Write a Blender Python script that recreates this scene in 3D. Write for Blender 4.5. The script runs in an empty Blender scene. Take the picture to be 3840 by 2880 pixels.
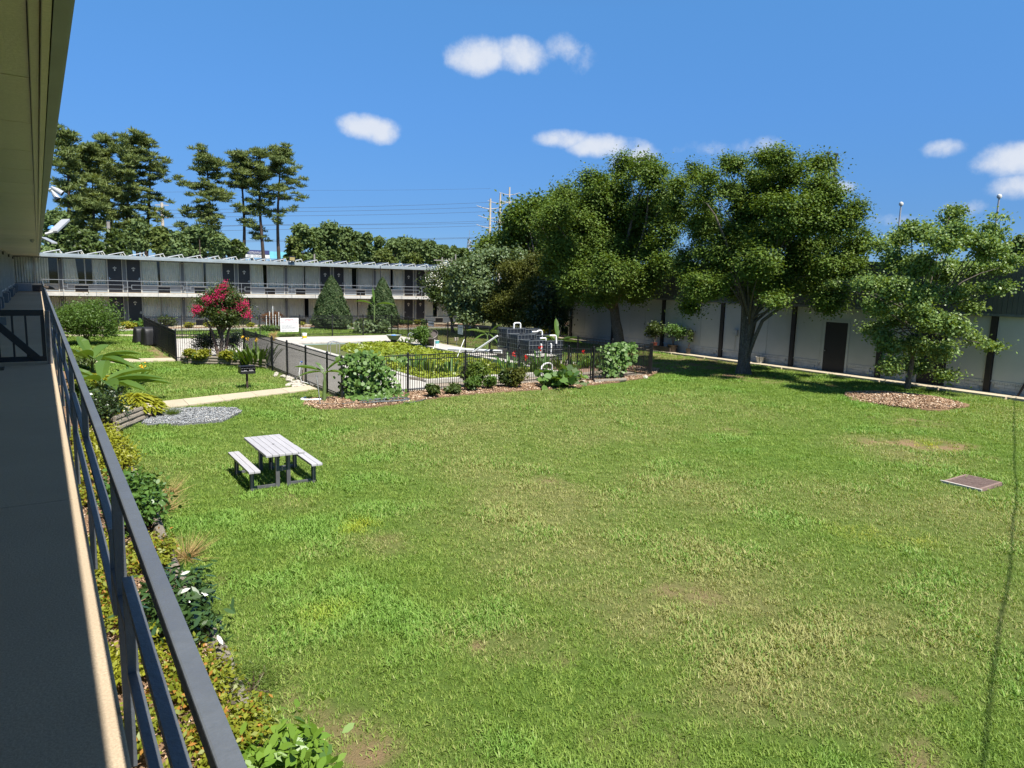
import bpy, bmesh, math, random
import numpy as np
from mathutils import Vector, Matrix

SC = bpy.context.scene
COL = SC.collection
R_ = math.radians
rng = np.random.default_rng(7)
random.seed(7)

# ------------------------------------------------------------------ camera, sky, sun, exposure
CAM = np.array([0.0, 0.0, 4.3])
FPX = 2600.0                                  # focal length in pixels of the 3840 wide photograph
YAW, PIT, ROL = R_(34.268), R_(8.356), R_(1.551)
_f = np.array([math.sin(YAW)*math.cos(PIT), math.cos(YAW)*math.cos(PIT), -math.sin(PIT)])
_r = np.array([math.cos(YAW), -math.sin(YAW), 0.0])
_u = np.cross(_r, _f)
_R = _r*math.cos(ROL) + _u*math.sin(ROL)
_U = _u*math.cos(ROL) - _r*math.sin(ROL)
cam_d = bpy.data.cameras.new('camera')
cam_d.sensor_width = 36.0
cam_d.lens = 36.0*FPX/3840.0
cam_d.clip_start, cam_d.clip_end = 0.05, 6000
cam = bpy.data.objects.new('camera', cam_d)
COL.objects.link(cam)
cam.matrix_world = Matrix(((_R[0], _U[0], -_f[0], CAM[0]), (_R[1], _U[1], -_f[1], CAM[1]),
                           (_R[2], _U[2], -_f[2], CAM[2]), (0, 0, 0, 1)))
SC.camera = cam

SUN_EL, SUN_AZ = R_(59.0), R_(177.5)          # azimuth clockwise from +Y: the sun stands behind the camera's right shoulder
sun_d = bpy.data.lights.new('sun', 'SUN')
sun_d.energy, sun_d.angle, sun_d.color = 5.0, R_(0.53), (1.0, 0.955, 0.88)
sun = bpy.data.objects.new('sun', sun_d)
COL.objects.link(sun)
_sd = Vector((math.sin(SUN_AZ)*math.cos(SUN_EL), math.cos(SUN_AZ)*math.cos(SUN_EL), math.sin(SUN_EL)))
sun.rotation_euler = _sd.to_track_quat('Z', 'Y').to_euler()
sun.location = (0, 0, 40)

SC.view_settings.view_transform = 'Standard'
SC.view_settings.look = 'None'
SC.view_settings.exposure = 0.95
SC.view_settings.gamma = 1.0
SC.view_settings.use_curve_mapping = False
SC.render.engine = 'CYCLES'
SC.cycles.use_denoising = True
SC.cycles.max_bounces = 9; SC.cycles.diffuse_bounces = 6
SC.cycles.transparent_max_bounces = 12
SC.cycles.caustics_reflective = False
SC.cycles.caustics_refractive = False

def ray(px, py):
    return _f + _R*((px-1920)/FPX) + _U*((1440-py)/FPX)

def build_world():
    w = bpy.data.worlds.new('World'); SC.world = w; w.use_nodes = True
    nt = w.node_tree; nt.nodes.clear()
    N = nt.nodes.new; L = nt.links.new
    out = N('ShaderNodeOutputWorld'); bg = N('ShaderNodeBackground')
    sky = N('ShaderNodeTexSky'); sky.sky_type = 'NISHITA'; sky.sun_disc = False
    sky.sun_elevation = SUN_EL; sky.sun_rotation = SUN_AZ
    sky.altitude = 200; sky.air_density = 1.0; sky.dust_density = 0.05; sky.ozone_density = 3.0
    bg.inputs['Strength'].default_value = 0.088
    tc = N('ShaderNodeTexCoord')
    nz = N('ShaderNodeTexNoise'); nz.inputs['Scale'].default_value = 13; nz.inputs['Detail'].default_value = 9
    nz.inputs['Roughness'].default_value = 0.62
    L(tc.outputs['Generated'], nz.inputs['Vector'])
    # the few fair weather cumulus of that noon, as directions in the sky: azimuth, elevation, half widths (degrees)
    def math_(op, a, b=None, clamp=False):
        m = N('ShaderNodeMath'); m.operation = op; m.use_clamp = clamp
        for i, v in enumerate((a, b)):
            if v is None: continue
            if isinstance(v, (int, float)): m.inputs[i].default_value = v
            else: L(v, m.inputs[i])
        return m.outputs[0]
    total = None
    for (az, el, sa, se, dens) in CLOUDS:
        az, el = R_(az), R_(el)
        c = Vector((math.sin(az)*math.cos(el), math.cos(az)*math.cos(el), math.sin(el)))
        rt = Vector((math.cos(az), -math.sin(az), 0)); up = rt.cross(c)
        rt = rt/ math.radians(sa); up = up/math.radians(se)
        du = N('ShaderNodeVectorMath'); du.operation = 'DOT_PRODUCT'; du.inputs[1].default_value = rt
        dv = N('ShaderNodeVectorMath'); dv.operation = 'DOT_PRODUCT'; dv.inputs[1].default_value = up
        df = N('ShaderNodeVectorMath'); df.operation = 'SUBTRACT'; df.inputs[1].default_value = c
        L(tc.outputs['Generated'], df.inputs[0]); L(df.outputs[0], du.inputs[0]); L(df.outputs[0], dv.inputs[0])
        s = math_('ADD', math_('POWER', math_('ABSOLUTE', du.outputs['Value']), 2.0), math_('POWER', math_('ABSOLUTE', dv.outputs['Value']), 2.0))
        v = math_('MULTIPLY', math_('SUBTRACT', 1.0, s), dens)
        v = math_('MAXIMUM', v, -1.0)
        total = v if total is None else math_('MAXIMUM', total, v)
    t = math_('ADD', total, math_('MULTIPLY', math_('SUBTRACT', nz.outputs['Fac'], 0.52), 2.9))
    mr = N('ShaderNodeMapRange'); mr.interpolation_type = 'SMOOTHSTEP'
    mr.inputs['From Min'].default_value = -0.15; mr.inputs['From Max'].default_value = 1.0
    L(t, mr.inputs['Value'])
    fac = math_('MULTIPLY', mr.outputs[0], 0.9, True)
    ins = N('ShaderNodeMapRange'); ins.interpolation_type = 'SMOOTHSTEP'
    ins.inputs['From Min'].default_value = -0.9; ins.inputs['From Max'].default_value = -0.1
    L(total, ins.inputs['Value'])
    fac = math_('MULTIPLY', fac, ins.outputs[0])
    # the clear, deep summer blue of that day: less white toward the horizon than the model's air
    sep = N('ShaderNodeSeparateXYZ'); L(tc.outputs['Generated'], sep.inputs[0])
    cr = N('ShaderNodeValToRGB'); L(sep.outputs['Z'], cr.inputs[0])
    stops = [(0.0, (.215, .36, .69)), (.055, (.225, .37, .65)), (.10, (.24, .40, .655)), (.162, (.295, .50, .75)), (.228, (.355, .61, .87)), (.344, (.455, .80, 1.04)), (.65, (.84, .9, .93)), (1.0, (1.0, .95, .9))]
    while len(cr.color_ramp.elements) < len(stops): cr.color_ramp.elements.new(.5)
    for e, (p, c) in zip(cr.color_ramp.elements, stops): e.position = p; e.color = (*c, 1)
    hs = N('ShaderNodeMixRGB'); hs.blend_type = 'MULTIPLY'; hs.inputs['Fac'].default_value = 1.0
    L(sky.outputs[0], hs.inputs['Color1']); L(cr.outputs[0], hs.inputs['Color2'])
    mx = N('ShaderNodeMixRGB'); mx.inputs['Color2'].default_value = (4.7, 4.95, 5.4, 1)
    L(fac, mx.inputs['Fac']); L(hs.outputs[0], mx.inputs['Color1'])
    L(mx.outputs[0], bg.inputs['Color']); L(bg.outputs[0], out.inputs['Surface'])

def dirang(px, py):
    d = ray(px, py); d = d/np.linalg.norm(d)
    return math.degrees(math.atan2(d[0], d[1])), math.degrees(math.asin(d[2]))
CLOUDS = []
for (px, py, hw, hh, dens) in ((1800, 205, 125, 78, 1.0), (1960, 210, 130, 66, .85), (2110, 185, 95, 62, .62), (2170, 220, 90, 55, .4),
                               (1385, 478, 130, 46, .8), (1430, 500, 80, 40, .6), (2110, 522, 110, 40, .95), (2260, 548, 170, 46, .95),
                               (2370, 590, 100, 60, .7), (3540, 560, 75, 36, .75), (3800, 600, 130, 58, .75), (3810, 700, 90, 44, .6),
                               (3350, 825, 110, 30, .5), (3120, 705, 80, 26, .55), (2640, 565, 90, 30, .3), (2850, 550, 90, 32, .3), (3620, 775, 70, 26, .3)):
    a, e = dirang(px, py)
    CLOUDS.append((a, e, math.degrees(hw/FPX)*.90, math.degrees(hh/FPX)*.92, dens))
build_world()

# ------------------------------------------------------------------ survey of the photograph: where rays meet known planes
def PZ(px, py, z=0.0):
    d = ray(px, py); t = (z-CAM[2])/d[2]; return CAM + d*t
def PX(px, py, X):
    d = ray(px, py); t = (X-CAM[0])/d[0]; return CAM + d*t
def PY(px, py, Y):
    d = ray(px, py); t = (Y-CAM[1])/d[1]; return CAM + d*t
def PD(px, py, D):
    d = ray(px, py); return CAM + d*(D/math.hypot(d[0], d[1]))
def mppx(P):                                  # metres per photo pixel at a point
    return float((np.array(P)-CAM) @ _f)/FPX
def ZM(ox, oy, s):
    return lambda x, y: (ox+x/s, oy+y/s)
z2 = ZM(700, 850, 2.212); z3b = ZM(1500, 850, 2.212); z4b = ZM(2400, 500, 1.536); zG = ZM(1300, 1050, 4.916)
zP = ZM(950, 1050, 5.53); zT = ZM(1750, 1200, 5.53); zR = ZM(2050, 1050, 3.403); zL = ZM(0, 1100, 1.843)
zB = ZM(0, 1900, 1.6925); z3 = ZM(100, 850, 2.458); z4 = ZM(900, 850, 2.765)
zq1 = ZM(150, 420, 1.1545); zq2 = ZM(1550, 500, 1.1545); zq3 = ZM(2400, 500, 1.269); zq4 = ZM(1000, 650, 1.27)

# ------------------------------------------------------------------ materials
MATS = {}
def new_mat(name):
    m = bpy.data.materials.new(name); m.use_nodes = True
    nt = m.node_tree; nt.nodes.clear()
    out = nt.nodes.new('ShaderNodeOutputMaterial'); b = nt.nodes.new('ShaderNodeBsdfPrincipled')
    nt.links.new(b.outputs[0], out.inputs['Surface'])
    return m, nt, b
def mixrgb(nt, f, a, b_, mode='MIX'):
    n = nt.nodes.new('ShaderNodeMixRGB'); n.blend_type = mode
    for i, v in ((0, f), (1, a), (2, b_)):
        if isinstance(v, (int, float)): n.inputs[i].default_value = v
        elif isinstance(v, tuple): n.inputs[i].default_value = (*v[:3], 1)
        else: nt.links.new(v, n.inputs[i])
    return n.outputs[0]
def ramp(nt, v, a, b_):
    n = nt.nodes.new('ShaderNodeMapRange'); n.inputs['From Min'].default_value = a; n.inputs['From Max'].default_value = b_
    nt.links.new(v, n.inputs['Value']); return n.outputs[0]
def noise(nt, scale, detail=4, rough=.55, stretch=None):
    g = nt.nodes.new('ShaderNodeNewGeometry'); n = nt.nodes.new('ShaderNodeTexNoise')
    n.inputs['Scale'].default_value = scale; n.inputs['Detail'].default_value = detail; n.inputs['Roughness'].default_value = rough
    if stretch:
        vm = nt.nodes.new('ShaderNodeVectorMath'); vm.operation = 'MULTIPLY'; vm.inputs[1].default_value = stretch
        nt.links.new(g.outputs['Position'], vm.inputs[0]); nt.links.new(vm.outputs[0], n.inputs['Vector'])
    else: nt.links.new(g.outputs['Position'], n.inputs['Vector'])
    return n.outputs['Fac']
def M(name, col, rough=.6, var=.18, scale=6.0, col2=None, metal=0, bump=0, bscale=60, spec=.5, stretch=None, fine=0):
    """a painted, concrete, wooden ... surface: colour with uneven wear, and fine relief"""
    if name in MATS: return MATS[name]
    m, nt, b = new_mat(name)
    c2 = col2 or tuple(x*(1-var*1.6) for x in col)
    f = ramp(nt, noise(nt, scale, 6, .65, stretch), .32, .68)
    c = mixrgb(nt, f, col, c2)
    if fine:
        c = mixrgb(nt, ramp(nt, noise(nt, bscale, 3, .7), .35, .7), c, tuple(x*(1-fine) for x in c2))
    oi = nt.nodes.new('ShaderNodeObjectInfo'); hv = nt.nodes.new('ShaderNodeHueSaturation')       # no two pieces quite alike
    k = nt.nodes.new('ShaderNodeMath'); k.operation = 'MULTIPLY_ADD'; k.inputs[1].default_value = .13; k.inputs[2].default_value = .935
    nt.links.new(oi.outputs['Random'], k.inputs[0]); nt.links.new(k.outputs[0], hv.inputs['Value']); nt.links.new(c, hv.inputs['Color']); c = hv.outputs[0]
    nt.links.new(c, b.inputs['Base Color'])
    b.inputs['Roughness'].default_value = rough; b.inputs['Metallic'].default_value = metal
    b.inputs['Specular IOR Level'].default_value = spec
    if bump:
        bp = nt.nodes.new('ShaderNodeBump'); bp.inputs['Strength'].default_value = bump; bp.inputs['Distance'].default_value = .02
        nt.links.new(noise(nt, bscale, 5, .7, stretch), bp.inputs['Height']); nt.links.new(bp.outputs[0], b.inputs['Normal'])
    MATS[name] = m; return m
def LEAF(name, a, b_, trans=.3, rough=.42, spec=.35, hue=None):
    """leaves: every leaf its own shade between two greens, every spray a little lighter or yellower"""
    if name in MATS: return MATS[name]
    m, nt, b = new_mat(name)
    g = nt.nodes.new('ShaderNodeNewGeometry')
    at = nt.nodes.new('ShaderNodeAttribute'); at.attribute_name = 'tint'
    mid = nt.nodes.new('ShaderNodeMath'); mid.operation = 'MULTIPLY_ADD'
    nt.links.new(at.outputs['Fac'], mid.inputs[0]); mid.inputs[1].default_value = .6
    k = nt.nodes.new('ShaderNodeMath'); k.operation = 'MULTIPLY'; k.inputs[1].default_value = .4
    nt.links.new(g.outputs['Random Per Island'], k.inputs[0]); nt.links.new(k.outputs[0], mid.inputs[2])
    c = mixrgb(nt, mid.outputs[0], a, b_)
    if hue:
        th = nt.nodes.new('ShaderNodeMath'); th.operation = 'GREATER_THAN'; th.inputs[1].default_value = 1-hue[1]
        nt.links.new(g.outputs['Random Per Island'], th.inputs[0]); c = mixrgb(nt, th.outputs[0], c, hue[0])
    nt.links.new(c, b.inputs['Base Color'])
    b.inputs['Roughness'].default_value = rough; b.inputs['Specular IOR Level'].default_value = spec
    if trans:
        t = nt.nodes.new('ShaderNodeBsdfTranslucent'); mx = nt.nodes.new('ShaderNodeMixShader')
        nt.links.new(mixrgb(nt, 1.0, c, (1.5, 1.35, .45), 'MULTIPLY'), t.inputs['Color'])
        mx.inputs[0].default_value = trans
        out = [n for n in nt.nodes if n.type == 'OUTPUT_MATERIAL'][0]
        nt.links.new(b.outputs[0], mx.inputs[1]); nt.links.new(t.outputs[0], mx.inputs[2]); nt.links.new(mx.outputs[0], out.inputs['Surface'])
    MATS[name] = m; return m
def GLASS(name):
    if name in MATS: return MATS[name]
    m, nt, b = new_mat(name); nt.nodes.remove(b)
    out = [n for n in nt.nodes if n.type == 'OUTPUT_MATERIAL'][0]
    t = nt.nodes.new('ShaderNodeBsdfTransparent'); t.inputs[0].default_value = (.95, .97, .96, 1)
    gl = nt.nodes.new('ShaderNodeBsdfGlossy'); gl.inputs['Roughness'].default_value = .03
    lw = nt.nodes.new('ShaderNodeLayerWeight'); pw = nt.nodes.new('ShaderNodeMath'); pw.operation = 'POWER'; pw.inputs[1].default_value = 4.0
    nt.links.new(lw.outputs['Facing'], pw.inputs[0]); fr = nt.nodes.new('ShaderNodeMath'); fr.operation = 'MULTIPLY_ADD'; fr.inputs[1].default_value = .85; fr.inputs[2].default_value = .06
    nt.links.new(pw.outputs[0], fr.inputs[0])
    mx = nt.nodes.new('ShaderNodeMixShader')
    nt.links.new(fr.outputs[0], mx.inputs[0]); nt.links.new(t.outputs[0], mx.inputs[1]); nt.links.new(gl.outputs[0], mx.inputs[2])
    nt.links.new(mx.outputs[0], out.inputs['Surface'])
    MATS[name] = m; return m

# ------------------------------------------------------------------ objects
W = {}                                        # world position of each object's own origin
def thing(name, loc, label, cat, group=None, kind=None):
    o = bpy.data.objects.new(name, None); COL.objects.link(o)
    o.empty_display_size = .2; o.location = loc; W[o] = np.array(loc, float)
    return tag(o, label, cat, group, kind)
def tag(o, label=None, cat=None, group=None, kind=None):
    if label: o['label'] = label
    if cat: o['category'] = cat
    if group: o['group'] = group
    if kind: o['kind'] = kind
    return o
def base_of(p):
    return W[p] if p is not None else np.zeros(3)
def put(name, mesh, at, parent=None, rotz=0.0, rot=None):
    """a mesh laid down as an object; repeated pieces share their mesh"""
    o = bpy.data.objects.new(name, mesh); COL.objects.link(o)
    at = np.array(at, float)
    if parent is not None: o.parent = parent
    o.location = at - base_of(parent); W[o] = at
    if rot is not None: o.rotation_euler = rot
    elif rotz: o.rotation_euler = (0, 0, rotz)
    return o
class MB:
    """collects vertices and faces of ONE mesh"""
    def __init__(s): s.v = []; s.f = []; s.mi = []; s.cur = 0
    def add(s, vs, fs):
        n = len(s.v); s.v.extend([tuple(map(float, p)) for p in vs])
        for f in fs: s.f.append(tuple(n+i for i in f)); s.mi.append(s.cur)
        return s
    def box(s, x0, x1, y0, y1, z0, z1):
        return s.add([(x0,y0,z0),(x1,y0,z0),(x1,y1,z0),(x0,y1,z0),(x0,y0,z1),(x1,y0,z1),(x1,y1,z1),(x0,y1,z1)],
                     [(0,3,2,1),(4,5,6,7),(0,1,5,4),(1,2,6,5),(2,3,7,6),(3,0,4,7)])
    def bar(s, a, b, w, h, up=(0, 0, 1)):
        a, b = np.array(a, float), np.array(b, float); d = b-a; d /= np.linalg.norm(d)
        up = np.array(up, float)
        if abs(d @ up) > .98: up = np.array((1., 0, 0))
        sd = np.cross(d, up); sd /= np.linalg.norm(sd); u = np.cross(sd, d)
        P = [p + sd*i*w/2 + u*j*h/2 for p in (a, b) for (i, j) in ((-1,-1),(1,-1),(1,1),(-1,1))]
        return s.add(P, [(0,1,2,3),(7,6,5,4),(0,4,5,1),(1,5,6,2),(2,6,7,3),(3,7,4,0)])
    def tube(s, pts, rad, n=8, caps=True):
        pts = [np.array(p, float) for p in pts]; k = len(pts)
        if isinstance(rad, (int, float)): rad = [rad]*k
        vs, fs = [], []; ref = None
        for i, p in enumerate(pts):
            d = pts[min(i+1, k-1)] - pts[max(i-1, 0)]; d /= (np.linalg.norm(d)+1e-9)
            if ref is None: ref = np.cross(d, (0, 0, 1.) if abs(d[2]) < .9 else (1., 0, 0))
            ref = ref - d*(ref @ d); ref /= (np.linalg.norm(ref)+1e-9); t = np.cross(d, ref)
            for j in range(n):
                a = 2*math.pi*j/n; vs.append(p + (ref*math.cos(a)+t*math.sin(a))*rad[i])
        for i in range(k-1):
            for j in range(n):
                fs.append((i*n+j, i*n+(j+1) % n, (i+1)*n+(j+1) % n, (i+1)*n+j))
        if caps: fs.append(tuple(range(n-1, -1, -1))); fs.append(tuple((k-1)*n+j for j in range(n)))
        return s.add(vs, fs)
    def lathe(s, c, prof, n=16, closed=True):
        c = np.array(c, float); vs, fs = [], []
        for (r, z) in prof:
            for j in range(n):
                a = 2*math.pi*j/n; vs.append(c + np.array((r*math.cos(a), r*math.sin(a), z)))
        k = len(prof)
        for i in range(k-1):
            for j in range(n): fs.append((i*n+j, i*n+(j+1) % n, (i+1)*n+(j+1) % n, (i+1)*n+j))
        if closed: fs.append(tuple(range(n-1, -1, -1))); fs.append(tuple((k-1)*n+j for j in range(n)))
        return s.add(vs, fs)
    def prism(s, poly, z0, z1):
        n = len(poly)
        return s.add([(x, y, z0) for x, y in poly]+[(x, y, z1) for x, y in poly],
                     [tuple(range(n-1, -1, -1)), tuple(range(n, 2*n))]+[(i, (i+1) % n, n+(i+1) % n, n+i) for i in range(n)])
    def mesh(s, name, mats, origin=(0, 0, 0), smooth=False, bevel=0):
        me = bpy.data.meshes.new(name)
        o = np.array(origin, float)
        me.from_pydata([tuple(np.array(p)-o) for p in s.v], [], s.f)
        mats = mats if isinstance(mats, (list, tuple)) else [mats]
        for m in mats: me.materials.append(m)
        if len(mats) > 1: me.polygons.foreach_set('material_index', s.mi)
        if bevel or True:
            bm = bmesh.new(); bm.from_mesh(me)
            bmesh.ops.recalc_face_normals(bm, faces=bm.faces)
            if bevel:
                ed = [e for e in bm.edges if len(e.link_faces) == 2 and e.calc_face_angle(0) > .6]
                bmesh.ops.bevel(bm, geom=ed, offset=bevel, segments=2, affect='EDGES', profile=.6, clamp_overlap=True)
            bm.to_mesh(me); bm.free()
        if smooth:
            me.polygons.foreach_set('use_smooth', [True]*len(me.polygons))
            if hasattr(me, 'set_sharp_from_angle'): me.set_sharp_from_angle(angle=R_(40))
        me.update(); return me
    def build(s, name, mats, parent=None, smooth=False, bevel=0, origin=None):
        at = base_of(parent) if origin is None else np.array(origin, float)
        return put(name, s.mesh(name, mats, at, smooth, bevel), at, parent)
def struct(name, mb, mats, smooth=False):
    o = mb.build(name, mats, None, smooth); o['kind'] = 'structure'; return o
def solo(name, mb, mats, label, cat, group=None, at=None, smooth=False, bevel=0, kind=None):
    v = np.array(mb.v); at = at if at is not None else (v[:, 0].mean(), v[:, 1].mean(), v[:, 2].min())
    return tag(mb.build(name, mats, None, smooth, bevel, at), label, cat, group, kind)
def dup(o, loc, label=None, rotz=None, parent=None, group=None):
    c = o.copy(); COL.objects.link(c); c.parent = parent
    if parent is None:
        c.location = loc; W[c] = np.array(loc, float)
        if rotz is not None: c.rotation_euler = (0, 0, rotz)
        if label: c['label'] = label
        if group: c['group'] = group
    for ch in o.children: dup(ch, None, parent=c)
    return c
def nrm(a):
    return a/(np.linalg.norm(a, axis=-1, keepdims=True)+1e-9)
def leaf_mesh(name, packs, mat, parent=None, fold=.12, at=None, shape='diamond'):
    """many leaves as ONE mesh: packs of (position, normal, direction, length, width, tint)"""
    P, N, D, Ln, Wd, T = [np.concatenate([np.broadcast_to(np.asarray(p[i], float), (len(p[0]),)+np.asarray(p[i]).shape[1:] if np.asarray(p[i]).ndim else (len(p[0]),)) for p in packs]) for i in range(6)]
    N = nrm(N); D = nrm(D - N*(D*N).sum(1, keepdims=True)); S = np.cross(N, D)
    Ln, Wd = Ln[:, None], Wd[:, None]
    at = (base_of(parent) if at is None else np.array(at, float))
    P = P-at
    if shape == 'diamond':
        V = np.stack([P-D*Ln*.5, P+S*Wd*.5+N*Wd*fold, P+D*Ln*.5, P-S*Wd*.5+N*Wd*fold], 1); k = 4
    elif shape == 'hex':
        V = np.stack([P-D*Ln*.5, P+S*Wd*.42-D*Ln*.22+N*Wd*fold, P+S*Wd*.42+D*Ln*.18+N*Wd*fold, P+D*Ln*.5, P-S*Wd*.42+D*Ln*.18+N*Wd*fold, P-S*Wd*.42-D*Ln*.22+N*Wd*fold], 1); k = 6
    else:                                      # blade
        V = np.stack([P-S*Wd*.5, P+S*Wd*.5, P+D*Ln], 1); k = 3
    n = len(P)
    me = bpy.data.meshes.new(name)
    me.vertices.add(n*k); me.vertices.foreach_set('co', V.reshape(-1).astype(np.float32))
    me.loops.add(n*k); me.loops.foreach_set('vertex_index', np.arange(n*k, dtype=np.int32))
    me.polygons.add(n); me.polygons.foreach_set('loop_start', np.arange(0, n*k, k, dtype=np.int32))
    a = me.attributes.new('tint', 'FLOAT', 'POINT'); a.data.foreach_set('value', np.repeat(np.clip(T, 0, 1), k).astype(np.float32))
    me.update(calc_edges=True)
    me.materials.append(mat)
    return put(name, me, at, parent)
def rsph(n):
    return nrm(rng.normal(size=(n, 3)))
def ragged(lobes, k=3, r=.38):
    """smaller sprays standing out of the lobes, so that the outline is not round"""
    out = [(np.array(c, float), np.array(q, float)*.86) for c, q in lobes]
    for c, q in lobes:
        q = np.array(q if np.ndim(q) else (q, q, q), float)
        for i in range(k):
            u = rsph(1)[0]; u[2] = u[2]*.8+.2; out.append((np.array(c)+u*q*rng.uniform(.8, 1.12), q*r*rng.uniform(.6, 1.15)))
    return out
def crown(lobes, n, L, Wd, clump=.35, shell=.55, up=.45, flat=.65, out=.55, rnd=.7, per=40, hang=0.0, low=1.0):
    """leaf sprays spread through the lobes of a crown, most of them near its outside"""
    lobes = [(np.array(c, float), np.array(r if np.ndim(r) else (r, r, r), float)) for c, r in lobes]
    w = np.array([r[0]*r[2]+r[1]*r[0]*.3 for c, r in lobes]); w /= w.sum()
    k = max(1, int(n/per)); idx = rng.choice(len(lobes), k, p=w)
    C = np.array([c for c, r in lobes])[idx]; Rr = np.array([r for c, r in lobes])[idx]
    u = rsph(k); rad = rng.uniform(shell, 1.0, k)[:, None]
    u[:, 2] = np.where(u[:, 2] < 0, u[:, 2]*low, u[:, 2])
    cc = C + u*Rr*rad
    tint = rng.random(k)
    ii = np.repeat(np.arange(k), per)
    m = len(ii)
    sc = rng.uniform(.4, 1.35, k)[ii][:, None]
    off = rng.normal(size=(m, 3))*np.array((1, 1, flat))*clump*sc
    P = cc[ii]+off
    N = u[ii]*out + np.array((0, 0, up)) + rng.normal(size=(m, 3))*rnd
    D = nrm(off)*.6 + rng.normal(size=(m, 3))*.6 + np.array((0, 0, -hang)) + u[ii]*.3
    s = rng.uniform(.7, 1.25, m)
    return (P, N, D, L*s, Wd*s, np.clip(tint[ii]*.75+rng.random(m)*.25, 0, 1)), cc
def lobes_px(f, lst, D, depth=.8, jit=1.0, back=1.0):
    """lobes read off the photograph at horizontal distance D, given true size and depth there"""
    out = []; xa = np.array([q[0] for q in lst], float); xc, xw = (xa.min()+xa.max())/2, (xa.max()-xa.min())/2+1
    for (x, y, rx, ry) in lst:
        px, py = f(x, y); e = f(x+rx, y+ry)
        d = D + rng.uniform(-jit, jit*back)*math.sqrt(max(.1, 1-((x-xc)/xw)**2))
        c = PD(px, py, d); s = mppx(c)
        out.append((c, ((e[0]-px)*s, (e[0]-px)*s*depth, (e[1]-py)*s)))
    return out
def limb(mb, a, b, r0, r1, bend=.12, n=5, sides=7):
    a, b = np.array(a, float), np.array(b, float); d = b-a; L = np.linalg.norm(d)
    w = rng.normal(size=3)*bend*L; pts = []
    for i in range(n):
        t = i/(n-1); pts.append(a+d*t + w*math.sin(math.pi*t)*.6 + np.array((0, 0, .12*L*math.sin(math.pi*t))))
    mb.tube(pts, [r0+(r1-r0)*i/(n-1) for i in range(n)], sides)
def in_poly(x, y, poly):
    x, y = np.asarray(x), np.asarray(y); r = np.zeros(x.shape, bool); n = len(poly)
    for i in range(n):
        x0, y0 = poly[i]; x1, y1 = poly[(i+1) % n]
        if y0 == y1: continue
        c = ((y0 > y) != (y1 > y)) & (x < (x1-x0)*(y-y0)/(y1-y0)+x0); r ^= c
    return r
def fbm(x, y, sc, oct=4, seed=0):
    r = np.random.default_rng(seed); g = r.random((256, 256)); o = np.zeros(np.shape(x)); a, t = 1.0, 0
    for k in range(oct):
        X = x/sc*2**k + 17.3*k; Y = y/sc*2**k + 9.1*k
        xi, yi = np.floor(X).astype(int), np.floor(Y).astype(int); fx, fy = X-xi, Y-yi
        fx, fy = fx*fx*(3-2*fx), fy*fy*(3-2*fy)
        G = lambda i, j: g[i % 256, j % 256]
        o += a*((G(xi, yi)*(1-fx)+G(xi+1, yi)*fx)*(1-fy)+(G(xi, yi+1)*(1-fx)+G(xi+1, yi+1)*fx)*fy); t += a; a *= .5
    return o/t

# ================================================================== SETTING
M_CONC = M('walk_concrete', (.50, .40, .275), .9, .2, 1.2, (.44, .345, .235), bump=.35, bscale=90, fine=.22, spec=.2)
M_PATH = M('path_concrete', (.47, .41, .30), .9, .16, 1.6, (.41, .35, .25), bump=.3, bscale=80, fine=.12, spec=.2)
M_DECK = M('deck_concrete', (.50, .475, .42), .85, .2, .9, (.40, .375, .33), bump=.3, bscale=70, fine=.15, spec=.2)
M_MULCH = M('mulch', (.20, .11, .06), .95, .4, 14, (.33, .22, .14), bump=1.0, bscale=45, fine=.5, spec=.1)
M_GREYP = M('grey_paint', (.125, .14, .15), .5, .12, 3)
M_SLATE = M('slate_paint', (.066, .073, .088), .40, .2, 2.6, (.10, .11, .12), bump=.18, bscale=34, fine=.22)
M_WHITEF = M('pale_frame_paint', (.44, .45, .42), .5, .1, 3)
M_DOOR = M('door_charcoal', (.022, .023, .027), .45, .1, 2)
M_BLUEG = M('sill_panel_paint', (.25, .29, .32), .55, .1, 2)
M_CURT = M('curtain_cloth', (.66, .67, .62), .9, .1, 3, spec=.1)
M_DARK = M('dark_room', (.012, .012, .013), .9, 0, 1)
M_FASC = M('fascia_paint', (.30, .345, .365), .5, .15, 1.5, bump=.06)
M_SLABE = M('slab_edge_paint', (.58, .57, .53), .6, .16, 2.0)
M_SOFF = M('soffit_paint', (.74, .70, .54), .34, .12, 1.6, (.66, .62, .47), bump=.22, bscale=55, fine=.1)
M_RAILF = M('rail_grey', (.24, .26, .28), .45, .15, 3)
M_BLACK = M('black_iron', (.012, .012, .013), .42, .2, 4)
M_BLKPL = M('black_plastic', (.02, .021, .025), .4, .2, 4)
M_WPLA = M('white_plastic', (.75, .75, .73), .4, .08, 3)
M_WPNT = M('hall_white', (.42, .43, .41), .7, .1, .8, (.37, .38, .36), bump=.08, bscale=30)
M_BRKW = M('hall_brick_white', (.45, .47, .47), .75, .18, 3, bump=.25, bscale=40)
M_HDARK = M('hall_dark_trim', (.016, .013, .013), .6, .2, 2)
M_PARA = M('parapet_metal', (.082, .09, .092), .5, .14, .7)
M_TIMB = M('weathered_timber', (.30, .26, .20), .85, .3, 5, (.18, .155, .12), bump=.6, bscale=40, stretch=(3, .6, 3), fine=.25)
M_GLASS = GLASS('window_glass')
M_STEEL = M('steel', (.5, .5, .5), .3, .1, 5, metal=.9)
M_GALV = M('galvanised', (.45, .46, .46), .45, .2, 8, metal=.5)
M_BARK = M('bark', (.20, .18, .15), .9, .35, 5, (.10, .085, .07), bump=.9, bscale=16, stretch=(2.5, 2.5, .5), fine=.3, spec=.15)
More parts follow.
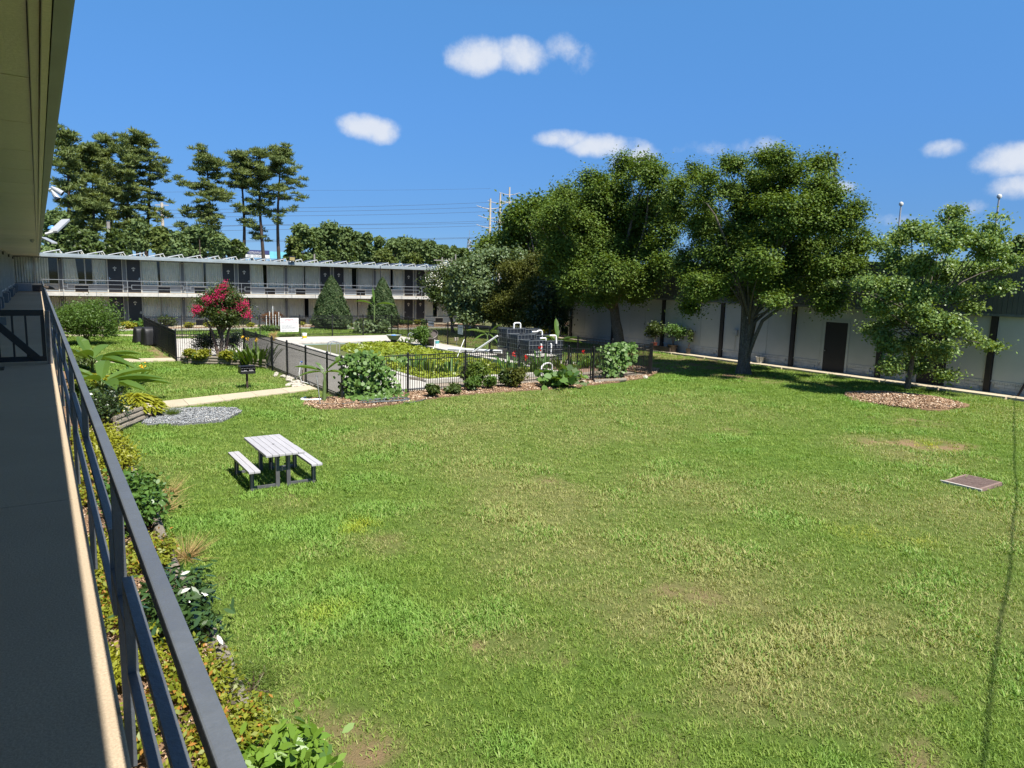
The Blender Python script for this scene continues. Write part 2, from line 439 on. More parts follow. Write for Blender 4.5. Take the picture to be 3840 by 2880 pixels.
M_PBARK = M('pine_bark', (.10, .075, .06), .95, .35, 3, (.05, .038, .03), bump=.9, bscale=6, stretch=(2, 2, .4), spec=.1)
M_STEM = M('green_stem', (.12, .18, .05), .6, .2, 6)
M_TWIG = M('twig', (.13, .09, .06), .9, .2, 6)

# ---- ground out to the horizon
g = MB(); n = 64
ring = [(0, 0)]
g.v = [(0, 20, -.06)]+[(1800*math.cos(2*math.pi*i/n), 20+1800*math.sin(2*math.pi*i/n), -.06) for i in range(n)]
for i in range(n): g.f.append((0, 1+i, 1+(i+1) % n)); g.mi.append(0)
M_GROUND = M('far_ground', (.07, .095, .03), 1, .3, .05, (.12, .11, .055), spec=.1)
struct('ground', g, M_GROUND)

# ---- outlines of what is not lawn
POOL_ENC = [(8.72, 23.45), (24.5, 23.7), (24.35, 29), (23.6, 36), (22.5, 38.6), (22.6, 50.1), (5.4, 50.1), (5.4, 37.5), (5.5, 36.9), (5.7, 36.0), (7.9, 34.6), (8.6, 33.0)]
BED_FRONT = [(8.8, 24.0), (7.6, 24.0), (7.15, 23.0), (7.4, 21.9), (8.9, 21.6), (10.2, 21.8), (11.5, 22.25), (13.5, 22.5), (16.9, 22.3), (18.6, 22.3), (21.2, 22.7), (23.1, 23.1), (25.3, 24.3), (26.6, 25.4), (26.4, 28), (24.4, 28.5), (24.5, 23.9)]
WALK1 = [(1.5, 23.45), (2.97, 24.09), (3.77, 24.39), (8.66, 26.02), (8.66, 27.0), (5.87, 26.26), (3.22, 25.52), (1.5, 24.9)]
WALK2 = [(1.5, 37.45), (5.4, 37.5), (5.4, 38.65), (1.5, 39.2)]
WALK3 = [(1.2, 53.9), (7.0, 52.4), (9.0, 51.6), (9.0, 52.7), (7.0, 53.5), (1.2, 55.0)]
GRAVEL = [(2.35, 22.5), (3.3, 24.0), (4.3, 23.75), (5.05, 23.3), (5.1, 22.6), (4.25, 21.3), (3.1, 21.35), (2.2, 21.95)]
BED_NEAR = [(-1.4, -4), (1.47, -4), (1.5, 21.1), (2.35, 22.5), (2.9, 23.4), (2.0, 24.2), (1.5, 24.6), (1.5, 26.0), (1.9, 27.5), (2.2, 29.6), (1.8, 33), (1.8, 37), (-1.4, 37)]
BED_FAR = [(-1.4, 60.4), (-1.4, 56.8), (4, 57.6), (9, 57.6), (16, 57.9), (20, 57.2), (23, 55.3), (26, 54.6), (29, 55.5), (33, 55.0), (36, 54), (36, 60.4)]
gk = PZ(*z4b(1515, 1545))
MULCH_C, MULCH_R = (float(gk[0])+.25, float(gk[1])+.15), 2.15
XH = 33.35
def not_lawn(x, y):
    r = (x < 1.47) & (y < 21.2) | (x > XH) | (y > 60.4)
    for p in (POOL_ENC, BED_FRONT, WALK1, WALK2, WALK3, GRAVEL, BED_NEAR, BED_FAR): r |= in_poly(x, y, p)
    r |= ((x-MULCH_C[0])/1.0)**2+((y-MULCH_C[1])/1.0)**2 < (MULCH_R*.93)**2
    gx, gy = GRATE; r |= (np.abs(x-gx) < .62) & (np.abs(y-gy) < .45)
    return r
GRATE = tuple(PZ(*ZM(3350, 1450, 3.686)(1095, 1325))[:2])

# ---- lawn: a fine sheet with the dry, bare and yellow places of the photograph
st = .2
xs = np.arange(1.3, 33.5, st); ys = np.arange(-3.0, 60.5, st)
gx, gy = np.meshgrid(xs, ys, indexing='ij'); nx, ny = gx.shape
dry = np.clip((fbm(gx, gy, 5.5, 4, 1)-.5)*1.9+.16, 0, 1)*.5
yel = np.zeros_like(dry); bare = np.zeros_like(dry); S22 = 3840/2212
jx = gx+(fbm(gx, gy, 1.1, 3, 5)-.5)*1.5; jy = gy+(fbm(gx, gy, 1.1, 3, 6)-.5)*1.5
def spot(arr, px, py, r, a, sq=1.0):
    p = PZ(px*S22, py*S22); d = np.sqrt((jx-p[0])**2+((jy-p[1])/sq)**2)/r
    np.maximum(arr, a*np.clip(1.35-d, 0, 1), out=arr)
for px, py, r, a in ((1500, 1240, 2.6, .62), (1330, 1300, 1.3, .7), (1170, 1090, 2.2, .75), (1480, 1060, 2.2, .7), (880, 945, 2.2, .6), (1050, 1000, 2.6, .55), (1250, 1180, 2.2, .6),
                     (1700, 1420, 1.3, .85), (1560, 1290, 1.2, .85), (1420, 1300, .8, .8), (1860, 1090, 2.4, .5), (2100, 1110, 2.5, .55), (1500, 880, 4, .45), (1950, 970, 2.0, .7),
                     (1650, 1250, 2.0, .6), (1080, 1380, .9, .45), (830, 1165, .8, .5), (1930, 1350, 1.6, .6), (2120, 1330, 1.8, .6), (1000, 930, 2.5, .55), (1250, 930, 3, .5), (640, 1090, .6, .5), (700, 1200, .5, .4)):
    spot(dry, px, py, r, a*.72)
for px, py, r, a in ((640, 1550, .34, .95), (600, 1590, .3, .9), (665, 1600, .28, .85), (730, 1570, .3, .7), (655, 1500, .22, .8), (760, 1590, .25, .7), (610, 1530, .2, .8), (700, 1640, .3, .8), (1500, 1575, .42, .9), (1440, 1590, .38, .8), (1380, 1530, .35, .7), (1520, 1610, .3, .7),
                     (1480, 1268, .4, .8), (1320, 1332, .35, .6), (985, 1390, .22, .6), (845, 1163, .28, .6), (1940, 958, 1.0, .85), (2060, 963, .8, .75), (1850, 1362, .28, .7), (1930, 1622, .3, .6), (2030, 1528, .25, .5), (1190, 1040, .5, .5), (1560, 930, .8, .35),
                     (1620, 815, 2.2, .8), (1500, 790, 2.0, .75), (1440, 800, 1.4, .8), (1740, 800, 1.6, .6), (1780, 830, 1.4, .5), (1960, 905, 1.2, .6), (350, 1085, .3, .6), (380, 1165, .3, .6), (470, 1270, .3, .5), (600, 1440, .3, .5), (1200, 1450, .2, .4), (555, 1070, .5, .4), (650, 1060, .5, .3)):
    spot(bare, px, py, r, a)
for px, py, r, a in ((2005, 957, .55, 1.0), (2045, 966, .3, .8), (780, 1107, .35, .6), (760, 1125, .3, .5), (1830, 1160, .5, .45), (1880, 1165, .4, .4), (1570, 1148, .3, .5), (1995, 1165, .3, .4), (1230, 1345, .25, .35), (690, 1075, .4, .4), (1780, 1205, .3, .4), (700, 1240, .4, .3), (720, 1330, .4, .3)):
    spot(yel, px, py, r, a)
brk = fbm(gx, gy, .55, 4, 31); brk2 = fbm(gx, gy, .9, 4, 32)
bare = np.clip(bare*np.clip((brk-.36)*4.2, .12, 1.25), 0, 1)
dry = np.clip(dry*(.45+1.1*brk2), 0, 1); yel = yel*np.clip((brk2-.38)*4, .1, 1)
weed = np.clip((fbm(gx, gy, 1.15, 5, 33)-.56)*11, 0, 1)*(1-np.clip(bare*2, 0, 1))
far_soil = in_poly(gx, gy, [(24.6, 24.4), (33.4, 24.4), (33.4, 48), (22.7, 50), (22.6, 38.6), (23.7, 36)])
bare = np.maximum(bare, np.where(far_soil, .35+.35*fbm(gx, gy, 2.2, 3, 8), 0))
bare = np.maximum(bare, np.where(in_poly(gx, gy, [(5.4, 37.5), (4.6, 38.8), (4.9, 44), (5.4, 46)]), .75, 0))
zz = (fbm(gx, gy, 7, 3, 3)-.5)*.05 + (fbm(gx, gy, .7, 3, 4)-.5)*.02 - .012
cxc, cyc = gx+st/2, gy+st/2
keep = ~not_lawn(cxc, cyc)[:-1, :-1]
idx = np.arange(nx*ny).reshape(nx, ny)
F = np.stack([idx[:-1, :-1], idx[1:, :-1], idx[1:, 1:], idx[:-1, 1:]], -1)
me = bpy.data.meshes.new('lawn')
me.from_pydata(np.stack([gx, gy, zz], -1).reshape(-1, 3).tolist(), [], F[keep].reshape(-1, 4).tolist())
dist = np.hypot(gx, gy)
dens = np.interp(dist, [4, 9, 14, 22, 34, 60], [330, 210, 120, 62, 34, 20])*np.clip(1-bare*1.05, .04, 1)*(1-.25*dry)*np.clip(.45+1.15*fbm(gx, gy, .45, 3, 34), .4, 1.3)*(1+.25*weed)
kv = ~not_lawn(gx, gy); dens = np.where(kv, dens, 0)
gsc = np.interp(dist, [4, 9, 14, 22, 34, 60], [.8, .9, 1.0, 1.25, 1.6, 2.1])*(.86+.5*weed)
for nm, a in (('dry', dry), ('bare', bare), ('yel', yel), ('weed', weed), ('dens', dens), ('gsc', gsc)):
    at = me.attributes.new(nm, 'FLOAT', 'POINT'); at.data.foreach_set('value', a.reshape(-1).astype(np.float32))
me.polygons.foreach_set('use_smooth', [True]*len(me.polygons))
def lawn_mat():
    m, nt, b = new_mat('lawn_soil')
    A = lambda nme: (lambda a: (setattr(a, 'attribute_name', nme), a.outputs['Fac'])[1])(nt.nodes.new('ShaderNodeAttribute'))
    f = ramp(nt, noise(nt, 9, 6, .7), .3, .7)
    c = mixrgb(nt, f, (.060, .115, .018), (.10, .15, .03))
    c = mixrgb(nt, A('dry'), c, mixrgb(nt, f, (.19, .17, .075), (.13, .125, .05)))
    c = mixrgb(nt, A('bare'), c, mixrgb(nt, ramp(nt, noise(nt, 40, 5, .7), .35, .65), (.27, .17, .10), (.20, .135, .085)))
    nt.links.new(c, b.inputs['Base Color']); b.inputs['Roughness'].default_value = 1; b.inputs['Specular IOR Level'].default_value = .05
    bp = nt.nodes.new('ShaderNodeBump'); bp.inputs['Strength'].default_value = .9; bp.inputs['Distance'].default_value = .03
    nt.links.new(noise(nt, 50, 5, .75), bp.inputs['Height']); nt.links.new(bp.outputs[0], b.inputs['Normal'])
    return m
me.materials.append(lawn_mat())
lawn = put('lawn', me, (0, 0, 0)); lawn['kind'] = 'structure'

# ---- grass: tufts set out over the lawn (one object nobody could count)
def grass_mat():
    m, nt, b = new_mat('grass_blades')
    def A(nme):
        a = nt.nodes.new('ShaderNodeAttribute'); a.attribute_type = 'INSTANCER'; a.attribute_name = nme; return a.outputs['Fac']
    g = nt.nodes.new('ShaderNodeNewGeometry'); rnd = g.outputs['Random Per Island']
    f = ramp(nt, noise(nt, 1.3, 5, .65), .33, .67)
    c = mixrgb(nt, f, (.115, .215, .028), (.18, .275, .045))
    c = mixrgb(nt, rnd, c, mixrgb(nt, f, (.16, .255, .036), (.25, .335, .065)))
    c = mixrgb(nt, A('weed'), c, mixrgb(nt, rnd, (.135, .265, .042), (.20, .335, .062)))
    k = nt.nodes.new('ShaderNodeMath'); k.operation = 'MULTIPLY_ADD'; nt.links.new(rnd, k.inputs[0]); k.inputs[1].default_value = .9
    k2 = nt.nodes.new('ShaderNodeMath'); k2.operation = 'ADD'; nt.links.new(A('dry'), k2.inputs[0]); k2.inputs[1].default_value = -.80
    nt.links.new(k2.outputs[0], k.inputs[2])
    sm = ramp(nt, k.outputs[0], 0, .35); sm.node.clamp = True
    c = mixrgb(nt, sm, c, (.33, .325, .12))
    yk = nt.nodes.new('ShaderNodeMath'); yk.operation = 'MULTIPLY'; nt.links.new(A('yel'), yk.inputs[0]); nt.links.new(ramp(nt, rnd, .25, .55), yk.inputs[1])
    c = mixrgb(nt, yk.outputs[0], c, (.46, .46, .02))
    nt.links.new(c, b.inputs['Base Color']); b.inputs['Roughness'].default_value = .5; b.inputs['Specular IOR Level'].default_value = .25
    t = nt.nodes.new('ShaderNodeBsdfTranslucent'); nt.links.new(mixrgb(nt, 1.0, c, (1.3, 1.3, .5), 'MULTIPLY'), t.inputs['Color'])
    mx = nt.nodes.new('ShaderNodeMixShader'); mx.inputs[0].default_value = .3
    out = [q for q in nt.nodes if q.type == 'OUTPUT_MATERIAL'][0]
    nt.links.new(b.outputs[0], mx.inputs[1]); nt.links.new(t.outputs[0], mx.inputs[2]); nt.links.new(mx.outputs[0], out.inputs['Surface'])
    return m
M_GRASS = grass_mat()
def tuft(nb, spread, hgt, wid, lean):
    vs, fs = [], []
    for i in range(nb):
        a = rng.uniform(0, 6.283); r = spread*math.sqrt(rng.random()); x, y = r*math.cos(a), r*math.sin(a)
        b = rng.uniform(0, 6.283); h = hgt*rng.uniform(.5, 1.2); w = wid*rng.uniform(.7, 1.3); l = lean*rng.uniform(.3, 1.3)
        dx, dy = math.cos(b), math.sin(b); sx, sy = -dy*w/2, dx*w/2
        n0 = len(vs)
        vs += [(x-sx, y-sy, 0), (x+sx, y+sy, 0), (x+sx*.8+dx*l*h*.4, y+sy*.8+dy*l*h*.4, h*.62), (x-sx*.8+dx*l*h*.4, y-sy*.8+dy*l*h*.4, h*.62), (x+dx*l*h, y+dy*l*h, h*.95)]
        fs += [(n0, n0+1, n0+2, n0+3), (n0+3, n0+2, n0+4)]
    me = bpy.data.meshes.new('grass_tuft'); me.from_pydata(vs, [], fs); me.materials.append(M_GRASS); return bpy.data.objects.new('grass_tuft', me)
tufts = [tuft(26, .09, .036, .0065, .9), tuft(22, .10, .045, .0085, 1.1), tuft(16, .09, .042, .013, 1.5), tuft(12, .08, .07, .006, .7)]
def grass_nodes():
    ng = bpy.data.node_groups.new('grass_spread', 'GeometryNodeTree')
    ng.interface.new_socket('Geometry', in_out='INPUT', socket_type='NodeSocketGeometry')
    ng.interface.new_socket('Geometry', in_out='OUTPUT', socket_type='NodeSocketGeometry')
    N = ng.nodes.new; L = ng.links.new
    gi, go = N('NodeGroupInput'), N('NodeGroupOutput')
    dp = N('GeometryNodeDistributePointsOnFaces'); dp.distribute_method = 'RANDOM'
    def attr(nme):
        a = N('GeometryNodeInputNamedAttribute'); a.data_type = 'FLOAT'; a.inputs['Name'].default_value = nme; return a.outputs[0]
    L(gi.outputs[0], dp.inputs['Mesh']); L(attr('dens'), dp.inputs['Density'])
    jn = N('GeometryNodeJoinGeometry')
    for t in reversed(tufts):
        oi = N('GeometryNodeObjectInfo'); oi.inputs['Object'].default_value = t; oi.inputs['As Instance'].default_value = True
        L(oi.outputs['Geometry'], jn.inputs[0])
    ip = N('GeometryNodeInstanceOnPoints'); ip.inputs['Pick Instance'].default_value = True
    rv = N('FunctionNodeRandomValue'); rv.data_type = 'FLOAT_VECTOR'; rv.inputs[0].default_value = (-.12, -.12, 0); rv.inputs[1].default_value = (.12, .12, 6.283)
    L(rv.outputs[0], ip.inputs['Rotation'])
    rs = N('FunctionNodeRandomValue'); rs.data_type = 'FLOAT'; rs.inputs[2].default_value = .65; rs.inputs[3].default_value = 1.3
    mu = N('ShaderNodeMath'); mu.operation = 'MULTIPLY'; L(rs.outputs[1], mu.inputs[0]); L(attr('gsc'), mu.inputs[1])
    L(mu.outputs[0], ip.inputs['Scale'])
    ri = N('FunctionNodeRandomValue'); ri.data_type = 'INT'; ri.inputs[4].default_value = 0; ri.inputs[5].default_value = len(tufts)-1
    L(ri.outputs[2], ip.inputs['Instance Index'])
    L(dp.outputs['Points'], ip.inputs['Points']); L(jn.outputs[0], ip.inputs['Instance'])
    L(ip.outputs[0], go.inputs[0])
    return ng
gm = me.copy(); gm.name = 'grass'
grass = bpy.data.objects.new('grass', gm); COL.objects.link(grass)
md = grass.modifiers.new('grass_spread', 'NODES'); md.node_group = grass_nodes()
tag(grass, 'short mown lawn grass with dry tan and bright green patches', 'grass', kind='stuff')

# ---- beds, paths, gravel as sheets and slabs
def sheet(name, poly, z, mat):
    b = MB(); b.prism(poly, -.05, z); return struct(name, b, mat)
sheet('mulch_bed', BED_NEAR, .03, M_MULCH)
sheet('mulch_bed', BED_FRONT, .035, M_MULCH)
sheet('mulch_bed', BED_FAR, .03, M_MULCH)
b = MB(); b.prism([(MULCH_C[0]+MULCH_R*(1+.08*math.sin(5*t))*math.cos(t), MULCH_C[1]+MULCH_R*(1+.08*math.sin(5*t))*math.sin(t)) for t in np.linspace(0, 6.283, 40)[:-1]], -.05, .04)
b.lathe((MULCH_C[0], MULCH_C[1], .0), [(1.95, .042), (1.5, .10), (.9, .17), (.3, .22), (.01, .22)], 32, False)
struct('mulch_mound', b, M_MULCH, True)
M_GRAV = M('gravel', (.27, .28, .28), .9, .3, 30, (.15, .155, .155), bump=1, bscale=70, fine=.5, spec=.2)
sheet('gravel_patch', GRAVEL, .03, M_GRAV)
def path(name, lower, upper, z, cuts):
    """a concrete path laid in slabs with open joints between two edge lines"""
    root = bpy.data.objects.new(name, None); COL.objects.link(root); root['kind'] = 'structure'; W[root] = np.zeros(3)
    def at(line, t):
        P = np.array(line, float); d = np.r_[0, np.cumsum(np.linalg.norm(np.diff(P, axis=0), axis=1))]; d /= d[-1]
        return (np.interp(t, d, P[:, 0]), np.interp(t, d, P[:, 1]))
    for t0, t1 in zip(cuts[:-1], cuts[1:]):
        e = .0007; q = [at(lower, t0+e), at(lower, (t0+t1)/2), at(lower, t1-e), at(upper, t1-e), at(upper, (t0+t1)/2), at(upper, t0+e)]
        MB().prism(q, -.1, z+rng.uniform(-.003, .003)).build('slab', M_PATH, root)
    return root
path('sidewalk', [(1.5, 23.45), (2.97, 24.09), (3.77, 24.39), (8.66, 26.02)], [(1.5, 24.9), (3.22, 25.52), (5.87, 26.26), (8.66, 27.0)], .04, np.linspace(0, 1, 7))
path('sidewalk', [(1.5, 37.45), (5.38, 37.5)], [(1.5, 39.2), (5.38, 38.65)], .04, np.linspace(0, 1, 4))
path('sidewalk', [(1.2, 53.9), (7.0, 52.4), (9.0, 51.6)], [(1.2, 55.0), (7.0, 53.5), (9.0, 52.7)], .04, np.linspace(0, 1, 6))
path('sidewalk', [(XH, -4), (XH, 47)], [(34.46, -4), (34.46, 47)], .09, np.linspace(0, 1, 20))
b = MB().box(-1.4, 36, 60.45, 62.1, -.1, .07); struct('porch_slab', b, M_PATH)

# ================================================================== FAR WING (facade along X at Y = 62) and NEAR WING (along Y at X = -1.45)
class Fac:
    """a motel front: u along it, n out of it, z up"""
    def __init__(s, kind): s.k = kind
    def p(s, u, n, z): return (u, 62.0-n, z) if s.k == 'far' else (-1.45+n, u, z)
    def box(s, mb, u0, u1, n0, n1, z0, z1):
        a, b = s.p(u0, n0, z0), s.p(u1, n1, z1)
        return mb.box(min(a[0], b[0]), max(a[0], b[0]), min(a[1], b[1]), max(a[1], b[1]), z0, z1)
    def rot(s): return (R_(90), 0, 0) if s.k == 'far' else (R_(90), 0, R_(90))
def text(name, s, size, at, rot, mat, parent=None, align='CENTER', ext=.002):
    cu = bpy.data.curves.new(name, 'FONT'); cu.body = s; cu.size = size; cu.align_x = align; cu.align_y = 'CENTER'; cu.extrude = ext; cu.resolution_u = 2
    cu.materials.append(mat)
    tmp = bpy.data.objects.new('lettering', cu); me_ = bpy.data.meshes.new_from_object(tmp)   # letters as plain mesh
    bpy.data.objects.remove(tmp); bpy.data.curves.remove(cu)
    return put(name, me_, at, parent, rot=rot)
M_INK = M('dark_ink', (.02, .02, .02), .7, 0, 1)
M_PLATE = M('plate_white', (.62, .61, .55), .5, .05, 5)
M_LAMP = M('lamp_glass', (.5, .48, .40), .3, .05, 5)
SHARED = {}
def storey(root, fa, uc, z0, zt, numbers, gaps, ac_out=.02):
    """one pair of rooms: two doors with their plates, four panes with curtains, posts, sill panels and wall units"""
    h = zt-z0; zs = z0+.56
    bx = lambda name, mat, *a, parent=root, bev=0: fa.box(MB(), *a).build(name, mat, parent, bevel=bev)
    for sd, num in ((-1, numbers[0]), (1, numbers[1])):
        u0, u1 = (uc-1.10, uc-.175) if sd < 0 else (uc+.175, uc+1.10)
        d = bx('door', M_DOOR, u0, u1, -.04, .03, z0+.02, zt-.02)
        um = (u0+u1)/2; m = MB(); k = 14
        pts = [(um+.13*math.cos(2*math.pi*i/k), z0+1.86+.062*math.sin(2*math.pi*i/k)) for i in range(k)]
        for poly in (pts, [(um-.055, z0+1.915), (um+.055, z0+1.915), (um, z0+1.975)]):
            q = len(poly); m.add([fa.p(u, .033, z) for u, z in poly]+[fa.p(u, .045, z) for u, z in poly], [tuple(range(q-1, -1, -1)), tuple(range(q, 2*q))]+[(i, (i+1) % q, q+(i+1) % q, q+i) for i in range(q)])
        pl = m.build('number_plate', M_PLATE, d)
        if num: text('room_number', num, .105, fa.p(um, .05, z0+1.858), fa.rot(), M_INK, d)
        fa.box(MB(), um-.045, um+.045, .033, .04, z0+1.66, z0+1.75).build('notice_tag', M_WPLA, d)
        uh = u0+.08 if sd < 0 else u1-.08
        m = MB(); fa.box(m, uh-.03, uh+.03, .033, .045, z0+.96, z0+1.16); fa.box(m, uh-.02, uh+(.11 if sd < 0 else -.11), .05, .075, z0+1.02, z0+1.05); fa.box(m, uh-.012, uh+.012, .04, .06, z0+1.02, z0+1.05)
        m.build('handle', M_STEEL, d)
    for u0, u1 in ((uc-1.185, uc-1.105), (uc-.17, uc-.125), (uc+.125, uc+.17), (uc+1.105, uc+1.185), (uc+3.955, uc+4.005), (uc+4.235, uc+4.285)):
        bx('mullion', M_WHITEF, u0, u1, -.04, .07, z0, zt)
    bx('post_panel', M_GREYP, uc-.122, uc+.122, -.05, .05, z0, zt)
    bx('post_panel', M_GREYP, uc+4.008, uc+4.232, -.05, .05, z0, zt)
    l = fa.box(MB(), uc+4.06, uc+4.19, .052, .15, zt-.26, zt-.10).build('wall_lamp', M_BLKPL, root, bevel=.01)
    fa.box(MB(), uc+4.075, uc+4.15, .155, .175, zt-.235, zt-.14).build('lens', M_LAMP, l)
    for wi, (a, mid, b_) in enumerate(((uc+1.19, uc+2.55, uc+3.95), (uc+4.29, uc+5.68, uc+7.09))):
        m = MB()
        fa.box(m, a, b_, -.06, .05, zs-.03, zs+.03); fa.box(m, a, b_, -.06, .05, zt-.05, zt); fa.box(m, mid-.038, mid+.038, -.06, .055, zs+.03, zt-.05)
        w = m.build('window', M_WHITEF, root)
        for pi, (p0, p1) in enumerate(((a, mid-.038), (mid+.038, b_))):
            MB().add([fa.p(p0, -.012, zs+.03), fa.p(p1, -.012, zs+.03), fa.p(p1, -.012, zt-.05), fa.p(p0, -.012, zt-.05)], [(0, 1, 2, 3)]).build('pane', M_GLASS, w)
            lo, hi, slant = p0+.01, p1-.01, 0
            gp = gaps.get((wi, pi))
            segs = [(lo, hi, 0)]
            if gp:
                g0, g1, sl = gp; g0 += uc; g1 += uc
                segs = [q for q in ((lo, g0, sl), (g1, hi, -sl*.4)) if q[1]-q[0] > .08]
            for s0, s1, sl in segs:
                k = max(6, int((s1-s0)*13)); vs, fs = [], []
                for i in range(k+1):
                    t = i/k; e = (.05 if i % 2 else -.05)*rng.uniform(.5, 1.2)
                    for zz_, sh, am in ((zt-.09, 0, .7), ((zs+zt)/2, .5, 1), (zs+.05, 1, 1.1)):
                        vs.append(fa.p(s0+(s1-s0)*t + sl*sh*(t if sl > 0 else (1-t)) + rng.uniform(-.006, .006), -.10+e*am, zz_))
                for i in range(k):
                    for j in range(2): fs.append((i*3+j, (i+1)*3+j, (i+1)*3+j+1, i*3+j+1))
                MB().add(vs, fs).build('curtain', M_CURT, w, smooth=False)
        ac0 = uc+2.32 if wi == 0 else uc+4.98
        for q0, q1 in ((a, ac0-.04), (ac0+.90, b_)):
            bx('sill_panel', M_BLUEG, q0, q1, -.06, .02, z0+.01, zs-.03)
        m = MB(); fa.box(m, ac0-.038, ac0, -.06, .04, z0+.01, zs-.03); fa.box(m, ac0+.86, ac0+.898, -.06, .04, z0+.01, zs-.03); fa.box(m, ac0, ac0+.86, -.06, .03, zs-.10, zs-.03)
        if ac_out > .1: fa.box(m, ac0+.002, ac0+.858, .0, ac_out, z0+.04, zs-.12)
        ac = m.build('wall_unit', M_WHITEF if ac_out < .1 else M_GREYP, root)
        m = MB(); fa.box(m, ac0, ac0+.86, -.06, ac_out-.02, z0+.01, zs-.10)
        for i in range(7): fa.box(m, ac0+.02, ac0+.84, ac_out-.018, ac_out+.002, z0+.05+i*.058, z0+.075+i*.058)
        m.build('grille', M_BLKPL if ac_out < .1 else M_GREYP, ac)

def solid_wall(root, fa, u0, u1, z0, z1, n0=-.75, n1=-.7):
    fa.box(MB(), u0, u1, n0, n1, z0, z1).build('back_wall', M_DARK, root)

ZF, ZC = 2.70, 5.24
far = thing('motel_building', (15, 62, 0), 'long two storey motel wing across the courtyard with charcoal doors and curtained windows', 'building')
fa = Fac('far')
rooms = [(('222', '220'), ('122', '120')), (('220', '218'), ('120', '118')), (('216', '214'), ('116', '114')), (('212', '210'), ('112', '110')), (('208', '206'), ('108', '106'))]
G_UP = {-1: {(1, 0): (5.10, 5.62, .16)}, 0: {(0, 0): (2.30, 2.50, .10), (1, 1): (5.72, 5.92, .02)},
        1: {(0, 0): (2.20, 2.52, .06), (1, 1): (5.72, 5.87, -.02)}, 2: {(0, 0): (1.92, 2.40, .02), (1, 1): (5.72, 6.05, -.02)}, 3: {(0, 0): (2.0, 2.4, 0)}}
G_UP[-1][(1, 1)] = (5.75, 6.15, -.05)
G_UP[-1][(0, 1)] = (3.4, 3.9, 0)
G_LO = {-1: {}, 0: {(1, 0): (5.2, 5.64, -.02)}, 1: {(1, 1): (5.72, 6.15, -.02)}, 2: {(0, 0): (2.42, 2.5, .02)}, 3: {(0, 0): (2.05, 2.5, .05)}}
for k in range(-1, 4):
    uc = 5.56+8.28*k
    nu, nl = rooms[k+1]
    storey(far, fa, uc, ZF, ZC, nu if k >= 0 else (None, None), G_UP[k])
    storey(far, fa, uc, .07, 2.42, nl if k >= 0 else (None, None), G_LO[k])
for z0, z1 in ((0, 2.45), (2.7, 5.25)): solid_wall(far, fa, -4, 38, z0, z1)
fa.box(MB(), -4.5, 38.3, -12, 1.40, 2.46, 2.69).build('balcony_slab', M_CONC, far)
m = MB(); fa.box(m, .2, 38.3, 1.40, 1.46, 2.44, 2.60); fa.box(m, .2, 38.3, 1.40, 1.44, 2.605, 2.70); m.build('slab_edge', M_SLABE, far)
fa.box(MB(), -9, 38.6, -12, 1.36, 5.25, 5.40).build('roof', M_FASC, far)
m = MB(); fa.box(m, .24, 38.6, 1.36, 1.42, 5.33, 5.50); fa.box(m, .24, 38.6, 1.36, 1.47, 5.23, 5.32); m.build('fascia', M_FASC, far)
fa.box(MB(), .24, 38.6, 1.20, 1.355, 5.20, 5.245).build('gutter_trim', M_WHITEF, far)
fa.box(MB(), -9, 38.6, -12.2, -12, 0, 5.2).build('rear_wall', M_GREYP, far)
fa.box(MB(), 38.3, 38.5, -12, .05, 0, 5.2).build('end_wall', M_GREYP, far)

def railing(name, fa, n, z0, u_posts, mat, label, u_end, w=.032):
    t = thing(name, fa.p(u_posts[0], n, z0), label, 'railing')
    m = MB(); zt = z0+.925
    a, b = fa.p(u_end[0], n, zt-.02), fa.p(u_end[1], n, zt-.02)
    m.bar(a, b, w, .04).build('top_rail', mat, t, bevel=.004 if w > .033 else 0)
    pm = None
    for u in u_posts:
        MB().bar(fa.p(u, n, z0-.22), fa.p(u, n, zt-.042), w*.95, w*.95, up=(1, 0, 0)).build('post', mat, t)
    for u0, u1 in zip(u_posts[:-1], u_posts[1:]):
        a, b = u0+.27, u1-.27; zu, zl = z0+.60, z0+.28; mid = (u0+u1)/2; e = w*.9
        MB().bar(fa.p(a-e/2, n, zu), fa.p(b+e/2, n, zu), e, e).build('rail', mat, t)
        MB().bar(fa.p(a-e/2, n, zl), fa.p(b+e/2, n, zl), e, e).build('rail', mat, t)
        for u in (a, b): MB().bar(fa.p(u, n, zl+e/2), fa.p(u, n, zu-e/2), e, e, up=(1, 0, 0)).build('rail_end', mat, t)
        MB().bar(fa.p(u0+e/2, n, z0+.44), fa.p(a-e/2, n, z0+.44), e, e).build('stub', mat, t)
        MB().bar(fa.p(b+e/2, n, z0+.44), fa.p(u1-e/2, n, z0+.44), e, e).build('stub', mat, t)
        MB().bar(fa.p(mid, n, zu+e/2), fa.p(mid, n, zt-.042), e, e, up=(1, 0, 0)).build('strut', mat, t)
        MB().bar(fa.p(mid, n, z0-.22), fa.p(mid, n, zl-e/2), e, e, up=(1, 0, 0)).build('strut', mat, t)
    return t
railing('balcony_railing', fa, 1.49, ZF, [1.47+4.14*k for k in range(0, 10)], M_RAILF, 'light grey railing with open rectangles along the far upper walkway', (.22, 38.7))

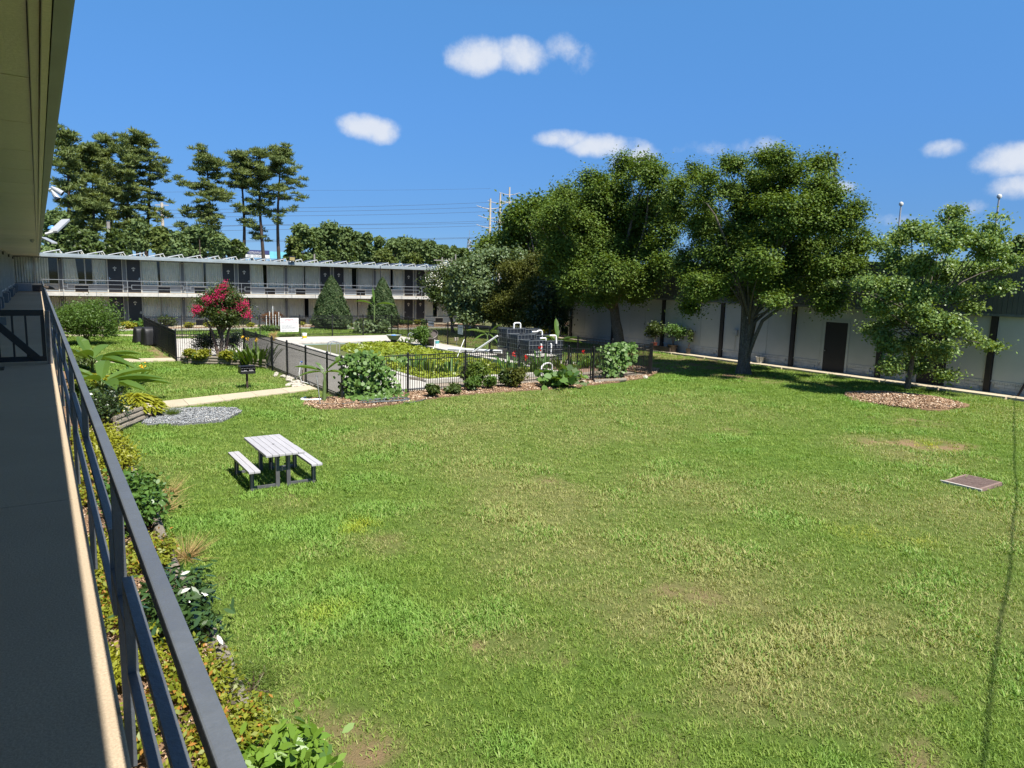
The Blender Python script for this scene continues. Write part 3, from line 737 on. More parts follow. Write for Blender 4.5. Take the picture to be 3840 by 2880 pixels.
# ---- near wing: the walkway the picture is taken from
near = thing('motel_building', (-1.45, 20, 0), 'near motel wing with the upper walkway, its soffit and doors at the picture edge', 'building')
fn = Fac('near')
for k in range(0, 7):
    uc = 8.5+8.28*k if False else 4.9+8.28*k
    storey(near, fn, uc, ZF, 5.22, (None, None), {(0, 0): (2.1, 2.4, .05)}, ac_out=.24)
solid_wall(near, fn, -5, 62.7, 2.7, 5.22)
MB().box(-1.6, -1.50, -5, 61.9, 0, 2.44).build('lower_wall', M_GREYP, near)
ys_ = [-4.0]+[1.5+4.14*i for i in range(0, 15)]
for a, b_ in zip(ys_[:-1], ys_[1:]): MB().box(-1.50, .158, a+.004, min(b_, 60.55)-.004, 2.46, 2.70).build('walkway_slab', M_CONC, near, bevel=.006)
MB().box(-1.5, .15, -4, 60.5, 2.40, 2.452).build('slab_beam', M_GREYP, near)
yy = 4.41-1.333*6; i = 0
while yy < 60.5:
    MB().box(-1.45, .022, yy+.008, yy+1.325, 5.25, 5.28).build('ceiling_panel', M_SOFF, near); yy += 1.333
MB().box(-12, .10, -5, 60.58, 5.285, 5.50).build('roof', M_FASC, near)
m = MB(); m.box(.026, .062, -5, 60.55, 5.235, 5.28); m.box(.066, .098, -5, 60.55, 5.22, 5.28); m.build('soffit_trim', M_SOFF, near, bevel=.004)
m = MB(); m.box(.102, .148, -5, 60.55, 5.215, 5.52); m.build('fascia', M_FASC, near)
MB().box(.150, .166, -5, 60.55, 5.24, 5.53).build('gutter', M_FASC, near)
MB().box(-12.2, -12, -5, 62, 0, 5.2).build('rear_wall', M_GREYP, near)
railing('balcony_railing', fn, 1.45+.183, ZF, [2.72+4.14*k for k in range(-2, 15)], M_SLATE, 'dark slate blue metal railing along the near upper walkway', (-4, 60.6), w=.036)

# gate across the walkway
gt = thing('walkway_gate', (-.5, 14.3, 2.7), 'dark timber gate with a diagonal brace across the near walkway', 'gate')
y0 = 14.3
m = MB().box(-1.40, .045, y0-.03, y0+.03, 3.52, 3.62); m.build('top_board', M_BLACK, gt, bevel=.004)
MB().box(-1.40, .045, y0-.03, y0+.03, 2.745, 2.83).build('bottom_board', M_BLACK, gt, bevel=.004)
for x in (-.012, -.235, -.42, -.62, -.82, -1.02, -1.22, -1.40):
    w_ = .055 if x in (-.012, -1.40) else .03
    MB().box(x, x+w_, y0-.02, y0+.02, 2.832, 3.518).build('slat', M_BLACK, gt)
MB().bar((-.72, y0-.045, 3.50), (-.09, y0-.045, 2.80), .024, .115, up=(0, 0, 1)).build('brace', M_BLACK, gt, bevel=.003)
MB().box(-.62, -.48, y0-.052, y0-.035, 3.37, 3.50).build('notice', M_GREYP, gt)
m = MB().box(.052, .128, y0-.05, y0+.04, 2.70, 3.60)
solo('gate_post', m, M('painted_post', (.13, .13, .135), .7, .3, 8, bump=.2), 'grey weathered post the walkway gate hangs on', 'post', bevel=.004)

# ================================================================== HALL on the right (front at X = 34.4)
hall = thing('hall_building', (34.4, 20, 0), 'single storey white panelled hall with a dark metal parapet behind the trees', 'building')
HX = 34.4
pil = [13.28+4.87*k for k in range(-4, 7)]
bd = MB().box(HX, HX+.05, 0, 1.52, .60, 3.46).mesh('wall_board', M_WPNT)
pm = MB().box(HX-.09, HX+.05, -.12, .12, .04, 3.47).mesh('pillar', M_HDARK)
for y in pil: put('pillar', pm, (0, y, 0), hall)
DOORS = [(19.90, 21.12), (15.03, 16.28)]
def door_gap(a, b): return any(a < d1+.14 and b > d0-.14 for d0, d1 in DOORS)
for y in pil[:-1]:
    for i in range(3):
        a = y+.13+i*1.537
        hit = [d for d in DOORS if a < d[1]+.12 and a+1.53 > d[0]-.12]
        if not hit: put('wall_board', bd, (0, a, 0), hall)
        else:
            d0, d1 = hit[0][0]-.12, hit[0][1]+.12
            for s0, s1 in ((a, min(a+1.53, d0)), (max(a, d1), a+1.53)):
                if s1-s0 > .05: MB().box(HX, HX+.05, s0, s1, .60, 3.46).build('wall_board', M_WPNT, hall)
            s0, s1 = max(a, d0), min(a+1.53, d1)
            MB().box(HX, HX+.05, s0, s1, 2.78, 3.46).build('wall_board', M_WPNT, hall)
    MB().box(HX-.03, HX+.05, y+.125, y+4.745, .545, .597).build('sill', M_BRKW, hall) if not door_gap(y+.13, y+4.7) else None
for y in pil[:-1]:
    if door_gap(y+.13, y+4.7):
        dd = [d for d in DOORS if y < d[0] < y+4.87][0]
        for s0, s1 in ((y+.125, dd[0]-.125), (dd[1]+.125, y+4.745)): MB().box(HX-.03, HX+.05, s0, s1, .545, .597).build('sill', M_BRKW, hall)
bk = MB().box(-.012, .05, 0, .392, 0, .128).mesh('block', M_BRKW)
for r in range(4):
    y = 10.2+(.2 if r % 2 else 0)
    while y < 37.4:
        if not any(abs(y+.2-q) < .32 for q in pil) and not door_gap(y, y+.39):
            put('block', bk, (HX+rng.uniform(-.003, .003), y, .055+r*.1365-.03*(r == 3)), hall) if r < 3 else None
        y += .4
hb = MB().box(-.018, .05, 0, .095, 0, .072).mesh('header_brick', M_BRKW)
m = MB()
y = 10.2
while y < 42.0:
    if not any(abs(y+.05-q) < .18 for q in pil) and not door_gap(y, y+.1): m.box(HX-.018, HX+.05, y, y+.088, .467, .542)
    y += .1
m.build('brick_course', M_BRKW, hall)['kind'] = 'stuff'
MB().box(HX+.052, HX+.2, -8, 42.6, 0, 3.6).build('wall', M_BRKW, hall)
for y0_, y1_ in DOORS:
    d = MB().box(HX-.02, HX+.04, y0_, y1_, .10, 2.67).build('door', M_HDARK, hall, bevel=.006)
    MB().tube([(HX-.025, y1_-.09, 1.16), (HX-.07, y1_-.09, 1.16)], .032, 10).build('handle', M_STEEL, d)
    m = MB(); m.box(HX-.03, HX+.05, y0_-.115, y0_-.006, .10, 2.77); m.box(HX-.03, HX+.05, y1_+.006, y1_+.115, .10, 2.77); m.box(HX-.03, HX+.05, y0_-.005, y1_+.005, 2.676, 2.77)
    m.build('door_frame', M_WPNT, hall)
PXF = 34.2
pb = MB().box(PXF, PXF+.05, .006, .186, 3.52, 5.72).mesh('parapet_board', M_PARA)
y = -2.0
while y < 42.4: put('parapet_board', pb, (rng.uniform(-.004, .004), y, 0), hall); y += .19
MB().box(PXF+.052, 60, -8, 42.6, 3.62, 5.70).build('roof', M_HDARK, hall)
MB().box(PXF-.03, PXF+.14, -8, 42.65, 5.722, 5.77).build('coping', M_PARA, hall)
MB().box(PXF-.01, HX+.05, -8, 42.6, 3.475, 3.515).build('soffit', M_WPNT, hall)
MB().box(PXF-.012, PXF+.006, -8, 42.6, 3.40, 3.515).build('fascia_strip', M_GREYP, hall)
MB().box(59.8, 60, -8, 42.6, 0, 3.6).build('rear_wall', M_BRKW, hall)
# glazed entrance porch beyond the panelled front
for y in (42.75, 43.9, 45.2, 46.6):
    MB().box(HX-.02, HX+.08, y-.05, y+.05, .04, 3.2).build('porch_post', M_WHITEF, hall)
for a, b_ in ((42.81, 43.84), (43.96, 45.14), (45.26, 46.54)): MB().box(HX+.02, HX+.03, a, b_, .1, 3.15).build('glass_panel', M_GLASS, hall)
MB().box(HX+.9, HX+1.0, 42.6, 47, 0, 3.3).build('porch_back', M_DARK, hall)
MB().box(PXF, 40, 42.66, 47.2, 3.22, 3.45).build('porch_roof', M_HDARK, hall)
MB().box(HX, 40, 47.0, 47.2, 0, 3.2).build('porch_side', M_GREYP, hall)

p = PZ(2, 1382, 2.70); solo('doormat', MB().box(p[0]-.55, p[0]+.05, 13.55, 13.95, 2.7005, 2.712), M_BLKPL, 'black doormat on the near walkway before the gate', 'doormat')

# ================================================================== POOL COURT
def slabs(name, x0, x1, y0, y1, z, mat, nxs, nys):
    root = bpy.data.objects.new(name, None); COL.objects.link(root); root['kind'] = 'structure'; W[root] = np.zeros(3)
    for i in range(nxs):
        for j in range(nys):
            a, b_ = x0+(x1-x0)*i/nxs, x0+(x1-x0)*(i+1)/nxs; c, d = y0+(y1-y0)*j/nys, y0+(y1-y0)*(j+1)/nys
            MB().box(a+.004, b_-.004, c+.004, d-.004, -.6, z).build('slab', mat, root)
    return root
PX0, PX1, PY0, PY1 = 13.45, 20.45, 26.0, 44.3
slabs('pool_deck', 8.85, PX0-.25, 24.2, PY1, .05, M_DECK, 2, 6)
slabs('pool_deck', 5.55, 8.75, 38.1, 49.9, .045, M_DECK, 2, 5)
slabs('pool_deck', 8.85, 22.4, PY1+.25, 49.2, .05, M_DECK, 5, 2)
slabs('pool_deck', PX1+.25, 22.4, 33.5, PY1, .05, M_DECK, 1, 4)
slabs('pool_deck', PX1+.25, 24.2, 29.0, 33.4, .05, M_DECK, 1, 2)
b = MB(); b.box(PX0-.25, 24.25, 23.9, 25.45, -.3, .02); struct('soil_strip', b, M('pale_soil', (.42, .37, .29), .95, .3, 5, (.27, .21, .15), bump=.6, bscale=40, fine=.2))
b = MB(); b.box(PX1+.25, 24.25, 25.5, 28.95, -.3, .02); struct('soil_strip', b, M('red_soil', (.24, .15, .10), .95, .3, 5, bump=.6, bscale=40))
M_POOL = M('pool_plaster', (.36, .50, .50), .6, .22, .9, (.24, .33, .32), spec=.3)
M_COPE = M('coping_stone', (.62, .60, .55), .8, .2, 5, (.40, .37, .32), bump=.4, bscale=40, fine=.15)
pool = thing('swimming_pool', (17, 35, 0), 'old swimming pool with pale blue walls, dark water and floating plants', 'pool')
m = MB(); w = .22
m.box(PX0-w, PX0, PY0, PY1, -1.6, -.02); m.box(PX1, PX1+w, PY0, PY1, -1.6, -.02); m.box(PX0-w, PX1+w, PY1, PY1+w, -1.6, -.02); m.box(PX0-w, PX1+w, PY0-w, PY0, -1.6, -.02)
m.build('basin_wall', M_POOL, pool)
MB().box(PX0, PX1, PY0, PY1, -1.7, -1.6).build('basin_floor', M_POOL, pool)
def cope_run(x0, y0_, x1, y1_, n, wd=.30, h=.09):
    for i in range(n):
        t0, t1 = i/n, (i+1)/n
        a = np.array((x0+(x1-x0)*t0, y0_+(y1_-y0_)*t0, 0)); c = np.array((x0+(x1-x0)*t1, y0_+(y1_-y0_)*t1, 0)); d = (c-a)/np.linalg.norm(c-a)
        z = h/2+rng.uniform(-.006, .006)
        MB().bar(a+d*.006+(0, 0, z), c-d*.006+(0, 0, z), wd, h).build('coping_stone', M_COPE, pool)
cope_run(PX0-.13, PY0+.3, PX0-.13, PY1, 26); cope_run(PX1+.13, PY0+.3, PX1+.13, PY1, 26); cope_run(PX0-.28, PY1+.15, PX1+.28, PY1+.15, 12)
cope_run(PX0-.28, PY0-.15, PX1+.28, PY0-.15, 12, .34, .16)
def water_mat():
    m, nt, b = new_mat('pool_water')
    b.inputs['Base Color'].default_value = (.016, .026, .020, 1); b.inputs['Roughness'].default_value = .03; b.inputs['Specular IOR Level'].default_value = .4
    bp = nt.nodes.new('ShaderNodeBump'); bp.inputs['Strength'].default_value = .03; bp.inputs['Distance'].default_value = .02
    nt.links.new(noise(nt, 5, 3, .5), bp.inputs['Height']); nt.links.new(bp.outputs[0], b.inputs['Normal']); return m
b = MB().box(PX0, PX1, PY0, PY1, -.6, -.33); struct('pool_water', b, water_mat())
for dx in (0,):
    tl = MB().box(17.32, 17.62, PY1-.012, PY1-.002, -.20, -.03).build('depth_tile', M_PLATE, pool)
    text('depth_number', '3', .15, (17.47, PY1-.016, -.11), (R_(90), 0, 0), M_INK, tl)

# ---- fences: one run between corners is one fence; pickets, rails and posts are its parts
def fence_run(label, a, b_, posts, group='black iron fences round the pool', name='pool_fence', gap=None, hgt=1.47):
    a, b_ = np.array((*a, 0.)), np.array((*b_, 0.)); L = np.linalg.norm(b_-a); d = (b_-a)/L
    t = thing(name, a, label, 'fence', group)
    rz = math.atan2(d[1], d[0])
    pk = SHARED.setdefault(('picket', hgt), MB().box(-.0085, .0085, -.0085, .0085, .09, hgt-.02).mesh('picket', M_BLACK))
    po = SHARED.setdefault(('post', hgt), (lambda q: q.mesh('post', M_BLACK))(MB().box(-.034, .034, -.034, .034, -.05, hgt+.06).lathe((0, 0, 0), [(.03, hgt+.062), (.042, hgt+.075), (.03, hgt+.105), (.002, hgt+.12)], 8, False)))
    pos = sorted(posts)
    for s in pos: put('post', po, a+d*s, t, rz)
    for s0, s1 in zip(pos[:-1], pos[1:]):
        if gap and abs(s0-gap[0]) < .05: continue
        p0, p1 = a+d*(s0+.036), a+d*(s1-.036)
        for z, h in ((hgt, .032), (hgt-.17, .03), (.16, .03)):
            MB().bar(p0+(0, 0, z), p1+(0, 0, z), .03, h).build('rail', M_BLACK, t)
        n = max(2, int(round((s1-s0)/.098)))
        for i in range(1, n): put('picket', pk, a+d*(s0+(s1-s0)*i/n), t, rz)
    return t
fence_run('black picket fence in front of the pool, nearest to the picnic lawn', (8.72, 23.55), (19.41, 24.05), [0, 2.64, 5.22, 7.92, 10.70])
fence_run('short black picket fence right of the garden gate under the climbing vine', (20.26, 23.35), (24.5, 23.95), [0, 2.1, 4.28])
fence_run('black picket fence along the pool side beside the park grill', (8.72, 23.55), (8.66, 37.45), [0, 1.5, 3.98, 6.5, 8.8, 11.55, 13.9])
fence_run('short black picket fence behind the planter with the pink flowering tree', (5.45, 37.6), (8.66, 37.6), [0, 1.6, 3.2])
fence_run('black picket fence running back beside the covered barbecues', (5.45, 37.6), (5.45, 50.0), [0, 2.4, 4.85, 7.3, 9.8, 12.4])
fence_run('black picket fence across the far end of the pool carrying the warning sign', (5.45, 50.05), (22.6, 50.05), [0, 2.2, 4.6, 7.2, 10.0, 12.4, 14.8, 17.15])
fence_run('black picket fence along the far right of the pool with two small signs', (22.6, 50.05), (22.5, 38.5), [0, 1.2, 3.0, 6.0, 9.2, 11.55])
fence_run('black picket fence running past the water tanks toward the right lawn corner', (22.5, 38.5), (24.5, 23.95), [0, 2.45, 4.9, 7.35, 9.8, 12.2, 14.6])
# gate in the front fence
g0, g1 = np.array((19.47, 24.02, 0)), np.array((20.20, 23.40, 0)); d = (g1-g0)/np.linalg.norm(g1-g0)
gt = thing('garden_gate', g0, 'black iron picket gate standing ajar in the front pool fence', 'gate')
for s in (0.03, .93):
    MB().bar(g0+d*s+(0, 0, .08), g0+d*s+(0, 0, 1.50), .045, .045, up=(1, 0, 0)).build('gate_stile', M_BLACK, gt)
for z in (.16, 1.28, 1.45): MB().bar(g0+d*.055+(0, 0, z), g0+d*.905+(0, 0, z), .03, .032).build('gate_rail', M_BLACK, gt)
for i in range(1, 9): put('picket', SHARED[('picket', 1.47)], g0+d*(.03+.9*i/9), gt, math.atan2(d[1], d[0]))
MB().tube([g0+(-.02, -.04, 1.1), g0+(-.02, -.04, 1.25)], .022, 8).build('latch', M_STEEL, gt)
# signs
sg = thing('warning_sign', (13.95, 49.96, .62), 'white swimming pool warning sign with red headline on the far fence', 'sign')
s0, s1 = PY(*zP(556, 790), 49.96), PY(*zP(938, 1072), 49.96)
x0, x1, zt_, zb_ = s0[0], s1[0], s0[2], s1[2]
MB().box(x0, x1, 49.94, 49.97, zb_, zt_).build('board', M_WPLA, sg)
M_RED = M('sign_red', (.40, .01, .03), .6, .05, 3); M_PINK = M('sign_pink', (.52, .08, .15), .6, .05, 3); M_GREYINK = M('grey_ink', (.12, .13, .15), .7, .05, 3)
xm = (x0+x1)/2; hh = zt_-zb_
def fit_text(name, s, width, height, at, rot, mat, parent):
    o = text(name, s, 1.0, at, rot, mat, parent)
    v = np.array([p.co[:] for p in o.data.vertices]); e = v.max(0)-v.min(0)
    for p in o.data.vertices: p.co.x *= width/e[0]; p.co.y *= height/e[1]
    return o
fx = (R_(90), 0, 0)
fit_text('headline', 'WARNING', .47*(x1-x0), .092*hh, (xm, 49.936, zt_-.075*hh-.02), fx, M_RED, sg)
fit_text('warning_line', 'NO LIFEGUARD ON DUTY', .93*(x1-x0), .10*hh, (xm, 49.936, zt_-.19*hh), fx, M_PINK, sg)
fit_text('warning_line', 'SWIM AT YOUR OWN RISK', .93*(x1-x0), .10*hh, (xm, 49.936, zt_-.32*hh), fx, M_PINK, sg)
fit_text('title', 'POOL RULES', .34*(x1-x0), .042*hh, (xm, 49.936, zt_-.425*hh), fx, M_GREYINK, sg)
m = MB()
for i, ln in enumerate((.92, 1.0, .62, .85, .88, .9, .95, .75, 0, 1.0, .9, .6)):
    if not ln: continue
    z = zt_-(.50+.041*i)*hh; x = x0+.08
    while x < x0+.08+(x1-x0-.16)*ln:
        w_ = rng.uniform(.03, .10); m.box(x, min(x+w_, x1-.05), 49.934, 49.938, z-.008, z+.008); x += w_+.025
m.build('small_print', M_GREYINK, sg)['kind'] = 'stuff'
p = PX(*zG(1572, 808), 22.62); s = mppx(p)
m = MB().box(22.54, 22.565, p[1]-.42, p[1]+.42, p[2]-.17, p[2]+.17)
o = solo('fence_sign', m, M_WPLA, 'small white landscape sign on the right pool fence', 'sign')
text('sign_lettering', 'NO DIVING', .13, (22.535, p[1], p[2]), (R_(90), 0, R_(-90)), M_GREYINK, o)
p = PX(*zG(2118, 915), 22.6)
m = MB().box(22.50, 22.525, p[1]-.30, p[1]+.30, p[2]-.30, p[2]+.30)
solo('fence_sign', m, M('sign_green', (.52, .60, .56), .5, .1, 4), 'pale green square sign on the right pool fence', 'sign')
solo('utility_sign', MB().box(9.12, 9.5, 49.9, 49.93, .75, 1.15), M_WPLA, 'tiny white notice on the far fence left of the warning sign', 'sign') if False else None

# ---- timbers edging the beds: every log a thing of its own
NLOG = [0]
def log(a, b_, r, label, group):
    a, b_ = np.array(a, float), np.array(b_, float); n = 7
    ps = [a+(b_-a)*i/(n-1) + rng.normal(size=3)*.004 for i in range(n)]
    m = MB().tube(ps, [r*(1+rng.uniform(-.05, .05)) for _ in ps], 8)
    return solo('landscape_timber', m, M_TIMB, label, 'timber', group, at=a)
ORD = ['first', 'second', 'third', 'fourth', 'fifth', 'sixth', 'seventh', 'eighth', 'ninth', 'tenth', 'eleventh', 'twelfth', 'thirteenth', 'fourteenth', 'fifteenth', 'sixteenth', 'seventeenth', 'eighteenth', 'nineteenth', 'twentieth', 'twenty-first', 'twenty-second', 'twenty-third', 'twenty-fourth', 'twenty-fifth', 'twenty-sixth', 'twenty-seventh', 'twenty-eighth']
yy = 4.0
ends = [3.2, 5.3, 7.9, 9.75, 10.6, 12.6, 15.0, 17.4, 19.3, 21.05]
for i, (a, b_) in enumerate(zip(ends[:-1], ends[1:])):
    log((1.42+.05*math.sin(a), a+.02, .07), (1.42+.05*math.sin(b_), b_-.02, .07), .085, ORD[i]+' grey log of the lawn edging below the walkway, counted from the camera', 'logs edging the near bed')
for k, (z, off) in enumerate(((.07, 0), (.21, -.05), (.33, -.11))):
    log((1.52+off*.4, 21.2-off, z), (2.42+off*.4, 22.72-off, z), .075, ['lowest', 'middle', 'topmost'][k]+' log of the low stack in front of the yellow green hosta', 'stacked logs by the hosta')
pl = [(5.62, 37.3), (5.72, 36.1), (7.9, 34.62), (8.62, 33.0)]
for k, z in enumerate((.07, .20, .33)):
    for q, (a, b_) in enumerate(zip(pl[:-1], pl[1:])):
        if q == 0 and k == 2: continue
        a, b_ = np.array((*a, z)), np.array((*b_, z)); d = (b_-a)/np.linalg.norm(b_-a)
        log(a+d*.05, b_-d*.05, .075, ['lowest', 'middle', 'topmost'][k]+' log of the planter edge '+['beside the covered barbecues', 'facing the lawn below the pink tree', 'next to the fence by the canna lilies'][q], 'stacked logs of the planter')
b = MB().prism([(5.8, 37.5), (5.8, 36.2), (7.9, 34.8), (8.6, 33.2), (8.6, 37.5)], -.05, .22); struct('planter_soil', b, M_MULCH)
log((13.05, 26.9, .08), (13.5, 25.75, .08), .09, 'brown log lying by the pool edge inside the front fence', 'logs round the pool')
log((20.0, 22.95, .08), (21.7, 22.75, .08), .085, 'brown log lying before the garden gate in the front fence', 'logs round the pool')
log((20.3, 24.7, .1), (22.7, 25.2, .1), .09, 'brown log on the pool edge behind the garden gate', 'logs round the pool')
# curved edging of the bed below the far wing
ed = [(-1, 56.85), (4, 57.65), (9, 57.65), (13, 57.8), (16, 57.95), (18, 57.6), (20, 57.25), (21.6, 56.3), (23, 55.35), (26, 54.65), (29, 55.5), (31.5, 55.2), (33, 55.0)]
et = thing('bed_edging', (9, 57.6, 0), 'low pale stone edging of the bed under the far wing', 'edging')
for a, b_ in zip(ed[:-1], ed[1:]):
    a, b_ = np.array((*a, .07)), np.array((*b_, .07)); n = max(2, int(np.linalg.norm(b_-a)/.9))
    for i in range(n): 
        p0, p1 = a+(b_-a)*i/n, a+(b_-a)*(i+1)/n; dd = (p1-p0)/np.linalg.norm(p1-p0)
        MB().bar(p0+dd*.01, p1-dd*.01, .14, .14).build('edging_stone', M_COPE, et)

# ================================================================== THINGS ROUND THE POOL
# IBC water tanks on stepped stands
M_TANK = M('tank_black', (.018, .023, .032), .35, .15, 3)
M_CAGE = M('cage_galv', (.24, .26, .27), .4, .15, 8, metal=.3)
def tank(x, y, zb, label, sx=1.12, sy=.96, h=1.0):
    t = thing('water_tank', (x+sx/2, y+sy/2, .05), label, 'tank', 'caged black water tanks by the pool')
    MB().box(x+.03, x+sx-.03, y+.03, y+sy-.03, zb, zb+h).build('bladder', M_TANK, t, bevel=.06, smooth=True)
    MB().lathe((x+sx/2, y+sy/2, 0), [(.12, zb+h-.01), (.12, zb+h+.05), (.02, zb+h+.06)], 14, False).build('lid', M_BLKPL, t)
    m = MB(); r = .013
    for i in range(6):
        u = i/5
        for q in ((x+.02+u*(sx-.04), y), (x+.02+u*(sx-.04), y+sy)): m.bar((*q, zb-.08), (*q, zb+h), r, r, up=(1, 0, 0))
        for q in ((x, y+.02+u*(sy-.04)), (x+sx, y+.02+u*(sy-.04))): m.bar((*q, zb-.08), (*q, zb+h), r, r, up=(1, 0, 0))
    for z in np.linspace(zb+.02, zb+h, 5):
        for p0, p1 in (((x, y), (x+sx, y)), ((x+sx, y), (x+sx, y+sy)), ((x+sx, y+sy), (x, y+sy)), ((x, y+sy), (x, y))): m.bar((*p0, z), (*p1, z), r*1.5, r*1.5)
    m.build('cage', M_CAGE, t)
    m = MB(); zp = zb-.08
    m.box(x, x+sx, y, y+sy, zp-.04, zp)
    for i in range(3):
        a = x+i*(sx-.12)/2
        m.box(a, a+.12, y, y+sy, .05, zp-.042)
    m.build('stand', M_TIMB, t)
    return t
XT = 21.35
for row, (ya, zb) in enumerate(((31.95, .72), (30.88, .47), (29.82, .24))):
    tank(XT, ya, zb, ['tallest black caged tank on the left at the pool', 'middle height black caged tank on the left at the pool', 'lowest black caged tank on the left at the pool'][row])
    tank(XT+1.25, ya+.05, zb-.04, ['black caged tank right of the tallest one', 'black caged tank right of the middle height one', 'black caged tank right of the lowest one'][row])
def pipe(name, pts, r, label, mat=M_WPLA, cat='pipe', group=None, n=10):
    m = MB().tube(pts, r, n); return solo(name, m, mat, label, cat, group, at=pts[0], smooth=True)
def bent(*pts, r=.12, k=5):
    """round the corners of a pipe"""
    pts = [np.array(p, float) for p in pts]; out = [pts[0]]
    for i in range(1, len(pts)-1):
        a, b_, c = pts[i-1:i+2]; u = (a-b_)/np.linalg.norm(a-b_); v = (c-b_)/np.linalg.norm(c-b_)
        rr = min(r, np.linalg.norm(a-b_)*.45, np.linalg.norm(c-b_)*.45)
        for j in range(k+1):
            t = j/k; out.append((b_+u*rr)*(1-t)**2+2*b_*t*(1-t)+(b_+v*rr)*t*t)
    out.append(pts[-1]); return out
pipe('pipe', bent((XT+.75, 32.4, 1.70), (XT+.75, 32.4, 2.02), (XT+1.2, 32.4, 2.02), (XT+1.2, 32.4, 1.72)), .045, 'white U-shaped pipe on top of the tallest tank')
pipe('pipe', bent((XT+1.0, 31.0, 1.62), (XT+1.35, 31.0, 1.62), (XT+1.45, 31.0, 1.68), (XT+1.7, 31.0, 1.68), (XT+1.7, 30.98, 1.35)), .045, 'pale pipe elbow above the middle height tank')
pipe('pipe', bent((XT+.75, 29.9, 1.36), (XT+1.15, 29.9, 1.36), (XT+1.15, 29.9, 1.22)), .045, 'pale pipe elbow lying over the lowest left tank')
pipe('pipe', bent((XT+1.35, 29.85, 1.5), (XT+1.8, 29.85, 1.5), (XT+1.8, 29.8, 1.05)), .045, 'pale pipe elbow over the lowest right tank')
pipe('pipe', bent((21.62, 29.1, .60), (21.62, 29.1, 1.12), (21.56, 29.1, 1.12)), .04, 'upright white pipe with bent top, left one behind the wooden crate table')
pipe('pipe', bent((22.28, 29.1, .60), (22.28, 29.1, 1.12), (22.2, 29.1, 1.12)), .04, 'upright white pipe with bent top, right one behind the wooden crate table')
# the wooden crate table
tb = thing('crate_table', (21.8, 28.8, .02), 'wooden crate table with plank sides and pale top beside the pool plants', 'table')
for i in range(5): MB().box(20.75+i*.27, 20.75+i*.27+.255, 28.35, 29.45, .565, .60).build('plank', M_DECK, tb)
for x in (20.8, 21.98):
    for y in (28.4, 29.36): MB().box(x, x+.07, y, y+.07, .02, .563).build('leg', M_TIMB, tb)
for i in range(4): MB().box(20.875, 21.975, 28.41, 28.435, .09+i*.115, .17+i*.115).build('plank', M_TIMB, tb)
for i in range(4): MB().box(20.81, 20.835, 28.475, 29.355, .09+i*.115, .17+i*.115).build('plank', M_TIMB, tb)
bs = thing('plant_basket', (21.15, 28.7, .60), 'dark lattice basket standing on the wooden crate table', 'basket')
m = MB()
for i in range(9):
    a = 6.283*i/9; m.bar((21.15+.13*math.cos(a), 28.7+.13*math.sin(a), .605), (21.15+.17*math.cos(a+.5), 28.7+.17*math.sin(a+.5), .80), .012, .012); m.bar((21.15+.13*math.cos(a), 28.7+.13*math.sin(a), .605), (21.15+.17*math.cos(a-.5), 28.7+.17*math.sin(a-.5), .80), .012, .012)
m.build('lattice', M_WPLA, bs)
MB().lathe((21.15, 28.7, 0), [(.13, .602), (.12, .68), (.02, .70)], 12).build('liner', M_BLKPL, bs)
MB().tube([(21.0, 28.7, .8), (21.15, 28.7, 1.08), (21.3, 28.7, .8)], .006, 5).build('hanger', M_BLKPL, bs)
# big white pipes
a, b_ = np.array((20.35, 34.0, .22)), np.array((21.3, 31.6, .42))
pe = PZ(*z3b(400, 1030), .12); pa = np.array((20.55, float(PX(*z3b(405, 1030), 20.55)[1]), .14)); pb_ = np.array((21.33, 32.35, .42))
pt = thing('drain_pipe', pa, 'thick white plastic drain pipe with black couplings lying by the pool', 'pipe')
MB().tube([pa, pb_], .105, 14).build('barrel', M_WPLA, pt, smooth=True)
for t in (.52, .80): MB().tube([pa+(pb_-pa)*t, pa+(pb_-pa)*(t+.055)], .125, 14).build('coupling', M_BLKPL, pt, smooth=True)
q0, q1 = PX(*z3b(600, 1045), 20.5), PX(*z3b(810, 905), 21.3)
pipe('pipe', [q0, q1], .055, 'long white pipe sloping from the tallest tank down toward the pool')
q0 = PZ(*z3b(475, 1080), .05); q1 = PY(*z3b(533, 935), q0[1]+.2)
pipe('pole', [q0, q1], .022, 'thin white pole leaning up from the right pool edge', cat='pole')
# step ladder by the tanks
lx, ly = PZ(*zT(680, 712), .05)[:2]; sl = mppx((lx, ly, 0))
st_ = thing('step_ladder', (lx, ly, .05), 'small folding metal step ladder beside the tallest water tank', 'ladder')
h_ = 1.02; w_ = .36
m = MB().tube(bent((lx-.16, ly-.24, .05), (lx-.12, ly-.03, h_), (lx+.12, ly-.03, h_), (lx+.16, ly-.24, .05), r=.15), .013, 7); m.build('front_frame', M_GALV, st_)
m = MB().tube([(lx-.2, ly+.25, .05), (lx-.12, ly, .72)], .011, 6); m.tube([(lx+.2, ly+.25, .05), (lx+.12, ly, .72)], .011, 6); m.build('rear_frame', M_GALV, st_)
for z in (.26, .48, .70): MB().box(lx-.14, lx+.14, ly-.25+z*.22, ly-.05+z*.1, z, z+.025).build('step', M_BLKPL, st_)
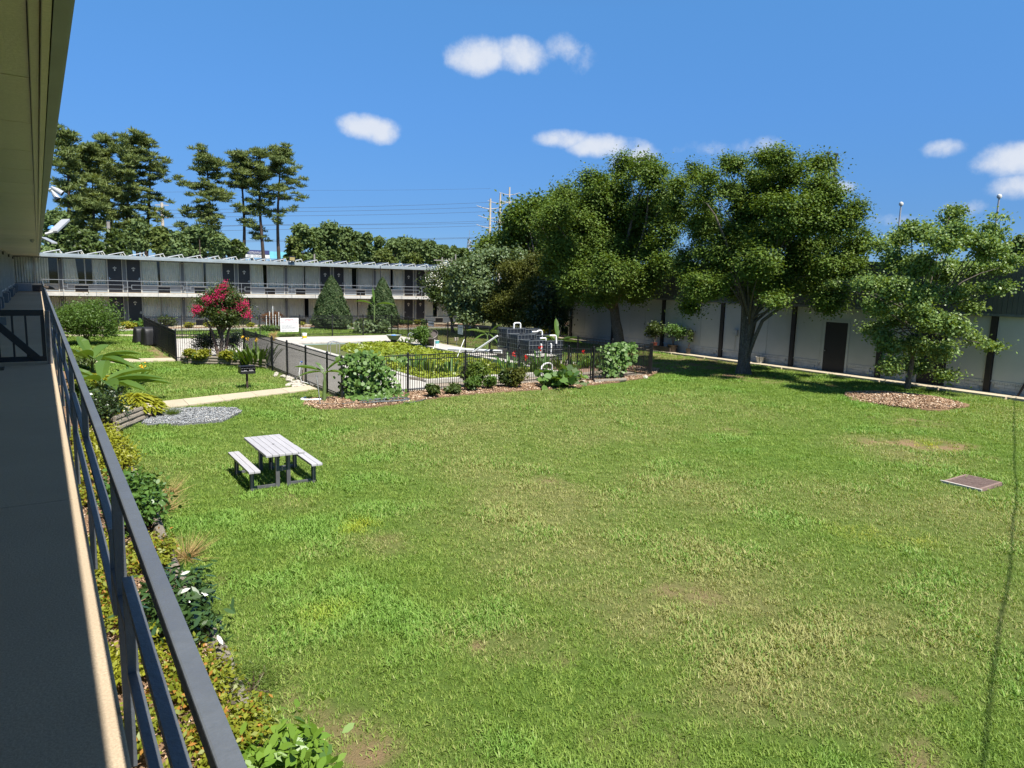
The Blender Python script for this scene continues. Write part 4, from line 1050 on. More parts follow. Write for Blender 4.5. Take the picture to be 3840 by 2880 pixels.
# buckets, bowls, pots
p = PZ(*zP(1062, 1222), .05); s = mppx(p)
bk_ = thing('bucket', p, 'white plastic bucket with a yellow label on the far pool deck', 'bucket')
MB().lathe(p, [(.145, .0), (.165, .36), (.17, .40), (.155, .41), (.15, .3), (.02, .29)], 20).build('pail', M_WPLA, bk_, smooth=True)
MB().lathe(p, [(.152, .06), (.1615, .23)], 20, False).build('label_band', M('label_yellow', (.70, .48, .02), .5, .1, 5), bk_, smooth=True)
p = PZ(*zG(868, 1160), .05)
st2 = thing('bowl_stand', p, 'short black stand under the wide stone bowl at the pool corner', 'stand')
MB().lathe(p, [(.28, 0), (.22, .04), (.22, .20), (.28, .24)], 12).build('pedestal', M_BLKPL, st2)
bw = thing('planter_bowl', p+(0, 0, .24), 'wide grey green stone bowl with a blue cloth inside at the pool corner', 'bowl')
MB().lathe(p+np.array((0, 0, .24)), [(.30, .0), (.48, .26), (.52, .30), (.46, .29), (.30, .16), (.02, .15)], 24).build('bowl', M('bowl_glaze', (.30, .34, .30), .5, .2, 5), bw, smooth=True)
leafless = MB().lathe(p+np.array((-.02, -.05, .36)), [(.2, .0), (.24, .10), (.14, .19), (.02, .2)], 9); leafless.build('cloth', M('blue_cloth', (.10, .24, .60), .6, .2, 6), bw, smooth=True)
p = PZ(*zG(1575, 1215), .05)
tp = thing('planter_tub', p, 'large dark tub tilted toward the pool with a bushy round plant', 'planter')
ax_ = nrm(np.array((-.42, -.42, .8)))
def tilt_lathe(prof, c, ax, n=18):
    u = nrm(np.cross(ax, (0, 0, 1.))); v = np.cross(ax, u); m = MB(); vs, fs = [], []
    for r, z in prof:
        for j in range(n): a = 6.283*j/n; vs.append(c+ax*z+(u*math.cos(a)+v*math.sin(a))*r)
    k = len(prof)
    for i in range(k-1):
        for j in range(n): fs.append((i*n+j, i*n+(j+1) % n, (i+1)*n+(j+1) % n, (i+1)*n+j))
    fs.append(tuple(range(n-1, -1, -1))); return m.add(vs, fs)
tilt_lathe([(.36, 0), (.46, .62), (.50, .66), (.47, .68), (.40, .55), (.02, .54)], p+np.array((0, 0, .26)), ax_).build('tub', M('tub_brown', (.085, .07, .06), .5, .2, 4), tp, smooth=True)
MB().box(p[0]-.3, p[0]+.3, p[1]-.3, p[1]+.3, 0.05, .13).build('base_block', M_TIMB, tp)
TUB_TOP = p+np.array((0, 0, .26))+ax_*.8
p = PZ(*zG(1662, 1238), .05)
b2 = thing('bucket', p, 'slim white bucket with a teal label beside the tilted tub', 'bucket')
MB().lathe(p, [(.13, 0), (.15, .42), (.16, .43), (.02, .44)], 16).build('pail', M_WPLA, b2, smooth=True)
MB().lathe(p, [(.1475, .24), (.1545, .41)], 16, False).build('label_band', M('label_teal', (.08, .35, .36), .5, .1, 5), b2, smooth=True)
pipe('pipe', bent(p+(-.22, -.12, .5), p+(-.22, -.12, .02), p+(-.5, -.5, .02), p+(-.55, -.55, -.2)), .03, 'thin white pipe bending from the bucket down into the pool')
# steel grab rails of the pool ladders
def grab(p, label, dx):
    t = thing('pool_ladder', p, label, 'pool ladder', 'steel pool ladder rails')
    for s in (0, .45):
        q = np.array(p)+np.array((0 if dx else s, s if dx else 0, 0)); e = np.array(dx and (1, 0, 0) or (0, 1, 0), float)*(-1 if p[0] > 17 else 1)
        MB().tube(bent(q-e*.35, q-e*.35+(0, 0, .72), q+e*.18+(0, 0, .72), q+e*.18+(0, 0, -.45), r=.28, k=8), .024, 8).build('grab_rail', M_STEEL, t, smooth=True)
    return t
grab((13.5, 37.2, .05), 'curved steel pool ladder rails on the near left pool edge', True)
grab((20.4, 41.7, .05), 'curved steel pool ladder rails by the far right pool edge', True)
p = PZ(*zG(2030, 1215), .05)
fl = thing('stake_light', p, 'small beige floodlight on a short stake by the right pool fence', 'light')
MB().tube([p, p+(0, 0, .34)], .018, 6).build('stake', M_WPLA, fl); MB().box(p[0]-.17, p[0]+.10, p[1]-.08, p[1]+.08, p[2]+.34, p[2]+.56).build('head', M('beige_plastic', (.40, .35, .27), .6, .1, 5), fl, bevel=.03)
# white hoop and pipe in the front bed, stake, hose, spigot
h0, h1 = PZ(*zT(1535, 1235), .03), PZ(*zT(1775, 1190), .03)
pipe('hoop', bent(h0, h0+(0.02, 0, .62), (h0+h1)/2+(0, 0, .72), h1+(-.02, 0, .62), h1, r=.25, k=7), .038, 'white plastic hoop arching over the squash leaves in the front bed', cat='hoop')
a = PZ(*z2(945, 1435), .05)
pipe('pipe', bent(a+(.28, .35, 0), a, a+(.22, -.22, 0), a+(.75, -.3, 0)), .045, 'short bent white pipe lying in the mulch by the banana plant')
a = PZ(*z2(1108, 1470), .03)
pipe('stake', [a, a+(-.1, .05, .98)], .016, 'thin grey metal stake standing in front of the banana plant', M_GALV, 'stake')
hs = []; c0 = PZ(*z2(1620, 1450), .05)
for i in range(190):
    t = i*.21; hs.append(c0+np.array((.62*math.cos(t)*(1+.2*math.sin(t*.31))+.5*math.sin(t*.11), .26*math.sin(t)*(1+.25*math.cos(t*.17))+.03*i/190, .012+.05*abs(math.sin(t*.5+i*.01)))))
m = MB().tube(hs, .014, 5)
for q in ((z2(1310, 1460), z2(950, 1450)), (z2(1900, 1430), z2(1990, 1440))):
    pass
tail = [PZ(*z2(x, y), .05) for x, y in ((1400, 1455), (1300, 1468), (1200, 1472), (1090, 1468), (1030, 1450))]
m.tube(tail, .014, 5); m.tube([PZ(*z2(x, y), .05) for x, y in ((1750, 1450), (1850, 1460), (1950, 1440), (1985, 1425))], .014, 5)
solo('garden_hose', m, M('hose_grey', (.10, .115, .12), .45, .2, 8), 'dark grey garden hose coiled on the mulch below the climbing vine', 'hose', at=c0, smooth=True)
a = PZ(*z2(968, 1310), .02); sp = thing('water_tap', a, 'outdoor water tap with blue handle on a post by the pool fence', 'tap')
MB().bar(a, a+(0, 0, .86), .07, .05, up=(1, 0, 0)).build('post', M_TIMB, sp); MB().tube(bent(a+(-.05, -.04, .60), a+(-.05, -.04, .9), a+(-.15, -.08, .9), a+(-.15, -.08, .78)), .02, 6).build('spout', M_GALV, sp)
MB().lathe(a+(-.08, -.05, .92), [(.05, 0), (.05, .02), (.01, .03)], 8).build('handle', M('tap_blue', (.03, .12, .40), .5, .1, 5), sp)
MB().tube([a+(-.13, -.07, .76), a+(-.2, -.1, .45), a+(-.1, -.1, .15), a+(.25, -.35, .04), a+(.5, -.7, .05)], .014, 6).build('hose', M_WPLA, sp)
# stones along the fence foot
st_m = MB(); M_STONE = M('field_stone', (.46, .43, .36), .9, .3, 9, (.28, .25, .20), bump=.5, bscale=30)
def stone_mesh():
    bm = bmesh.new(); bmesh.ops.create_icosphere(bm, subdivisions=1, radius=1)
    for v in bm.verts: v.co *= rng.uniform(.75, 1.2); v.co.z *= .6
    me_ = bpy.data.meshes.new('stone'); bm.to_mesh(me_); bm.free(); me_.materials.append(M_STONE); return me_
STM = [stone_mesh() for _ in range(4)]
def stones(area, n, r0, r1, label, group):
    for i in range(n):
        x, y = area(); s = rng.uniform(r0, r1); o = put('stone', STM[i % 4], (x, y, s*.35), None, rng.uniform(0, 6)); o.scale = (s, s*rng.uniform(.6, 1), s)
        tag(o, label, 'stone', group)
A_ = [PZ(*z2(x, y))[:2] for x, y in ((740, 1235), (850, 1260), (900, 1310), (960, 1330))]
def along():
    t = rng.random()*3; i = min(2, int(t)); f = t-i; q = A_[i]*(1-f)+A_[i+1]*f
    return float(q[0]+rng.normal()*.16), float(q[1]+rng.normal()*.25)
stones(along, 55, .06, .16, 'pale field stone among those laid beside the fence and park grill', 'pale stones beside the side fence')
def gatearea():
    q = PZ(*zR(rng.uniform(380, 700), 1310+rng.uniform(-12, 12)))[:2]; return float(q[0]), float(q[1])
stones(gatearea, 40, .04, .10, 'small pale stone among those spread before the garden gate', 'pale stones before the garden gate')
for (x, y), s, lb in (((2.55, 23.35), .24, 'round grey rock at the bed corner behind the hosta'), ((1.9, 24.2), .2, 'grey rock half hidden at the start of the sidewalk'), ((23.4, 23.2), .16, 'white rock on the mulch right of the climbing vine')):
    o = put('rock', STM[1], (x, y, s*.3)); o.scale = (s, s*.8, s); tag(o, lb, 'rock')

# ================================================================== TREES
L_HOLLY = LEAF('holly_leaf', (.048, .095, .016), (.145, .215, .032), .26, .55, .22, hue=((.13, .17, .03), .08))
L_GINKGO = LEAF('ginkgo_leaf', (.095, .175, .042), (.22, .30, .085), .32, .45, .35)
L_PINE = LEAF('pine_needles', (.075, .115, .034), (.185, .225, .07), .3, .55, .25)
L_FAR = LEAF('far_leaves', (.07, .115, .04), (.14, .19, .062), .2, .6, .2)
L_FAR2 = LEAF('far_leaves_light', (.07, .105, .022), (.13, .16, .04), .2, .6, .2)
L_MID = LEAF('mid_leaves', (.035, .062, .013), (.085, .120, .024), .25, .45, .35)
L_LIGHT = LEAF('light_leaves', (.07, .125, .018), (.13, .18, .03), .3, .45, .3)
L_FIG = LEAF('fig_leaf', (.075, .125, .045), (.15, .20, .085), .25, .5, .4)
L_OLIVE = LEAF('olive_spray', (.055, .07, .012), (.115, .125, .022), .25, .55, .2)
L_DARK = LEAF('dark_gloss_leaf', (.022, .042, .012), (.050, .080, .022), .15, .28, .55)
L_CONE = LEAF('cone_holly_leaf', (.024, .048, .015), (.058, .092, .030), .12, .6, .2, hue=((.11, .13, .05), .06))
L_YEL = LEAF('yellow_green_leaf', (.17, .20, .016), (.30, .30, .025), .3, .45, .3)
L_ORNG = LEAF('bronze_tipped_leaf', (.12, .17, .015), (.27, .27, .03), .3, .45, .3, hue=((.38, .19, .04), .13))
L_BANANA = LEAF('banana_leaf', (.06, .125, .022), (.11, .19, .035), .35, .4, .45)
L_HYA = LEAF('water_plant_leaf', (.16, .23, .022), (.33, .37, .045), .35, .4, .35)
L_VINE = LEAF('vine_leaf', (.06, .14, .025), (.15, .24, .06), .3, .45, .35)
L_RED = LEAF('bronze_maple_leaf', (.10, .045, .02), (.17, .085, .035), .25, .5, .3)
L_SOFT = LEAF('soft_shrub_leaf', (.055, .115, .018), (.115, .19, .035), .3, .5, .3)
L_PINK = LEAF('pink_blossom', (.42, .012, .085), (.60, .035, .16), .25, .6, .2)
L_WHITEB = LEAF('white_blossom', (.60, .60, .52), (.78, .78, .70), .2, .6, .2)
L_STRAW = LEAF('straw', (.34, .24, .10), (.46, .34, .16), .2, .7, .1)
L_REDFL = LEAF('red_blossom', (.50, .01, .01), (.62, .03, .02), .2, .5, .2)
L_YELFL = LEAF('yellow_blossom', (.75, .42, .02), (.85, .55, .06), .2, .5, .2)
TREES = {}
def tree(name, label, base, lobes, leaf, n, L, Wd, trunk=None, bark=None, cat='tree', group=None, fork=.35, r0=.25, limbs=14, part='crown', trunk_part='trunk', shape='diamond', **kw):
    """a trunk with limbs reaching into the lobes, and a crown of leaf sprays through them"""
    base = np.array(base, float); t = thing(name, base, label, cat, group)
    bark = bark or M_BARK
    packs, cc = crown(lobes, n, L, Wd, **kw)
    top = sum(np.array(c)*r[0]*r[2] for c, r in lobes)/sum(r[0]*r[2] for c, r in lobes)
    zt = max(c[2]+r[2]*.4 for c, r in lobes)
    fk = base+(top-base)*fork
    m = MB(); stem = []
    for i in range(6):
        s = i/5; stem.append(base+(fk-base)*s+(rng.normal(size=3)*np.array((1, 1, 0))*r0*.18 if 0 < i < 5 else 0))
    m.tube(stem, [r0*(1.35 if i == 0 else 1.05-.05*i) for i in range(6)], 12)
    order = rng.permutation(len(lobes))
    for i in range(limbs):
        c, r = lobes[order[i % len(lobes)]]
        tgt = np.array(c)+rsph(1)[0]*np.array(r)*(.2 if i < len(lobes) else .6)
        f0 = fk if rng.random() < .55 else base+(fk-base)*rng.uniform(.75, 1)
        ln = np.linalg.norm(tgt-f0); limb(m, f0, tgt, max(.02, r0*rng.uniform(.22, .42)), max(.012, r0*.05), .1, 6, 7)
    m.build(trunk_part, bark, t, smooth=True)
    leaf_mesh(part, [packs], leaf, t, shape=shape)
    return t, cc

DA = math.hypot(31.4, 33.8); DB = math.hypot(29.2, 22.3); DG = math.hypot(31.2, 15.1)
lobA = lobes_px(zq2, [(910,150,60,65),(1000,165,65,60),(760,205,60,55),(660,255,48,50),(850,300,110,100),(990,330,95,100),(740,370,110,105),(630,340,75,65),(650,480,95,105),(800,480,120,110),(950,480,100,110),(690,620,90,100),(840,610,100,85),(960,640,75,75),(800,715,85,42),(960,700,55,50),(690,710,60,45),(585,400,55,80),(600,560,50,90)], DA, .9, 4.2, .8)
lobA += lobes_px(zq2, [(860,400,100,100),(700,480,90,90),(950,420,90,90),(780,560,100,80),(900,540,90,80),(650,400,80,80),(880,240,80,70),(760,300,80,70)], DA+1.5, .9, 1.5)
lobA += lobes_px(zq3, [(55,205,60,80),(125,300,65,75),(60,370,80,90),(125,450,75,85),(60,560,95,100),(120,630,65,75),(45,720,55,60)], DA-1.5, .8, 3.0)
lobA = ragged(lobA)
tA, _ = tree('holly_tree', 'tall dark evergreen tree with a thick trunk just behind the pool fence corner', PD(*zq2(888, 915), DA)*np.array((1, 1, 0)), lobA, L_HOLLY, 180000, .155, .095, r0=.36, fork=.42, limbs=22, clump=.36, shell=.35, up=.8, rnd=.42, per=36)
lobB = lobes_px(zq3, [(440,150,70,48),(640,110,85,55),(640,230,110,80),(860,150,68,50),(850,260,75,60),(500,415,105,80),(700,400,115,100),(860,400,100,90),(970,420,70,85),(1045,520,58,70),(300,450,90,95),(390,560,120,100),(560,600,120,110),(760,600,120,100),(900,620,100,85),(1000,640,55,55),(225,640,80,90),(300,740,110,70),(480,740,110,60),(650,700,110,70),(900,800,80,65),(650,790,60,32),(235,825,50,42),(800,700,85,75),(270,205,60,65),(300,320,62,60),(430,270,60,50),(560,500,60,60),(180,380,70,70),(200,250,55,60),(330,210,50,45),(740,200,60,60),(930,300,45,60)], DB, .85, 4.0, .75)
lobB += lobes_px(zq3, [(640,330,90,80),(760,420,90,80),(520,330,80,80),(860,330,80,80),(640,480,100,90),(480,520,90,80),(780,560,90,80),(580,680,100,60),(430,640,80,60),(900,520,70,70),(330,420,70,70),(560,230,60,60)], DB+1.2, .9, 1.5)
lobB = ragged(lobB)
tB, _ = tree('holly_tree', 'broad evergreen tree with a forked grey trunk on the lawn before the dark hall door', PZ(2783, 1402)*np.array((1, 1, 0)), lobB, L_HOLLY, 210000, .125, .077, r0=.20, fork=.40, limbs=24, clump=.29, shell=.35, up=.8, rnd=.42, per=36)
tkB = [c for c in tB.children if c.name.startswith('trunk')][0]
m = MB(); b0 = W[tB]
for k, (ox, oy, lean) in enumerate(((-.05, .04, -.02), (.13, -.08, .10), (.05, .12, .05))):
    m.tube([b0+(ox*1.6, oy*1.6, -.05), b0+(ox, oy, .5), b0+(ox+lean*.6, oy, 1.3), b0+(ox+lean*1.6, oy-.05*k, 2.2), b0+(ox+lean*3+.1*(k-1), oy-.2*k, 3.4)], [.26, .20, .19, .17, .12], 10)
br = PX(*z4b(700, 1090), b0[0]+.4); tip = PX(*z4b(790, 1010), b0[0]+.6)
m.tube([b0+(.15, -.12, .75), PD(*z4b(660, 1180), DB-.2), PD(*z4b(705, 1080), DB-.2), PD(*z4b(800, 1010), DB-.2), PD(*z4b(930, 960), DB-.3)], [.10, .095, .09, .075, .05], 8)
m.build('stem', M_BARK, tB, smooth=True)
lobG = lobes_px(z4b, [(1800,490,60,60),(1630,570,85,75),(1500,610,62,55),(1750,620,110,75),(1900,610,100,60),(2035,575,60,55),(2075,480,34,38),(1990,690,85,45),(1450,740,75,55),(1590,760,110,80),(1770,790,110,80),(1920,770,70,45),(2060,775,75,24),(2150,735,40,18),(2050,895,75,24),(2120,880,35,16),(1380,640,50,38),(1320,860,95,38),(1190,875,75,30),(1120,860,30,18),(1470,900,110,70),(1640,930,110,80),(1810,930,90,60),(1920,1000,48,28),(1360,1000,75,45),(1490,1060,110,70),(1670,1080,110,80),(1830,1120,65,50),(1940,1190,50,28),(2025,1225,45,20),(1335,1130,45,35),(1445,1220,72,50),(1600,1220,90,60),(1740,1260,75,50),(1440,1350,62,45),(1600,1340,75,45),(1770,1390,55,28),(1400,1160,40,40)], DG, .8, 4.0, .45)
lobG = ragged(lobG, 2, .5)
tG, _ = tree('ginkgo_tree', 'young light green tree with open branches standing in a ring of mulch', PZ(*z4b(1536, 1492))*np.array((1, 1, 0))+(0, 0, .2), lobG, L_GINKGO, 62000, .11, .09, r0=.10, fork=.6, limbs=40, clump=.22, shell=.25, up=.55, per=26, flat=.55)
# the taller trees beyond the pool corner
D4 = 60
lob4 = lobes_px(zq2, [(450,385,62,58),(490,450,80,75),(580,420,75,100),(560,520,85,85),(430,470,45,45),(545,320,40,38),(640,300,50,50),(470,340,42,40)], D4, .9, 3)
lob4 = ragged(lob4)
tree('evergreen_tree', 'dark green tree rising behind the bushy tree group at the far right pool corner', PD(*zq2(540, 800), D4)*np.array((1, 1, 0)), lob4, L_HOLLY, 34000, .28, .16, r0=.3, clump=.6, per=30, limbs=16)
lob5 = lobes_px(zq2, [(350,495,52,42),(310,510,34,36),(390,480,40,40),(375,530,45,40)], D4+3, .9, 1)
tree('maple_tree', 'light green rounded tree top behind the white flowering tree', PD(*zq2(350, 800), D4+3)*np.array((1, 1, 0)), lob5, L_LIGHT, 9000, .30, .18, r0=.2, clump=.55, per=30, limbs=8)
DF = 54.5
lobF = lobes_px(zq2, [(270,600,72,62),(340,560,56,46),(230,680,62,72),(300,700,72,72),(270,765,66,45),(380,535,40,30),(235,795,45,24),(450,540,42,38),(210,590,40,40),(200,740,40,50),(330,770,50,40)], DF, .8, 2.0)
lobF = ragged(lobF, 2)
tree('fig_tree', 'leafy tree with large lobed pale green leaves beside the white flowering tree', PD(*zq2(255, 835), DF)*np.array((1, 1, 0)), lobF, L_FIG, 26000, .22, .14, r0=.16, clump=.42, shell=.55, up=.35, per=14, limbs=14, shape='hex')
lobW = lobes_px(zq2, [(92,645,40,36),(150,600,46,40),(125,685,55,52),(185,640,45,55),(100,690,26,22),(165,720,40,30)], 57.5, .8, .8)
tW, _ = tree('crape_myrtle', 'white flowering tree at the right end of the far motel wing', PD(*zq2(172, 800), 57.5)*np.array((1, 1, 0)), lobW, L_MID, 13000, .19, .11, r0=.14, clump=.4, per=26, limbs=10, fork=.5)
def blossoms(t, lobes, leaf, k, n, size, cl, front=True, name='blossom'):
    for i in range(k):
        c, r = lobes[i % len(lobes)]; u = rsph(1)[0]
        v = nrm(np.array(CAM)-np.array(c)); v = v + np.array((0, 0, .5))
        u = nrm(u + nrm(v)*.75); p = np.array(c)+u*np.array(r)*rng.uniform(.9, 1.12)
        off = rng.normal(size=(n, 3))*cl*np.array((1, 1, 1.25))
        leaf_mesh(name, [(p+off, rng.normal(size=(n, 3))+(0, 0, .4), rng.normal(size=(n, 3)), np.full(n, size), np.full(n, size*.8), rng.random(n))], leaf, t)
blossoms(tW, lobW[:5], L_WHITEB, 46, 20, .13, .15)
DO = 52
lobO = lobes_px(zq2, [(430,600,72,56),(530,590,82,62),(415,680,75,65),(520,690,95,65),(450,760,85,45),(575,670,55,62),(590,575,46,56),(540,765,60,40),(430,800,90,35),(510,800,80,35),(390,740,60,60)], DO, .85, 2)
lobO = ragged(lobO, 2)
tree('feathery_tree', 'olive green feathery tree between the fig tree and the tall dark trees', PD(*zq2(480, 830), DO)*np.array((1, 1, 0)), lobO, L_OLIVE, 52000, .19, .075, r0=.15, clump=.34, shell=.55, up=.3, per=40, limbs=12, flat=.5)
lobK = lobes_px(zq2, [(600,690,60,55),(590,760,70,45),(540,800,60,30),(645,740,35,50),(600,810,60,25),(630,650,40,60)], 50, .8, 1)
tree('dark_shrub_tree', 'dark shady shrub filling the gap left of the thick evergreen trunk', PD(*zq2(590, 850), 50)*np.array((1, 1, 0)), lobK, L_DARK, 16000, .18, .10, r0=.1, clump=.35, per=25, limbs=6)
# the pink tree in the planter
DP = math.hypot(7.55, 36.7)
lobP = lobes_px(z2, [(310,520,40,60),(250,590,70,52),(370,600,75,60),(170,620,55,48),(310,650,110,60),(270,780,60,36),(340,780,60,30),(430,660,60,48),(210,690,80,45),(400,720,70,40),(120,690,45,32),(480,720,34,26),(300,730,80,36),(270,560,50,50)], DP, .9, .5)
tP, _ = tree('crape_myrtle', 'small tree covered in deep pink blossom inside the log edged planter', PD(*z2(285, 1040), DP)*np.array((1, 1, 0))+(0, 0, .2), lobP, L_MID, 26000, .095, .055, r0=.10, clump=.2, shell=.45, per=24, limbs=30, fork=.45, trunk_part='trunk')
m = MB()
for dx, tx in ((-.22, -.3), (.05, .05), (.28, .3)):
    b0 = W[tP]; m.tube([b0+(dx*.5, 0, 0), b0+(dx, .05, .6), b0+(tx*1.3, 0, 1.3), b0+(tx*2.2, .05, 1.9)], [.085, .075, .06, .03], 8)
m.build('stem', M('smooth_bark', (.16, .12, .09), .8, .3, 6), tP, smooth=True)
lobPb = lobes_px(z2, [(310,490,28,38),(290,540,40,40),(150,610,40,30),(250,600,60,40),(110,680,40,25),(70,705,32,22),(420,650,50,40),(470,700,45,40),(500,740,30,25),(360,600,60,45),(330,700,60,30),(190,600,45,30),(480,640,30,30)], DP-.5, .8, .2)
blossoms(tP, lobPb, L_PINK, 100, 20, .055, .062)

# ---- pines behind the far wing
def pine(label, tx, ytop, ybase, D, layers, dens=1.0, lean=0, bare=0.0, r0=.24, f=zq1):
    top = PD(*f(tx+lean, ytop), D); bot = PD(*f(tx, ybase), D); base = np.array((bot[0], bot[1], 0.))
    t = thing('pine_tree', base, label, 'tree', 'pine trees behind the far motel wing')
    H = top[2]; ax = lambda z: base+(np.array((top[0], top[1], H))-base)*(z/H) + np.array((.25*math.sin(z*.31+tx), .2*math.sin(z*.23+tx), 0))
    m = MB(); zs_ = np.linspace(0, H, 14); m.tube([ax(z) for z in zs_], [r0*(1.15-.97*z/H) for z in zs_], 9)
    P, N, Dd, Ln, Wd, T = [], [], [], [], [], []
    for (yy_, half, nb) in layers:
        z = PD(*f(tx, yy_), D)[2]; s = mppx(top); Rm = half/1.1545*s
        for b in range(int(round(nb*dens*1.15))):
            a = rng.uniform(0, 6.283); zz_ = z+rng.uniform(-1.5, 1.5); r = Rm*rng.uniform(.55, 1.08)
            o = ax(max(.5, min(H*.99, zz_))); tip = o+np.array((math.cos(a)*r, math.sin(a)*r, rng.uniform(-.06, .22)*r))
            limb(m, o, tip, .02+.018*r, .012, .05, 4, 5)
            for q in np.linspace(.42, 1.0, max(2, int(r*1.5))):
                for rep in range(2):
                    c = o+(tip-o)*q+rng.normal(size=3)*np.array((.40, .40, .34))*(.6+.12*r)+np.array((0, 0, .12))
                    k = 60; u = rsph(k); u[:, 2] = np.abs(u[:, 2])*.8+rng.uniform(-.35, .2, k); pr = rng.random()
                    P.append(c+u*np.array((.58, .58, .36))*rng.uniform(.3, 1, k)[:, None]); N.append(rng.normal(size=(k, 3))+np.array((0, 0, .6))); Dd.append(u+np.array((0, 0, .25)))
                    Ln.append(rng.uniform(.36, .66, k)); Wd.append(rng.uniform(.06, .12, k)); T.append(np.full(k, pr)*.7+rng.random(k)*.3)
    m.build('trunk', M_PBARK, t, smooth=True)
    leaf_mesh('crown', [tuple(np.concatenate(a) for a in (P, N, Dd, Ln, Wd, T))], L_PINE, t)
    return t
pine('tall thin pine nearest the overhanging eave', 105, 78, 620, 74, [(95,30,3),(130,50,4),(175,62,4),(225,60,4),(280,66,5),(340,60,4),(400,55,4),(460,52,3)], .9)
pine('dark bushy pine second from the eave', 190, 168, 620, 80, [(185,52,5),(225,62,5),(275,68,6),(330,72,6),(390,66,5),(450,58,4),(500,48,3)])
pine('pine with a dark round top left of the double topped pine', 295, 124, 620, 82, [(140,44,5),(180,56,5),(230,66,6),(290,76,6),(350,80,6),(410,70,5),(470,56,4)])
pine('tallest full crowned pine of the left cluster', 385, 114, 620, 78, [(128,46,5),(165,66,6),(215,76,7),(270,84,7),(330,92,7),(390,86,6),(450,70,5),(510,58,4)], 1.05)
pine('pine with long bare right hand branches at the right of the left cluster', 462, 142, 620, 80, [(160,40,2),(195,78,3),(240,70,4),(290,98,5),(345,70,5),(400,62,5),(460,50,4),(520,44,3)], .9)
pine('short pine in front of the left cluster near the grey pole', 240, 300, 620, 75, [(320,40,4),(360,58,5),(410,66,5),(460,60,5),(510,50,4)])
pine('wide pine standing first in the middle row', 735, 172, 620, 78, [(185,40,5),(220,58,5),(265,66,5),(320,80,5),(345,140,2),(380,92,5),(430,118,5),(480,130,5),(530,96,5),(575,70,4)], .85)
pine('narrow dense pine second in the middle row', 872, 196, 620, 80, [(210,58,6),(245,70,6),(285,76,6),(330,70,5),(375,62,4),(440,66,3)], .95)
pine('slender pine third in the middle row', 962, 180, 620, 80, [(195,50,5),(235,62,5),(280,56,4),(350,58,4),(400,62,4),(455,60,3),(540,70,2)], .9, lean=-6)
pine('last pine of the middle row with a long bare trunk', 1032, 174, 620, 79, [(185,48,6),(220,70,6),(265,82,5),(300,120,4),(345,110,4),(390,90,3),(480,50,1)], .85, lean=6)
# ---- the wood line farther off: every crown one can tell apart
def roundtree(name, label, f, x, top, r, bot, D, leaf, n, L, cat='tree', group='trees beyond the far motel wing'):
    k = max(5, int((bot-top)/r*3)); lst = []
    for i in range(k):
        y = top+r*.45+(bot-top-r*.5)*rng.random(); w_ = r*math.sqrt(max(.15, min(1, (y-top)/(r*1.1)))); lst.append((x+rng.uniform(-.62, .62)*w_, y, r*rng.uniform(.36, .58), r*rng.uniform(.32, .48)))
    lst.append((x, top+r*.42, r*.5, r*.42))
    lb = lobes_px(f, lst, D, .9, D*.012)
    s = mppx(lb[0][0])
    tree(name, label, PD(*f(x, bot), D)*np.array((1, 1, 0)), lb, leaf, n, L, L*.62, r0=.3, limbs=8, group=group, cat=cat, clump=r*.16*s/1.2, per=24, shell=.5, bark=M_PBARK)
far_list = [(165,250,58,'pine like'),(235,265,50,''),(300,240,66,'tallest'),(372,260,56,''),(420,282,48,''),(482,285,36,'narrow'),(535,305,30,'thin'),(602,312,36,''),(665,308,54,''),(720,318,46,''),(775,328,50,''),(832,345,50,'broad'),(890,350,20,'small'),(938,360,34,'')]
for i, (x, tp_, r, ds) in enumerate(far_list):
    roundtree('woodland_tree', ORD[i]+' tree crown of the wood line, counted from the last pine toward the lattice tower', zq4, x, tp_, r, 430, 118+4*(i % 5), L_FAR, 9000, .62)
roundtree('woodland_tree', 'pale green round tree low in the wood line above the solar panels', zq4, 560, 362, 50, 430, 100, L_FAR2, 4200, .42)
roundtree('woodland_tree', 'yellow green round tree low in the wood line near the floodlight', zq4, 702, 380, 44, 430, 96, L_FAR2, 4200, .40)
roundtree('woodland_tree', 'small tree at the foot of the last pine', zq4, 130, 300, 42, 430, 92, L_FAR2, 3600, .40)
for i, (x, tp_, r, D, lf) in enumerate(((70,430,70,70,L_FAR),(150,505,50,68,L_MID),(215,520,45,69,L_FAR),(330,515,60,68,L_MID),(430,470,60,72,L_FAR),(520,500,55,70,L_FAR2),(600,520,60,70,L_FAR),(690,500,62,71,L_FAR),(780,540,55,70,L_FAR),(850,560,40,70,L_MID))):
    roundtree('understory_tree', ORD[i]+' bushy tree under the pines, counted from the eave', zq1, x, tp_, r, 625, D, lf, 7500, .36, group='bushy trees under the pines')
for i, (x, y, r) in enumerate(((2190, 660, 60), (2120, 690, 50), (1995, 690, 40), (1240, 690, 60))):
    roundtree('woodland_tree', ['distant tree above the hall roof at the right picture edge', 'distant tree right of the ginkgo above the hall roof', 'distant tree seen through the ginkgo above the hall roof', 'distant tree between the evergreen and the ginkgo above the hall'][i], z4b, x, y-60, r, y+90, 120, L_FAR, 2600, .6, group='trees beyond the hall')

